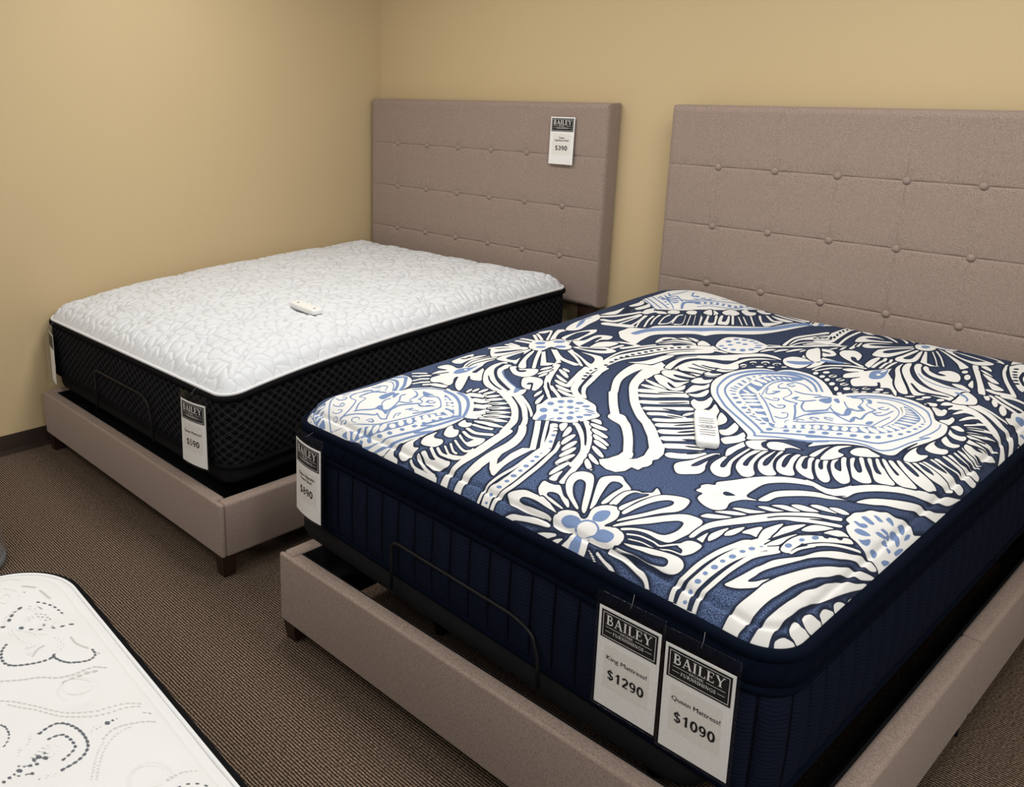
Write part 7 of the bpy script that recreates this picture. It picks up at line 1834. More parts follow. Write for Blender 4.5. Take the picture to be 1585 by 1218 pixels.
Ws 1171.1,1742.4,9.6 1203.2,1682.6,8.6 1240,1597.3,7.9
Ws 1165.3,1724.7,7.6 1197.7,1654.4,7.2 1226,1585,6.8
Wq 1143.6,1714.6 1154.7,1714 1195,1596.6 1216.6,1586 1243.2,1594.3 1210.9,1569.5 1175.4,1588.3
Wp 1105.1,1583.5 1112.8,1626.5 1121,1703.5 1133,1703.8 1130.6,1643.5 1126.1,1597.6 1143.9,1607.3 1136.1,1695.1 1143.4,1708.5 1165.3,1600.3 1149.2,1560.7 1120.9,1561.4
Ws 1098.5,1900.2,9 1094.5,1970.9,9.1
Ws 1119.7,1914.9,10.9 1122.2,1967.3,11
Ws 1137,1919,16 1151.5,1949.6,20.2 1169.6,1954.6,23.4
Ws 1159.1,1889.4,12.9 1174,1940.6,14.9 1185,1951.8,20.3
Ws 1169.6,1872.2,15.2 1192.6,1920.5,20.6 1219.5,1914.6,19.7
Ws 1184.8,1862.5,15 1235.4,1897.5,15 1284.6,1927.3,14.8
Wp 1048.2,1555.9 1037.2,1605.1 1041.5,1638.6 1072.6,1688 1112.2,1728 1109.7,1654.4 1088.8,1581.7
Nu 1059.8,1611.2 1064.4,1644.1 1108.2,1711.9 1094.5,1662.4 1075.4,1615.7
Wp 986.9,1625.4 984.4,1666.5 1015.7,1704.6 1057.5,1728 1095.3,1747.5 1101.8,1729.6 1052.9,1674.1 1012.9,1621.4
Nu 998.9,1656.2 1019.9,1693.8 1077.4,1741.9 1096.9,1743 1048.5,1685.5
Wp 948.4,1661.8 937.8,1716.1 943.3,1754.8 975.5,1773.9 1023.5,1750.6 1041.5,1737 991.9,1699.5 966,1666.9
Nu 960.4,1725.8 982.9,1755 1027.2,1747.9 982.8,1722.4
Wp 909,1815.8 917.5,1845.3 952.6,1852.4 994.5,1826.3 1052.7,1754.5 1020,1759.9 966.1,1797.8 941.3,1786.4
Nu 941.1,1820.3 968,1826.7 1014.7,1780.4 1045.3,1747.1 983.1,1788.1
Wp 923.8,1901.3 928.5,1927.8 954.1,1931.8 1002.4,1874.8 1073.1,1787.8 1058.2,1760 990.9,1849.6
Nu 956.3,1891.1 967.9,1909.8 1033.7,1825.7 1069,1764.7 1061.7,1757.3
Wp 969.7,1940.4 989.1,1967.5 1023.6,1923.7 1087.9,1802.6 1077.1,1804.5 1028.7,1874
Wp 993,1956.8 1021.9,1957.3 1057.1,1902.5 1099.2,1826.7 1091.9,1819.3 1044.1,1903
Nu 1000.7,1943 1018,1946.2 1049.6,1894.9 1088.2,1815.6 1084.5,1811.9
Ws 1041,1977,12.2 1094.6,1854.1,11.7
Wu 667.9,1154 702,1195.2 743.1,1249.7 773.3,1293 802.2,1322.9 841,1327.4 870.3,1311.7 866.8,1302.6 827,1301.3 791.3,1264.1 770.6,1224.9 756.1,1174.8 723.2,1158 680.9,1131.8
Wu 691.7,1113.7 724.8,1130.5 774.3,1142.1 781.1,1195.2 790.3,1239.8 823.8,1280.8 868.6,1298.9 840.2,1275.4 807,1234.4 800,1180.7 802.5,1115.8 789.2,1090.7 743.3,1098.4 704.4,1092.2
Ws 641.9,1197.9,20 675.7,1241.2,21.5 712.4,1248.3,20.5
Ws 621.2,1232.9,16.6 643.6,1245.8,16.5 673.3,1261.1,16.4
Wp 591.7,1282.9 593.3,1311.5 621.2,1300 643.3,1277.2 622.2,1262 610.9,1250.4
Wp 651.4,1291.8 634.5,1340 628.1,1394.6 643,1422 671.1,1436.3 711.3,1443.7 747.9,1428.8 772,1415.1 782.7,1388.4 786.4,1342.9 778.5,1304.4 758.8,1278 725.5,1255.7 694.2,1260.2 663.3,1278.6
Bu 666.3,1371.9 669.1,1360.8 666,1352 658.9,1350.5 651.8,1357.3 648.9,1368.5 652,1377.4 659.2,1378.8
Bu 672.9,1411.5 674.8,1402.2 671.6,1394.3 665,1392.4 659,1397.7 657.1,1407 660.4,1414.9 666.9,1416.8
Bu 695.7,1425.2 696.7,1417 693,1409.3 686.5,1406.6 681.1,1410.5 680,1418.7 683.8,1426.4 690.3,1429.1
Bu 720.3,1429.3 720.6,1422.2 716.3,1414.8 709.9,1411.3 705.2,1413.8 704.9,1420.9 709.2,1428.4 715.6,1431.8
Bu 674.1,1308.7 675.4,1301 672.3,1294.1 666.5,1291.8 661.4,1295.6 660,1303.3 663.2,1310.3 669,1312.5
Bu 695.9,1293.1 697.2,1285.6 694,1278.7 688.3,1276.4 683.3,1280.1 682,1287.7 685.2,1294.6 690.9,1296.9
Bu 722.2,1298.9 724.5,1289.1 721.6,1281 715.2,1279.4 708.9,1285.3 706.6,1295.1 709.5,1303.2 716,1304.8
Bu 745.9,1317.1 748.9,1305.4 746.1,1296.4 739.1,1295.3 731.9,1302.7 728.8,1314.4 731.6,1323.5 738.7,1324.6
Bu 763.1,1343.4 764.8,1333.9 761.2,1325.5 754.5,1323.2 748.4,1328.3 746.7,1337.9 750.3,1346.4 757.1,1348.6
Bu 769.5,1381.1 769.5,1373.2 764.1,1364.3 756.5,1359.8 751.1,1362.2 751.1,1370.1 756.5,1379 764.2,1383.6
Bu 760,1405.3 759.3,1398.4 753.6,1390 746.2,1385 741.3,1386.3 741.9,1393.2 747.6,1401.6 755.1,1406.7
Bu 738.7,1419.4 738.6,1413.8 734.6,1407.5 729,1404.1 725.2,1405.6 725.3,1411.2 729.3,1417.6 734.9,1421
Bu 696.5,1380.3 697.8,1372.5 694.6,1365.4 688.7,1363.2 683.6,1367.2 682.3,1375.1 685.5,1382.2 691.4,1384.3
Bu 688.9,1340.4 690.2,1332.6 687,1325.7 681.2,1323.4 676.1,1327.3 674.8,1335 678,1342.1 683.8,1344.3
Bu 719.8,1380.8 720.7,1372.7 716.7,1364.9 710.1,1361.9 704.7,1365.5 703.8,1373.6 707.8,1381.5 714.4,1384.5
Wu 708.8,1367.1 710.1,1361.2 708.2,1356.3 704.3,1355.2 700.5,1358.7 699.2,1364.6 701.1,1369.5 705.1,1370.5
Ws 781.2,1396.9,18.2 804.6,1428.3,18.6 857.4,1490.1,18.6 906.7,1550.5,18.5
Ws 772.1,1420.3,11.1 798.8,1440,11.1
Wt 787.9,1334.6,15.5 796.7,1371.8,18.2 811.9,1391.2,21.4
Wt 818.6,1363.9,14.7 825.3,1397.6,17.5 840.2,1420.3,20.4
Wt 845.8,1391.9,15.6 856.9,1433.7,17.3 871.5,1459.9,19.5
Wt 875.5,1420.1,11.3 878.6,1462.2,11.4
Wp 803.5,1447.4 791.5,1512.2 789.1,1575.9 814.6,1642.1 840.5,1709.2 857.1,1671.6 837.6,1622.4 872.6,1636.6 882.2,1614.9 825.8,1557.6 818.6,1513.9 820.2,1464.5
Ns 816.7,1454.6,2.8 804,1544.6,4 825.6,1618.2,5.7 853,1680.9,6.1
Nu 846.6,1607.6 847.3,1602.7 845.6,1598.7 842.5,1597.9 839.8,1600.7 839,1605.5 840.7,1609.6 843.8,1610.4
Nu 857.9,1619.1 858.6,1614.2 857,1610.2 853.8,1609.4 851.1,1612.2 850.4,1617 852.1,1621.1 855.2,1621.9
Nu 867.1,1632.4 867.8,1627.5 866.1,1623.5 863,1622.6 860.3,1625.5 859.6,1630.3 861.3,1634.4 864.4,1635.2
Ws 824.7,1466.6,8.8 838.1,1531.3,11.5 891.3,1594.4,13.1
Ws 848.2,1509.7,10.6 902.9,1568.1,10.5
"""


def spline(P, closed, k=5):
    """Catmull-Rom through the points"""
    P = np.asarray(P, float)
    n = len(P)
    if n < 3:
        return P if closed else np.array([P[0] + (P[-1] - P[0]) * f for f in np.linspace(0, 1, k)])
    out = []
    m = n if closed else n - 1
    for i in range(m):
        if closed:
            a, b, c, d = P[(i - 1) % n], P[i], P[(i + 1) % n], P[(i + 2) % n]
        else:
            a, b, c, d = P[max(i - 1, 0)], P[i], P[i + 1], P[min(i + 2, n - 1)]
        for j in range(k):
            u = j / k
            out.append(0.5 * ((2 * b) + (c - a) * u + (2 * a - 5 * b + 4 * c - d) * u * u + (3 * b - a - 3 * c + d) * u ** 3))
    if not closed:
        out.append(P[-1])
    return np.array(out)


def poly_sd(S, T, P):
    """signed distance (positive inside) to a closed outline"""
    best = np.full(S.shape, 1e9)
    inside = np.zeros(S.shape, bool)
    n = len(P)
    for i in range(n):
        x0, y0 = P[i]
        x1, y1 = P[(i + 1) % n]
        dx, dy = x1 - x0, y1 - y0
        q = dx * dx + dy * dy
        if q < 1e-12:
            continue
        u = np.clip(((S - x0) * dx + (T - y0) * dy) / q, 0, 1)
        best = np.minimum(best, (S - x0 - u * dx) ** 2 + (T - y0 - u * dy) ** 2)
        if dy != 0:
            c = ((y0 > T) != (y1 > T)) & (S < dx * (T - y0) / dy + x0)
            inside ^= c
    d = np.sqrt(best)
    return np.where(inside, d, -d)


def stroke_sd(S, T, P, Wd):
    best = np.full(S.shape, -1e9)
    for i in range(len(P) - 1):
        x0, y0 = P[i]
        x1, y1 = P[i + 1]
        dx, dy = x1 - x0, y1 - y0
        q = dx * dx + dy * dy
        if q < 1e-12:
            continue
        u = np.clip(((S - x0) * dx + (T - y0) * dy) / q, 0, 1)
        w = (Wd[i] * (1 - u) + Wd[i + 1] * u) / 2
        best = np.maximum(best, w - np.hypot(S - x0 - u * dx, T - y0 - u * dy))
    return best


def paint(text, S, T, layers):
    """layers: {'W': field, 'B': field}; every motif adds to or cuts from the signed-distance fields"""
    M_ = 0.02
    nt, ns = S.shape
    tcol = T[:, 0]
    for ln in text.strip().split('\n'):
        head, *pts = ln.split(' ')
        col, kind = head[0], head[1]
        A = [[float(v) / 1000.0 for v in p.split(',')] for p in pts]
        if kind == 'o':                         # a row of oval dots along a path
            size, gap = A[0]
            Q = spline(np.array(A[1:]), False, 12)
            ln_ = np.concatenate([[0], np.cumsum(np.hypot(*np.diff(Q, axis=0).T))])
            for q in np.arange(gap * 0.3, ln_[-1], gap):
                x, y = np.interp(q, ln_, Q[:, 0]), np.interp(q, ln_, Q[:, 1])
                x2, y2 = np.interp(q + 0.002, ln_, Q[:, 0]), np.interp(q + 0.002, ln_, Q[:, 1])
                k = size * 0.30 / (math.hypot(x2 - x, y2 - y) + 1e-9)
                i0, i1 = np.searchsorted(tcol, y - M_), np.searchsorted(tcol, y + M_)
                if i1 - i0 < 2:
                    continue
                w = (slice(i0, i1), slice(0, ns))
                sd = stroke_sd(S[w], T[w], np.array([[x - (x2 - x) * k, y - (y2 - y) * k], [x + (x2 - x) * k, y + (y2 - y) * k]]), [size * 1.05, size * 1.05])
                layers[col][w] = np.maximum(layers[col][w], sd)
            continue
        A = np.array(A)
        if kind in 'puq':
            P = A if kind == 'q' else spline(A, True)
            lo, hi = P.min(0) - M_, P.max(0) + M_
        else:
            Q = spline(A, False, 6 if len(A) > 2 else 5)
            P, Wd = Q[:, :2], np.maximum(Q[:, 2], 0.0006)
            f = np.linspace(0, 1, len(P))
            if kind == 't':
                Wd = Wd * np.clip(np.sin(np.pi * (0.06 + 0.88 * f)) ** 0.55, 0.2, 1)
            elif kind == 'd':
                Wd = Wd * (0.25 + 0.75 * f)
            lo, hi = P.min(0) - M_ - Wd.max() / 2, P.max(0) + M_ + Wd.max() / 2
        i0, i1 = np.searchsorted(tcol, lo[1]), np.searchsorted(tcol, hi[1])
        if i1 <= i0:
            continue
        rows = slice(i0, i1)
        c0, c1 = ns, 0
        for r in (i0, (i0 + i1) // 2, i1 - 1):
            c0 = min(c0, np.searchsorted(S[r], lo[0]))
            c1 = max(c1, np.searchsorted(S[r], hi[0]))
        if c1 <= c0:
            continue
        w = (rows, slice(c0, c1))
        sd = poly_sd(S[w], T[w], P) if kind in 'puq' else stroke_sd(S[w], T[w], P, Wd)
        if col == 'W':
            if kind in 'tp':                    # leaves and petals keep a thin dark outline against what lies below
                layers['W'][w] = np.where(layers['B'][w] > -0.005, layers['W'][w], np.minimum(layers['W'][w], -(sd + 0.0024)))
            layers['W'][w] = np.maximum(layers['W'][w], sd)
            layers['B'][w] = np.minimum(layers['B'][w], -sd)
        elif col == 'N':
            layers['W'][w] = np.minimum(layers['W'][w], -sd)
            layers['B'][w] = np.minimum(layers['B'][w], -sd)
        else:
            layers['B'][w] = np.maximum(layers['B'][w], sd)
    return layers


def print_attrs(S, T):
    f = {'W': np.full(S.shape, -0.03), 'B': np.full(S.shape, -0.03)}
    paint(PRINT, S, T, f)
    f['W'] = f['W'] - 0.0014 * np.clip(T / 1.4, 0.0, 1)       # the print runs a touch tighter towards the head
    wide = np.clip((-f['W'] - 0.0025) / 0.005, 0, 1)
    near = np.clip(1.05 - T / 1.3, 0.30, 1.0)
    return {'motif_white': f['W'], 'motif_blue': f['B'], 'heather': wide * near}



top_panel(m2, MB_, 760, 960, MAT['printed'], print_attrs)
ring_tube(m2, MB_, 'edge_piping', 't', 0.009, 0.006, 0.0135, MAT['navyvel'], n=10)


def rope(p, k):
    sl = p + 0.035 * k
    return -0.006 * np.exp(-(((sl / 0.055) % 1.0 - 0.5) / 0.07) ** 2) * math.sin(math.pi * min(max(k, 0), 1))


side_band(m2, MB_, 'pillow_band', [('t', 0.014 + 0.066 * f, 0.004 + 0.016 * math.sin(math.pi * f) ** 0.6) for f in np.linspace(0, 1, 12)], MAT['navyvel'], step=0.004, disp=rope)
ring_tube(m2, MB_, 'gusset_piping', 't', 0.086, 0.006, 0.010, MAT['navyvel'])


def ribs(p, k):
    q = (p / 0.067) % 1.0
    return (0.016 * np.abs(np.sin(np.pi * q)) ** 0.4 - 0.008) * min(1.0, 5 * k, 5 * (1 - k) + 0.15)


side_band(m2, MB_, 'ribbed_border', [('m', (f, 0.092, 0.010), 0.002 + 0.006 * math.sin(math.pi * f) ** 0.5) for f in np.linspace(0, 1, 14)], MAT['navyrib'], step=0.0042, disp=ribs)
ring_tube(m2, MB_, 'bottom_piping', 'b', 0.008, 0.002, 0.010, MAT['navyvel'])
bottom_panel(m2, MB_, MAT['blackcloth'])
adopt(m2)

# ------------------------------------------------------------------ adjustable bases under the two mattresses
def slab(name, M, s0, s1, t0, t1, thick, drop, mat, parent, r=0.05):
    """deck board following the underside of the mattress, corners rounded"""
    pts = []
    for cx, cy, a0 in ((s1 - r, t0 + r, -90), (s1 - r, t1 - r, 0), (s0 + r, t1 - r, 90), (s0 + r, t0 + r, 180)):
        for i in range(7):
            a = math.radians(a0 + 15 * i)
            pts.append((cx + r * math.cos(a), cy + r * math.sin(a)))
    pts = np.array(pts)
    x, y, z, zb = M.edge(pts[:, 0], pts[:, 1])
    lay = []
    cx, cy = x.mean(), y.mean()
    for dz, k in ((0.0, 0.985), (-0.012, 1.0), (-thick + 0.02, 1.0), (-thick, 0.98)):
        lay.append(np.stack([cx + (x - cx) * k, cy + (y - cy) * k, zb - drop + dz], -1))
    m = len(pts)
    V = np.concatenate(lay)
    F = [f[::-1] for f in grid_faces(4, m, close=True).tolist()] + [list(range(m)), list(range(3 * m, 4 * m))[::-1]]
    o = mesh_np(name, V, F, mat, parent)
    sharp(o, 50)
    return o


def adjustable_base(M, label, loc, bar, thick=0.064, inset=(-0.002, 0.0, -0.005), dark_filler=False):
    b = thing('adjustable_bed_base', label, 'bed base', loc, 'adjustable bases')
    cuts = [inset[2], 0.60, 1.02, 1.40, M.L - 0.01]
    for i in range(4):
        slab('deck_panel', M, inset[0], M.W - inset[1], cuts[i] + (0.004 if i else 0), cuts[i + 1] - 0.004, thick, 0.004, MAT['char'], b, 0.06 if i in (0, 3) else 0.02)
    FL, FR, HR, HL = M.c

    def at(s, t):
        x, y, z, zb = M.edge(np.array([s]), np.array([t]))
        return float(x[0]), float(y[0]), float(zb[0])
    for s in (0.38, M.W - 0.38):
        x, y, zb = at(s, 0.15)
        x2, y2, zb2 = at(s, 1.80)
        bm = bmesh.new()
        w = 0.025
        vs = [bm.verts.new((xx + dx, yy, zz)) for xx, yy, zz in ((x, y, zb - thick), (x2, y2, zb2 - thick)) for dx, dz in ((-w, 0), (w, 0))]
        lo = [bm.verts.new((v.co.x, v.co.y, v.co.z - 0.05)) for v in vs]
        for q in ((vs[0], vs[1], vs[3], vs[2]), (lo[0], lo[1], lo[3], lo[2]), (vs[0], vs[1], lo[1], lo[0]), (vs[2], vs[3], lo[3], lo[2]), (vs[0], vs[2], lo[2], lo[0]), (vs[1], vs[3], lo[3], lo[1])):
            bm.faces.new(q)
        bm_obj('steel_rail', bm, MAT['blackmetal'], b)
        for t in (0.28, 1.66):
            lx, ly, lz = at(s, t)
            tube('leg', [(lx, ly, 0.0), (lx, ly, lz - thick - 0.003)], 0.022, MAT['blackmetal'], b, 14)
    if dark_filler:
        x0, y0, _z = at(0.19, 0.10)
        x1, y1, _z = at(M.W - 0.17, M.L - 0.15)
        box('dark_filler_box', (x0, y0, 0.02), (x1, y1, 0.285), MAT['blackcloth'], b, bevel=0.01)  # black box added to fill the shaded space under the deck
    # bent wire that keeps the mattress from sliding
    s0, s1, hgt, lean = bar
    x0, y0, zb0 = at(s0, 0)
    x1, y1, zb1 = at(s1, 0)
    out = 0.026

    def P(f, h, o=out):
        return np.array([x0 + (x1 - x0) * f, y0 + (y1 - y0) * f - o, zb0 + (zb1 - zb0) * f + h])
    ctl = [P(0, -0.03), P(0, hgt * 0.55), P(0.0, hgt * 0.82)]
    for a in np.linspace(0, 1, 6)[1:]:
        ctl.append(P(0.05 * (1 - math.cos(a * math.pi / 2)), hgt * (0.82 + 0.18 * math.sin(a * math.pi / 2))))
    for f in np.linspace(0.1, 0.78, 8):
        ctl.append(P(f, hgt * 1.0))
    for a in np.linspace(0, 1, 8)[1:]:
        ctl.append(P(0.78 + 0.18 * math.sin(a * math.pi / 2), hgt * (0.70 + 0.30 * math.cos(a * math.pi / 2))))
    ctl += [P(0.985, hgt * 0.4), P(1.0, -0.03)]
    tube('retainer_bar', ctl, 0.0048, MAT['blackmetal'], b, 10)
    return adopt(b)


adjustable_base(MB_, 'charcoal adjustable base with a bent wire bar, under the navy patterned mattress', (2.73, -1.14, 0), (0.482, 1.005, 0.118, 0), inset=(-0.002, 0.13, -0.005))
adjustable_base(MA_, 'charcoal adjustable base with a bent wire bar, under the white pebble-quilted mattress', (0.79, -1.15, 0), (0.545, 1.035, 0.145, 0), 0.064, (0.005, 0.02, 0.02), True)

# ------------------------------------------------------------------ the third mattress, lower left
DISCS = [(0.541, 1.393), (0.841, 1.408), (0.24, 1.38), (0.39, 1.12), (0.69, 1.13), (0.99, 1.14), (1.15, 1.41)]


def crown_c(s, t, d):
    h = 0.030 * (1 - np.exp(-d / 0.05))
    h = h - 0.003 * np.exp(-((d - 0.026) / 0.004) ** 2)
    for (cs, ct) in DISCS:
        r = np.hypot((s - cs), (t - ct))
        h = h - 0.012 * np.exp(-(r / 0.075) ** 2) + 0.006 * (1 / (1 + np.exp((r - 0.036) / 0.002)))
    return h + np.clip(d / 0.06, 0, 1) * (0.0022 * np.sin(s * 21 + 3 * np.sin(t * 9)) * np.sin(t * 24 + 2.5 * np.sin(s * 11)))


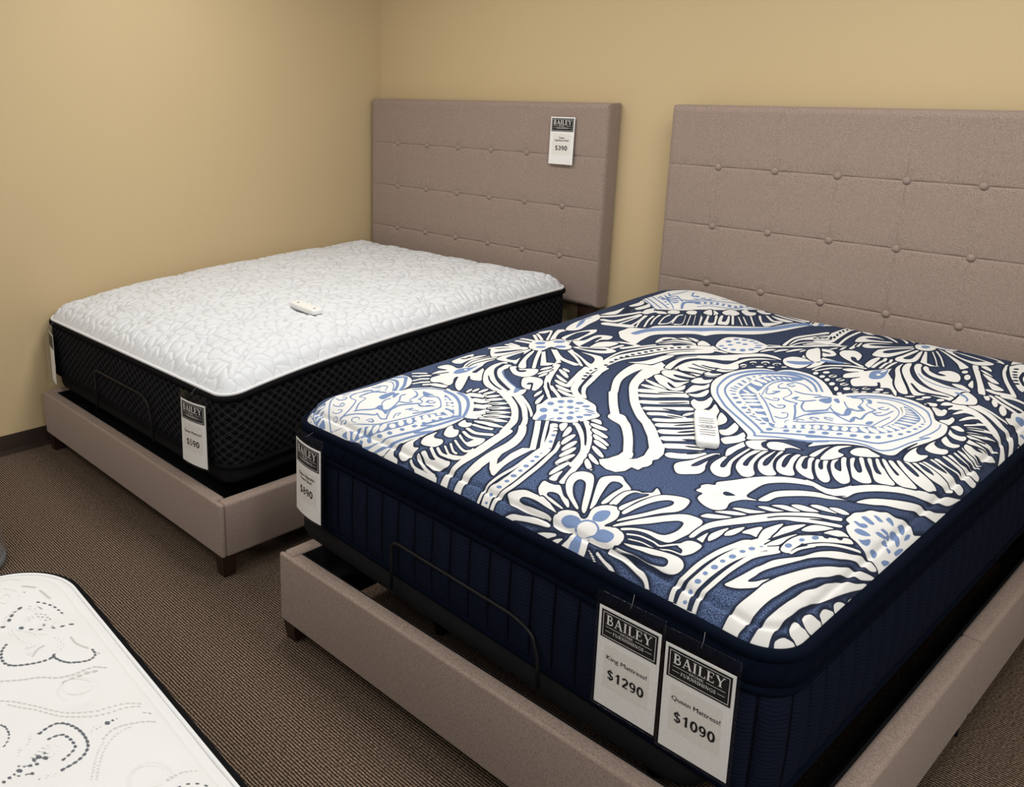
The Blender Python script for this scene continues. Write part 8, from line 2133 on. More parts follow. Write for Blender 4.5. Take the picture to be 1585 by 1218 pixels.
MC_ = Mattress((1.93, -4.46, 0.535), (3.50, -4.555, 0.535), (3.59, -3.03, 0.535), (2.02, -2.935, 0.535),
               1.575, 1.525, 0.16, (0.28, 0.28, 0.28, 0.28), lambda a, b: 0 * a, crown_c, [], 0.014, 0.03)
m3 = thing('mattress', 'white mattress with grey dotted flowers and black piping, lower left in front', 'mattress', (2.82, -3.74, 0.28))
DOTS = """Bo 7.6,16.6 235.2,1353.2 218.2,1364.4 198.9,1382.2 190.8,1399.5
Bo 5.9,15 193.7,1426.3 208.7,1440.6 231.8,1454.1 263.9,1460
Bo 6.9,18.8 240.3,1333.4 248.4,1347.2
Bo 6.8,22.3 268.7,1363.2 278.8,1377.9 301.1,1395.4 318.5,1412.4
Bo 7.3,19.5 326.7,1434.3 324.2,1449.7 327.3,1463.2
Bo 6.2,11.4 323.6,1323.9 343.7,1308.8 368.5,1300.9 391.3,1302.4 405.4,1314.8 413.3,1332.9 420.2,1357 422.8,1379.2 415.7,1390.6
Bo 5.7,9.9 419,1388.3 437.9,1393.4 455,1406.7 463.7,1426.9 466.2,1445.7 458.6,1459.5 447.1,1464 431.3,1463.3
Bo 6.1,11.3 628.9,1291 622.3,1303.3 617.9,1323.7 627.8,1337.8 654.6,1349.4 679.9,1354 704.8,1352.2 719.9,1345.1 730.1,1335.1 738.4,1318.8 742,1301 742.4,1289.5
Bo 5.7,11.4 651.7,1298.7 651.8,1312.3 657.2,1324.1 677.6,1330.7 699.1,1331.4 707.2,1326.8 717.4,1309.7 721.3,1296.8
Bo 4.6,9.2 562.4,1242.4 577.1,1248.2 599.1,1247.5 614.7,1240.6 626.9,1228.9
Bo 5,15.5 886.7,1434.7 887.1,1448.5 893.5,1462.9 908.2,1476.6 933,1488.2
Bu 143.4,1417.7 145.1,1416.5 144.9,1415.1 143,1414.1 140.4,1414.3 138.7,1415.5 138.9,1416.9 140.8,1417.9
Bu 374.6,1426.9 376.1,1425.8 376,1424.4 374.4,1423.6 372.3,1423.7 370.8,1424.8 370.9,1426.2 372.5,1427.1
Bu 455.8,1472 457,1470.9 456.8,1469.5 455.3,1468.7 453.2,1468.9 451.9,1470 452.1,1471.4 453.7,1472.2
Bu 688.8,1276.4 691.4,1274.1 690.6,1270.9 686.8,1268.7 682.3,1268.7 679.6,1271 680.4,1274.2 684.2,1276.5
Bu 698.9,1284.6 701.5,1282.3 700.7,1279.1 696.8,1276.9 692.2,1277 689.6,1279.3 690.5,1282.5 694.3,1284.7
Bu 700.5,1240.4 703,1238.2 702.2,1235.1 698.5,1232.9 694.2,1232.8 691.7,1234.9 692.4,1238.1 696.1,1240.3
Bu 676,1405 678.9,1402.3 678.1,1398.8 674.3,1396.5 669.6,1396.8 666.6,1399.5 667.3,1403.1 671.2,1405.4
Bu 690.5,1266.7 692.7,1264.9 692.1,1262.3 689,1260.5 685.4,1260.5 683.2,1262.4 683.8,1264.9 686.8,1266.7
Bu 703,1267.6 705.1,1265.7 704.5,1263.2 701.4,1261.4 697.7,1261.5 695.6,1263.3 696.2,1265.9 699.3,1267.6
Bu 699,1257.5 701.1,1255.7 700.5,1253.2 697.5,1251.4 693.9,1251.4 691.7,1253.2 692.3,1255.8 695.3,1257.5
Bu 720.2,1254 722.3,1252.2 721.6,1249.7 718.6,1248 715,1248 712.9,1249.8 713.5,1252.3 716.6,1254
Bu 704.4,1220.9 706.4,1219.2 705.7,1216.7 702.8,1215 699.3,1214.9 697.3,1216.6 697.9,1219 700.9,1220.8
Bu 707.4,1210.6 709.4,1209 708.7,1206.5 705.6,1204.8 702.1,1204.7 700.2,1206.3 700.9,1208.8 703.9,1210.5
Bu 694.2,1248.4 695.9,1247 695.5,1245.1 693.2,1243.8 690.4,1243.8 688.8,1245.2 689.2,1247.1 691.4,1248.4
Bu 687.1,1241 688.7,1239.7 688.3,1237.8 686.1,1236.4 683.4,1236.4 681.8,1237.7 682.1,1239.6 684.3,1241
Bu 715.2,1245.1 716.9,1243.7 716.4,1241.8 714.1,1240.5 711.3,1240.6 709.7,1241.9 710.1,1243.8 712.4,1245.1
Bu 710.2,1234 711.8,1232.6 711.3,1230.8 709,1229.4 706.3,1229.4 704.7,1230.8 705.1,1232.6 707.4,1234
Bu 701.3,1228.8 702.9,1227.4 702.4,1225.6 700.2,1224.2 697.4,1224.2 695.8,1225.5 696.3,1227.4 698.5,1228.7
Bu 695.6,1235.2 697.2,1233.9 696.8,1232 694.6,1230.7 691.9,1230.6 690.2,1232 690.7,1233.9 692.9,1235.2
Bu 684.8,1285.7 686.5,1284.2 686.1,1282.3 683.7,1281 680.8,1281 679.1,1282.5 679.5,1284.4 681.9,1285.8
Bu 673.4,1413.7 675.3,1412 674.8,1409.9 672.3,1408.6 669.3,1408.9 667.4,1410.6 667.8,1412.7 670.3,1414
Bu 673,1420.9 674,1419.9 673.8,1418.7 672.3,1418 670.5,1418.2 669.5,1419.2 669.7,1420.4 671.2,1421.1
Bu 682.7,1467.1 683.8,1466 683.6,1464.8 682.3,1464.1 680.6,1464.3 679.5,1465.3 679.7,1466.5 681,1467.3
Bu 685.8,1474 686.8,1472.8 686.3,1471.1 684.7,1470 682.9,1470 682,1471.2 682.4,1472.9 684,1474
Bu 690.3,1479.5 691.2,1478.3 690.8,1476.6 689.3,1475.5 687.5,1475.5 686.5,1476.7 687,1478.4 688.5,1479.6
Bs 193.9,1411.3,1.1 228.1,1394.3,1.1
Bs 196.6,1414.7,1 227.5,1402.9,1
Bs 201.3,1418.6,1 221.6,1414.9,1
Bs 206.9,1422.7,1 226.1,1421.8,1
Bs 214,1426.7,1 230.7,1427.5,1
Bs 221.9,1430.5,1.1 233.4,1432.5,1.1
Bs 245.1,1380.6,1.7 240.2,1400.8,1.7
Bs 252.1,1381.7,1.8 247.1,1402.7,1.8
Bs 258.5,1384.6,1.9 254.2,1404.6,1.7
Bs 274.1,1406,1.1 306.3,1410.2,1.1
Bs 280.2,1411.1,1.1 314.7,1414.9,1.1
Bs 287.2,1416.4,1.1 322.1,1419.4,1.1
Bs 294.1,1421.6,1.1 328.4,1423.5,1.1
Bs 296.4,1428.3,1 326.3,1427.5,1
Bs 292.8,1435.4,1 317.4,1431.3,0.9
Bu 244.4,1413.2 245.8,1411.8 245.4,1409.6 243.3,1407.9 241.3,1407.6 240.5,1408.8 241.2,1410.9 242.7,1412.8
Bu 244.1,1423.4 244.9,1422.1 244.4,1420 243.4,1418 241.7,1417.6 239.9,1419.1 240.1,1421.4 242,1423.1
Bu 252.9,1431 253.6,1429.8 252.5,1427.8 250.1,1426.2 248,1425.9 247.2,1427.1 248.4,1429.2 250.7,1430.8
Bu 253,1414.3 254.5,1412.9 255.4,1410.4 254.4,1408.4 252.6,1408 251.6,1409.3 251.5,1411.6 251.8,1413.8
Bu 258,1423 258.8,1421.7 257.7,1419.7 255.7,1418 253.8,1417.7 252.7,1419 253.5,1421.1 255.8,1422.7
Bu 266.2,1430.8 267,1429.5 265.8,1427.5 263.2,1426 260.9,1425.8 260.1,1427 261.3,1429 263.8,1430.6
Bu 263.5,1414.9 264.4,1413.6 264,1411.4 263.2,1409.4 262.1,1408.9 260.9,1410.2 260.3,1412.6 261.6,1414.5
Bu 275.2,1423.6 276.1,1422.3 274.7,1420.4 272,1418.9 269.5,1418.7 268.7,1420 270,1421.9 272.7,1423.4
Bu 277.4,1432.1 278.3,1430.8 277,1428.9 274.3,1427.4 271.8,1427.2 270.9,1428.5 272.2,1430.5 274.8,1432
Bs 323.5,1388.5,1.8 343.9,1406,1.6
Bs 353.6,1408.9,1.2 384.5,1422.2,1.2
Bs 365.8,1408.7,1.2 395,1420.5,1.2
Bs 376.4,1405,1.2 403.6,1416.6,1.2
Bs 387.4,1401.2,1.2 410.8,1410.9,1.2
Bs 398.3,1397.4,1.2 415.5,1405.3,1.2
Bs 367.9,1345.2,1.1 346.8,1361.4,1.2
Bs 376.9,1345,1.1 347,1367.2,1.2
Bs 384.7,1345.6,1.1 350.8,1371.8,1.2
Bs 391.6,1347.2,1.1 354.7,1376.5,1.2
Bs 394.8,1352,1.1 359.2,1381.8,1.2
Bs 678.5,1256.9,0.9 662.8,1288.3,0.9
Bs 681.6,1260.8,0.9 663.5,1296.4,1
Bs 684.9,1266.2,0.9 665.3,1304.3,1
Bs 683.1,1276.7,1 671.4,1309,1
Bs 688.5,1286.4,1 678,1312.8,1
Bs 700,1285.9,0.9 687.3,1312.9,0.9
Bs 710.4,1280.8,0.9 697.1,1310.2,0.9
Bs 663.2,1229.4,0.8 616.9,1281.4,0.8
Bs 664.9,1235.3,0.8 622,1284.8,0.8
Bs 664.4,1241.9,0.8 622.3,1289.8,0.8
Bs 678.4,1365,0.8 664.7,1380.8,0.8
Bs 680.6,1368.4,0.8 666.1,1385.6,0.8
Bs 681.7,1372.8,0.8 669,1389.9,0.9
Bs 682.5,1377.5,0.9 673,1392.9,0.9
Bs 710.5,1218.4,0.9 723.5,1242.8,0.9
Bs 738.9,1250.6,1 753.3,1290.5,1
Bs 735.5,1253.2,1 747.8,1294.1,1
Wo 5.6,11.1 439.2,1277.6 454.8,1308.9 465.5,1342.2 486,1372.6 491.5,1400.9 489.7,1428.6 492.7,1447.3 508.5,1465
Wo 7.6,15.3 504.6,1377.2 501.6,1404.7 500.7,1428.3 507.4,1449.4
Wo 5,11.2 496.9,1261.1 514.1,1283.8 546.1,1309 577,1334 609.5,1365.5 628.3,1394.8 630.3,1416 636.1,1447.4 654.3,1474
Wo 4.9,11 514.7,1269.7 564.1,1310.3 604,1342.5 634,1374.7 644.7,1403 649.6,1441.8 661.9,1470.6
Wo 5,10 710.1,1377.1 695.1,1404.5 702,1438.1 713.4,1470.1 721.6,1477.6
Wo 3.5,6.9 792.7,1324.7 753.8,1346.2 731,1361.9 714.4,1378.9
Wo 4,8 797.1,1332.7 762.3,1351.3 729.8,1376.2 711.3,1405 709,1435.1
Wo 3.7,9.1 861.1,1436.7 855,1460.8 867.7,1486.8
Wo 4,9.7 864.5,1428.2 854.1,1450.5 860.2,1472.5
Ws 522.1,1369.5,1.6 504.3,1381.1,4.3 511.7,1401.3,2.6 528.4,1418,1.8 549.5,1420,1.4 562.1,1409.1,2.5 558.1,1387.9,2.6 543.1,1371.2,1.9 522.1,1369.5,1.4
Ws 822.5,1385.5,1.4 811.3,1397.3,2 816.9,1419.1,1.6 835,1435.2,1.4 853,1434.4,1.3 866.3,1420.5,1.8 862.8,1401.5,1.9
Ws 136.8,1363.5,2.4 125.3,1379.5,3.2 141.8,1383.1,1.6 161.5,1368.7,2.6 151.3,1359.3,2.6
Ws 94.2,1382.2,2.7 123.8,1401.3,1.9 159.3,1398.9,1.7 196.9,1374.5,2 213.1,1349.3,2.7
Ws 258.7,1343.9,1.5 298.1,1340.6,1.5 318.3,1323.5,2.2
Ws 264.2,1350.2,1.4 318.1,1350.5,1.8 344.3,1358.2,2
Ws 265.1,1354.1,1.4 296.6,1376.5,2.4 331.3,1386,2
Ws 46.7,1389.5,3.5 52,1414.1,3.3 76.2,1428.8,2.7
Ws 163.1,1449.5,1.4 239.3,1457.9,1.3 313.9,1461.7,1.3
Ws 373.7,1440.2,4.9 402.1,1442,5.7 427,1456.8,6.4
Ws 112.1,1422.2,8.7 133.7,1441.6,8.9
Ws 153,1448.4,6.8 195,1456.1,6.5
Ws 373.3,1384.2,6.2 378.2,1370.8,5.3 395.8,1353.5,4.7
"""


def dots_attrs(S, T):
    f = {'W': np.full(S.shape, -0.03), 'B': np.full(S.shape, -0.03)}
    for col, keep in (('W', 'W'), ('B', 'B')):
        g = {'W': np.full(S.shape, -0.03), 'B': np.full(S.shape, -0.03)}
        paint('\n'.join(l for l in DOTS.strip().split('\n') if l[0] == col), S, T, g)
        f[keep] = g[keep]
    return {'dots': f['B'], 'pale': f['W']}



top_panel(m3, MC_, 420, 420, MAT['dotted'], dots_attrs)
ring_tube(m3, MC_, 'white_welt', 't', -0.002, -0.001, 0.005, MAT['whitepipe'])
ring_tube(m3, MC_, 'edge_piping', 't', 0.006, 0.009, 0.0095, MAT['blacktape'])
side_band(m3, MC_, 'border', [('t', 0.02, 0.0)] + [('m', (f, 0.026, 0.012), 0.008 * math.sin(math.pi * f) ** 0.6) for f in np.linspace(0, 1, 10)], MAT['diamond'], step=0.01)
ring_tube(m3, MC_, 'bottom_piping', 'b', 0.01, 0.003, 0.009, MAT['blacktape'])
bottom_panel(m3, MC_, MAT['blackcloth'])
adopt(m3)
bs = thing('box_spring', 'low black box foundation under the grey dotted mattress', 'bed base', (2.82, -3.74, 0))
box('cloth_box', (2.06, -4.43, 0.10), (3.46, -3.06, 0.279), MAT['blackcloth'], bs, 0.02)
for lx in (2.15, 3.37):
    for ly in (-4.35, -3.14):
        tube('leg', [(lx, ly, 0), (lx, ly, 0.11)], 0.02, MAT['blackmetal'], bs, 12)
adopt(bs)

REM_B = (1.012, 0.612, math.radians(-57.7))
REM_A = (1.178, 0.631, math.radians(-8.7))

# ------------------------------------------------------------------ price cards
def text_tris(body, size, align='CENTER', bold=0.0):
    cu = bpy.data.curves.new('lettering_outline', 'FONT')
    cu.body = body
    cu.size = size
    cu.align_x = align
    cu.offset = bold
    cu.resolution_u = 3
    ob = bpy.data.objects.new('lettering_outline', cu)
    COL.objects.link(ob)
    dg = bpy.context.evaluated_depsgraph_get()
    me = bpy.data.meshes.new_from_object(ob.evaluated_get(dg))
    V = [(v.co.x, v.co.y) for v in me.vertices]
    F = [tuple(p.vertices) for p in me.polygons]
    bpy.data.objects.remove(ob)
    bpy.data.curves.remove(cu)
    bpy.data.meshes.remove(me)
    return V, F


def fit_text(body, width, height, bold=0.0):
    """lettering squeezed to a given cap height and width, centred on x = 0, baseline y = 0"""
    V, F = text_tris(body, 1.0, 'CENTER', bold)
    xs = [v[0] for v in V]
    ys = [v[1] for v in V]
    k = width / (max(xs) - min(xs))
    cx = (max(xs) + min(xs)) / 2
    ky = height / max(ys)
    return [((x - cx) * k, y * ky) for x, y in V], F


TK, TN = 0.17, 0.065
SERIF = {   # classical capitals as (polyline, width) strokes in cap heights; last number: advance
    'B': ([([(0.17, 0), (0.17, 1)], TK), ([(0, 0.025), (0.3, 0.025)], 0.05), ([(0, 0.975), (0.3, 0.975)], 0.05),
           ([(0.2, 0.965), (0.42, 0.96), (0.56, 0.87), (0.56, 0.65), (0.42, 0.55), (0.2, 0.53)], 0.10),
           ([(0.2, 0.53), (0.47, 0.51), (0.64, 0.40), (0.64, 0.16), (0.47, 0.04), (0.2, 0.035)], 0.115)], 0.80),
    'A': ([([(0.12, 0), (0.42, 1.0)], TN), ([(0.76, 0), (0.40, 1.0)], TK), ([(0.22, 0.33), (0.62, 0.33)], TN),
           ([(0, 0.025), (0.26, 0.025)], 0.05), ([(0.58, 0.025), (0.92, 0.025)], 0.05)], 0.94),
    'I': ([([(0.17, 0), (0.17, 1)], TK), ([(0, 0.025), (0.34, 0.025)], 0.05), ([(0, 0.975), (0.34, 0.975)], 0.05)], 0.44),
    'L': ([([(0.17, 0), (0.17, 1)], TK), ([(0, 0.975), (0.34, 0.975)], 0.05), ([(0, 0.03), (0.62, 0.03)], 0.06), ([(0.62, 0), (0.65, 0.26)], 0.06)], 0.72),
    'E': ([([(0.17, 0), (0.17, 1)], TK), ([(0, 0.97), (0.6, 0.97)], 0.06), ([(0.6, 1.0), (0.61, 0.76)], 0.06), ([(0.2, 0.52), (0.48, 0.52)], 0.06), ([(0.48, 0.64), (0.48, 0.40)], 0.05),
           ([(0, 0.03), (0.63, 0.03)], 0.06), ([(0.63, 0), (0.66, 0.26)], 0.06)], 0.74),
    'Y': ([([(0.12, 1), (0.46, 0.46), (0.46, 0.4)], TK), ([(0.78, 1), (0.48, 0.46)], TN), ([(0.46, 0.48), (0.46, 0)], TK), ([(0, 0.975), (0.3, 0.975)], 0.05), ([(0.64, 0.975), (0.92, 0.975)], 0.05), ([(0.29, 0.025), (0.63, 0.025)], 0.05)], 0.92),
    'H': ([([(0.17, 0), (0.17, 1)], TK), ([(0.74, 0), (0.74, 1)], TK), ([(0.2, 0.52), (0.72, 0.52)], TN)] + [([(x, y), (x + 0.32, y)], 0.05) for x in (0.01, 0.58) for y in (0.025, 0.975)], 0.98),
    'O': ([([(0.42 + 0.36 * math.cos(a * math.pi / 8), 0.5 + 0.47 * math.sin(a * math.pi / 8)) for a in range(17)], 0.11)], 0.90),
    'M': ([([(0.12, 0), (0.14, 1)], TN), ([(0.16, 1), (0.50, 0.08)], TK), ([(0.86, 1), (0.50, 0.08)], TN), ([(0.88, 0), (0.88, 1)], TK), ([(0, 0.025), (0.25, 0.025)], 0.05), ([(0.74, 0.025), (1.02, 0.025)], 0.05), ([(0, 0.975), (0.2, 0.975)], 0.05), ([(0.84, 0.975), (1.02, 0.975)], 0.05)], 1.10),
    'F': ([([(0.17, 0), (0.17, 1)], TK), ([(0, 0.97), (0.6, 0.97)], 0.06), ([(0.6, 1.0), (0.61, 0.76)], 0.06), ([(0.2, 0.50), (0.46, 0.50)], 0.06), ([(0, 0.025), (0.34, 0.025)], 0.05)], 0.68),
    'U': ([([(0.15, 1), (0.15, 0.3), (0.24, 0.08), (0.43, 0.03), (0.6, 0.1)], TK), ([(0.6, 0.1), (0.68, 0.3), (0.68, 1)], TN), ([(0, 0.975), (0.32, 0.975)], 0.05), ([(0.55, 0.975), (0.82, 0.975)], 0.05)], 0.90),
    'R': ([([(0.17, 0), (0.17, 1)], TK), ([(0, 0.025), (0.34, 0.025)], 0.05), ([(0, 0.975), (0.3, 0.975)], 0.05), ([(0.2, 0.965), (0.44, 0.95), (0.58, 0.84), (0.57, 0.62), (0.42, 0.50), (0.2, 0.49)], 0.11), ([(0.38, 0.5), (0.72, 0.0), (0.84, 0.0)], 0.14)], 0.88),
    'N': ([([(0.13, 0), (0.13, 1)], TN), ([(0.12, 1), (0.74, 0.0)], TK), ([(0.76, 0), (0.76, 1)], TN), ([(0, 0.975), (0.2, 0.975)], 0.05), ([(0.62, 0.975), (0.9, 0.975)], 0.05), ([(0, 0.025), (0.27, 0.025)], 0.05)], 0.96),
    'S': ([([(0.50, 0.74), (0.47, 0.93), (0.28, 0.97), (0.10, 0.86), (0.11, 0.66), (0.28, 0.54), (0.44, 0.44), (0.53, 0.30), (0.46, 0.09), (0.26, 0.03), (0.09, 0.10), (0.06, 0.28)], 0.12)], 0.64),
    'G': ([([(0.74, 0.72), (0.68, 0.92), (0.46, 0.98), (0.2, 0.86), (0.09, 0.5), (0.2, 0.14), (0.46, 0.02), (0.70, 0.1)], 0.11), ([(0.70, 0.06), (0.70, 0.42)], 0.14), ([(0.54, 0.42), (0.84, 0.42)], 0.05)], 0.90),
}


def strip(pts, w):
    """flat ribbon along a polyline in the card's plane"""
    V, F = [], []
    n = len(pts)
    for i, (x, y) in enumerate(pts):
        a = pts[max(0, i - 1)]
        b = pts[min(n - 1, i + 1)]
        tx, ty = b[0] - a[0], b[1] - a[1]
        ln = math.hypot(tx, ty) or 1
        nx, ny = -ty / ln * w / 2, tx / ln * w / 2
        V += [(x + nx, y + ny), (x - nx, y - ny)]
    for i in range(n - 1):
        F.append((2 * i, 2 * i + 1, 2 * i + 3, 2 * i + 2))
    return V, F


def serif_text(word, width, height, cx, y):
    V, F = [], []
    x = 0.0
    for ch in word:
        strokes, adv = SERIF[ch]
        for pl, w in strokes:
            v, f = strip([(px + x, py) for px, py in pl], w)
            off = len(V)
            V += v
            F += [tuple(i + off for i in q) for q in f]
        x += adv + 0.05
    x -= 0.05
    k = width / x
    return [((vx - x / 2) * k + cx, vy * height + y) for vx, vy in V], F


_arc = lambda cx, cy, rx, ry, a, b, n=9: [(cx + rx * math.cos(math.radians(a + (b - a) * i / n)), cy + ry * math.sin(math.radians(a + (b - a) * i / n))) for i in range(n + 1)]
DK = 0.185
DIGITS = {   # plain sans numerals as strokes in cap heights
    '0': [(_arc(0.29, 0.5, 0.21, 0.43, 0, 360, 20), DK)],
    '1': [([(0.34, 0), (0.34, 1)], DK), ([(0.34, 0.93), (0.24, 0.80), (0.10, 0.72)], 0.12)],
    '2': [(_arc(0.29, 0.70, 0.20, 0.23, 170, -25) + [(0.30, 0.33), (0.10, 0.07)], DK), ([(0.06, 0.065), (0.52, 0.065)], 0.13)],
    '3': [(_arc(0.27, 0.725, 0.19, 0.205, 165, -90) + [(0.22, 0.52)], 0.17), (_arc(0.27, 0.29, 0.22, 0.23, 90, -165), 0.17)],
    '5': [([(0.50, 0.935), (0.16, 0.935), (0.11, 0.50)], 0.135), (_arc(0.28, 0.32, 0.22, 0.25, 130, -160), 0.145)],
    '8': [(_arc(0.29, 0.73, 0.17, 0.20, 0, 360, 16), 0.135), (_arc(0.29, 0.28, 0.205, 0.225, 0, 360, 16), 0.145)],
    '9': [(_arc(0.28, 0.67, 0.19, 0.265, 0, 360, 18), 0.17), (_arc(0.26, 0.50, 0.235, 0.44, 20, -120, 12), 0.13)],
    '$': [(_arc(0.28, 0.70, 0.19, 0.19, 20, 250, 9) + _arc(0.28, 0.28, 0.205, 0.215, 75, -160, 9), 0.155), ([(0.28, -0.10), (0.28, 1.08)], 0.08)],
}


def digit_text(word, width, height, cx, y):
    V, F = [], []
    for i, ch in enumerate(word):
        for pl, w in DIGITS[ch]:
            v, f = strip([(px + i * 0.66, py) for px, py in pl], w)
            off = len(V)
            V += v
            F += [tuple(k + off for k in q) for q in f]
    tot = len(word) * 0.66 - 0.08
    return [((vx - tot / 2) * width / tot + cx, vy * height + y) for vx, vy in V], F


def quad(x0, y0, x1, y1, nx=1, ny=1):
    V, F = [], []
    for j in range(ny + 1):
        for i in range(nx + 1):
            V.append((x0 + (x1 - x0) * i / nx, y0 + (y1 - y0) * j / ny))
    for j in range(ny):
        for i in range(nx):
            a = j * (nx + 1) + i
            F.append((a, a + 1, a + nx + 2, a + nx + 1))
    return V, F


def merge(*parts):
    V, F = [], []
    for v, f in parts:
        off = len(V)
        V += list(v)
        F += [tuple(i + off for i in q) for q in f]
    return V, F


def price_card(label, o, yaw0, w=0.147, h=0.236, curl=0.0, roll=0.0, lean=0.0, bow=0.0, lines=(), price=None, sleeve=True, loop=None, header_text=True, name='price_card'):
    """o: centre of the paper's top edge. yaw turns the face; curl bends it round an upright axis; lean pushes the foot outward"""
    t = thing(name, label, 'price sign', o, 'hanging price cards')
    cr, sr = math.cos(roll), math.sin(roll)

    def mp(x, y, e):
        x, y = x * cr - y * sr, x * sr + y * cr
        n = 12
        px = py = 0.0
        for i in range(n):                      # walk along the bent card
            a = yaw0 + curl * (x * (i + 0.5) / n)
            px += math.cos(a) * x / n
            py += math.sin(a) * x / n
        a = yaw0 + curl * x
        nx, ny = math.sin(a), -math.cos(a)
        out = e + lean * (-y) + bow * math.sin(math.pi * min(1, max(0, -y / h)))
        return (o[0] + px + nx * out, o[1] + py + ny * out, o[2] + y)

    def part(nm, vf, mat, e, parent=t, thick=0.0):
        V, F = vf
        P = [mp(x, y, e) for x, y in V]
        ob = mesh_np(nm, P, F, MAT[mat], parent, smooth=False)
        return ob
    W2 = w / 2
    # paper with real thickness: front and back sheet joined at the rim
    nx, ny = 12, 14
    V, F = quad(-W2, -h, W2, 0, nx, ny)
    P = [mp(x, y, 0.0) for x, y in V] + [mp(x, y, -0.0006) for x, y in V]
    k = len(V)
    FF = list(F) + [tuple(i + k for i in q[::-1]) for q in F]
    ring = [i for i in range(nx + 1)] + [j * (nx + 1) + nx for j in range(1, ny + 1)] + [ny * (nx + 1) + i for i in range(nx - 1, -1, -1)] + [j * (nx + 1) for j in range(ny - 1, 0, -1)]
    FF += [(ring[i], ring[i] + k, ring[(i + 1) % len(ring)] + k, ring[(i + 1) % len(ring)]) for i in range(len(ring))]
    card = mesh_np('card', P, FF, MAT['paper'], t, smooth=False)
    m = 0.014 * w / 0.147
    hb = 0.305 * h
    part('header_panel', quad(-W2 + m * 0.45, -hb, W2 - m * 0.45, -m * 0.45, 10, 4), 'ink', 0.0004, card)
    bw = 0.0011
    a, b, c, d = -W2 + m * 0.78, -hb + m * 0.30, W2 - m * 0.78, -m * 0.78
    fr = merge(quad(a, b, c, b + bw, 10, 1), quad(a, d - bw, c, d, 10, 1), quad(a, b, a + bw, d, 1, 4), quad(c - bw, b, c, d, 1, 4))
    part('header_frame', fr, 'paper', 0.0007, card)
    if header_text:
        hh = hb - m
        y1 = -m * 0.6 - hh * 0.51
        lt = merge(serif_text('BAILEY', w * 0.74, hh * 0.38, 0, y1),
                   serif_text('HOME', w * 0.205, hh * 0.095, -0.004, y1 - hh * 0.165),
                   serif_text('FURNISHINGS', w * 0.50, hh * 0.125, 0, y1 - hh * 0.345),
                   quad(-w * 0.375, y1 - hh * 0.115, -w * 0.14, y1 - hh * 0.10, 4, 1), quad(w * 0.11, y1 - hh * 0.115, w * 0.375, y1 - hh * 0.10, 4, 1),
                   quad(-w * 0.375, y1 - hh * 0.29, -w * 0.27, y1 - hh * 0.275, 2, 1), quad(w * 0.27, y1 - hh * 0.29, w * 0.375, y1 - hh * 0.275, 2, 1))
        part('header_lettering', lt, 'paper', 0.0008, card)
    if price:
        part('price_sticker', quad(-w * 0.37, -h * 0.80, w * 0.37, -h * 0.36, 8, 5), 'patch', 0.0003, card)
        yy = -h * (0.505 if len(lines) == 1 else 0.455)
        for ln, fw_ in lines:
            V, F = fit_text(ln, w * fw_, h * 0.042)
            bold = merge(*[([(x + dx, y + yy) for x, y in V], F) for dx in (-0.00025, 0.0, 0.00025)])
            part('product_lettering', bold, 'ink', 0.0007, card)
            yy -= h * 0.056
        part('price_lettering', digit_text(price, w * (0.60 if len(price) > 4 else 0.50), h * 0.098, 0, -h * 0.70), 'ink', 0.0008, card)
    if sleeve:
        x0, x1, y0, y1 = -W2 - 0.007, W2 + 0.007, -h - 0.006, 0.034
        V1, F1 = quad(x0, y0, x1, y1, 12, 14)
        P = [mp(x, y, 0.0014) for x, y in V1]
        mesh_np('clear_sleeve', P + [mp(x, y, -0.0014) for x, y in V1], list(F1) + [tuple(i + len(V1) for i in q[::-1]) for q in F1], MAT['clear'], t)
        # welded rim of the sleeve
        rim = [mp(x0 + (x1 - x0) * f, y0, 0) for f in np.linspace(0, 1, 9)] + [mp(x1, y0 + (y1 - y0) * f, 0) for f in np.linspace(0, 1, 9)][1:] + [mp(x1 + (x0 - x1) * f, y1, 0) for f in np.linspace(0, 1, 9)][1:] + [mp(x0, y1 + (y0 - y1) * f, 0) for f in np.linspace(0, 1, 9)][1:-1]
        tube('sleeve_rim', rim, 0.0007, MAT['clear'], t, 5, closed=True)
    if loop:
        p0 = np.array(mp(0, 0.024, 0.001))
        p1 = np.array(loop)
        mid = (p0 + p1) / 2 + np.array([0.003, -0.004, 0.0])
        tube('hanging_loop', [p0, mid, p1], 0.0004, MAT['thread'], t, 5)
    return adopt(t)


price_card('small white price card reading $390 pinned on the headboard in the room corner', (1.408, -0.1175, 1.529), 0.0, w=0.138, h=0.220,
           lines=[('Queen', 0.22), ('Upholstered Bed!', 0.58)], price='$390', sleeve=False, lean=0.02)
price_card('hanging price card reading $590 at the near corner of the white pebble-quilted mattress', (1.412, -2.176, 0.604), math.radians(5), curl=2.6, lean=0.02,
           lines=[('Queen Mattress!', 0.68)], price='$590', loop=(1.400, -2.141, 0.655), roll=0.01)
price_card('curled hanging price card reading $890 at the left corner of the navy patterned mattress', (2.060, -2.163, 0.648), math.radians(-8), curl=3.0, lean=0.015,
           lines=[('Queen Adjustable', 0.62), ('Power Base!', 0.44)], price='$890', loop=(2.062, -2.136, 0.680))
price_card('hanging price card reading $1290 for the king size, left of the $1090 card', (3.176, -2.180, 0.624), math.radians(-1.4), lean=0.0, roll=0.012,
           lines=[('King Mattress!', 0.66)], price='$1290', loop=(3.172, -2.164, 0.672))
price_card('hanging price card reading $1090 for the queen size, right of the $1290 card', (3.334, -2.185, 0.619), math.radians(-1.4), lean=0.0, roll=0.018,
           lines=[('Queen Mattress!', 0.70)], price='$1090', loop=(3.330, -2.169, 0.668))
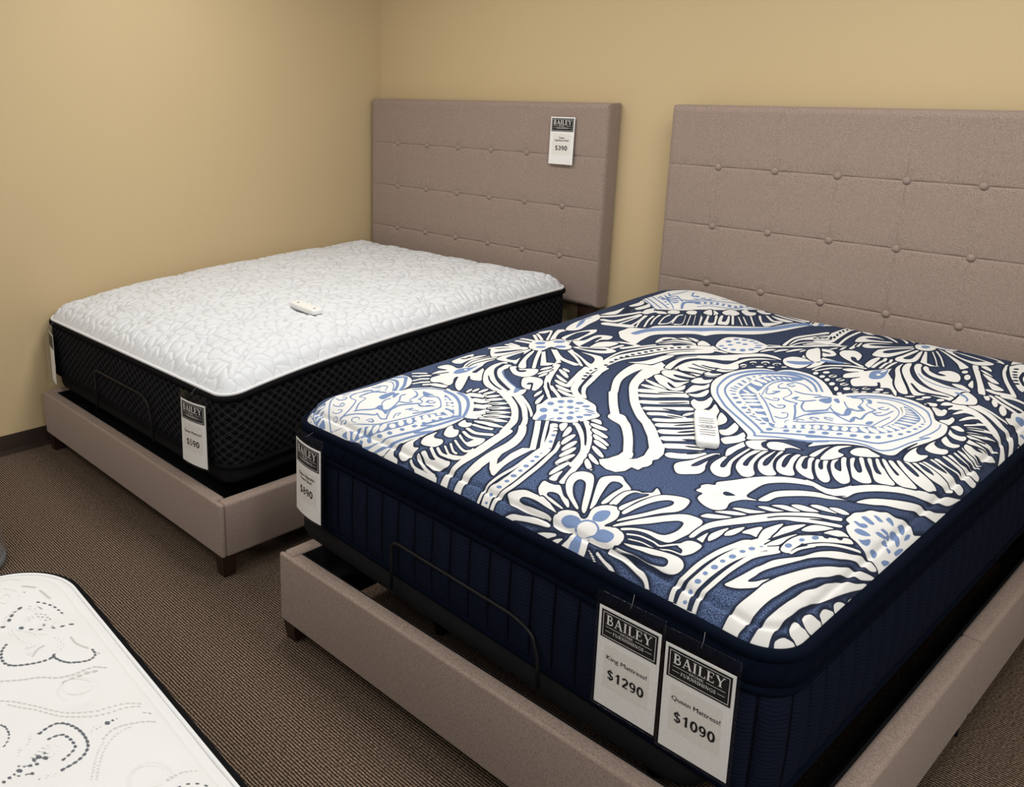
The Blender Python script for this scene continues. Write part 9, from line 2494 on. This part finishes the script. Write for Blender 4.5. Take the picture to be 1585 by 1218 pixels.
price_card('blank-looking card curled round the left corner of the white pebble-quilted mattress by the wall', (0.130, -2.166, 0.585), math.radians(-13.5), curl=2.0, lean=0.01,
           loop=(0.130, -2.142, 0.630), header_text=False, w=0.12)


# ------------------------------------------------------------------ remotes
def remote(label, base, ax, ay, az, L, Wd, Th, rows):
    """slim handset: ax along its length, ay across, az up; base = centre of the underside"""
    t = thing('remote_control', label, 'remote control', base, 'bed remotes')
    ax, ay, az = (np.array(v, float) for v in (ax, ay, az))
    b0 = np.array(base)
    n = 24
    lay = []
    for hgt, k in ((0.0, 0.90), (Th * 0.25, 0.985), (Th * 0.6, 1.0), (Th * 0.88, 0.97), (Th, 0.90)):
        ring = []
        for i in range(n * 4):
            a = 2 * math.pi * i / (n * 4)
            ca, sa = math.cos(a), math.sin(a)
            ex = 0.22
            x = math.copysign(abs(ca) ** ex, ca) * L / 2
            y = math.copysign(abs(sa) ** ex, sa) * Wd / 2
            ox = math.copysign(1, x) * (1 - k) * 0.03
            ring.append(b0 + ax * (x - math.copysign((1 - k) * Wd / 2, x)) + ay * (y * k) + az * (hgt + 0.002 * (x / L * 2) ** 2))
        lay.append(ring)
    m = n * 4
    V = np.array(lay).reshape(-1, 3)
    F = grid_faces(5, m, close=True).tolist() + [list(range(m))[::-1], list(range(4 * m, 5 * m))]
    body = mesh_np('body', V, F, MAT['plastic'], t)
    sharp(body, 50)

    def flat(nm, polys, mat, e=0.0007):
        V, F = merge(*polys)
        P = [b0 + ax * x + ay * y + az * (Th + e + 0.0022) for x, y in V]
        return mesh_np(nm, P, F, MAT[mat], t, smooth=False)
    for (x, kind) in rows:
        if kind == 'bar':
            flat('key_row', [strip([(x * L + 0.0012 * math.sin(i * 1.3), y * Wd) for i, y in enumerate(np.linspace(-0.34, 0.34, 9))], L * 0.012), strip([(x * L + L * 0.018, y * Wd) for y in np.linspace(-0.30, 0.30, 5)], L * 0.006)], 'keys')
        elif kind == 'knot':
            ps = []
            for cy, r in ((-0.12, 0.15), (0.12, 0.12)):
                ps.append(strip([(x * L + 0.045 * L * math.cos(a), cy * Wd + r * Wd * math.sin(a)) for a in np.linspace(0, 2 * math.pi, 13)], L * 0.010))
                ps.append(strip([(x * L + 0.022 * L * math.cos(a), cy * Wd + r * 0.5 * Wd * math.sin(a)) for a in np.linspace(0, 2 * math.pi, 11)], L * 0.008))
            ps.append(strip([(x * L - 0.01 * L, -0.38 * Wd), (x * L + 0.01 * L, -0.26 * Wd)], L * 0.012))
            ps.append(strip([(x * L + 0.01 * L, 0.26 * Wd), (x * L - 0.01 * L, 0.38 * Wd)], L * 0.012))
            flat('key_row', ps, 'keys')
        elif kind == 'dot':
            flat('key', [quad(x * L - 0.004, -0.006, x * L + 0.004, 0.004)], 'keys')
    return adopt(t)


def rest_on(M, s, t, ang):
    def P(a, b):
        x, y, z = M.top(np.array([a]), np.array([b]))
        return np.array([x[0], y[0], z[0]])
    ca, sa = math.cos(ang), math.sin(ang)
    L, Wd = 0.20, 0.055
    c = P(s, t)
    f = P(s + ca * L * 0.45, t + sa * L * 0.45) - P(s - ca * L * 0.45, t - sa * L * 0.45)
    g = P(s - sa * Wd * 0.45, t + ca * Wd * 0.45) - P(s + sa * Wd * 0.45, t - ca * Wd * 0.45)
    f /= np.linalg.norm(f)
    up_ = np.cross(f, g)
    up_ /= np.linalg.norm(up_)
    zmax = max((P(s + ca * L * i - sa * Wd * j, t + sa * L * i + ca * Wd * j) - c) @ up_ for i in (-0.4, 0, 0.4) for j in (-0.4, 0, 0.4))
    return tuple(c + up_ * (max(zmax, 0) + 0.001)), f, np.cross(up_, f), up_


B_, X_, Y_, Z_ = rest_on(MB_, *REM_B)
remote('white remote lying on the navy patterned mattress', B_, X_, Y_, Z_, 0.215, 0.058, 0.020,
       [(-0.20, 'bar'), (-0.13, 'bar'), (-0.06, 'bar'), (0.06, 'knot'), (0.16, 'bar'), (0.23, 'bar'), (0.30, 'bar')])
B_, X_, Y_, Z_ = rest_on(MA_, *REM_A)
B_ = (B_[0], B_[1], B_[2] + 0.006)
remote('white remote lying on the white pebble-quilted mattress', B_, X_, Y_, Z_, 0.200, 0.050, 0.020, [(-0.33, 'dot'), (0.36, 'dot')])

# ------------------------------------------------------------------ clear tub at the left edge
tb = thing('display_tub', 'clear tapered tub on a grey round base, cut off by the left frame edge', 'tub', (0.905, -2.885, 0))
a = np.linspace(0, 2 * np.pi, 48, endpoint=False)


def lathe(nm, prof, mat, c=(0.905, -2.885)):
    V = np.concatenate([np.stack([c[0] + r * np.cos(a), c[1] + r * np.sin(a), np.full(48, z)], -1) for r, z in prof])
    return mesh_np(nm, V, grid_faces(len(prof), 48, close=True), MAT[mat], tb)


lathe('base', [(0.0, 0.0), (0.165, 0.0), (0.172, 0.008), (0.172, 0.030), (0.160, 0.045), (0.150, 0.048), (0.0, 0.048)], 'grey')
lathe('body', [(0.176, 0.048), (0.172, 0.10), (0.160, 0.22), (0.150, 0.30), (0.146, 0.302), (0.146, 0.296), (0.156, 0.21), (0.168, 0.10), (0.171, 0.050)], 'bin')
adopt(tb)
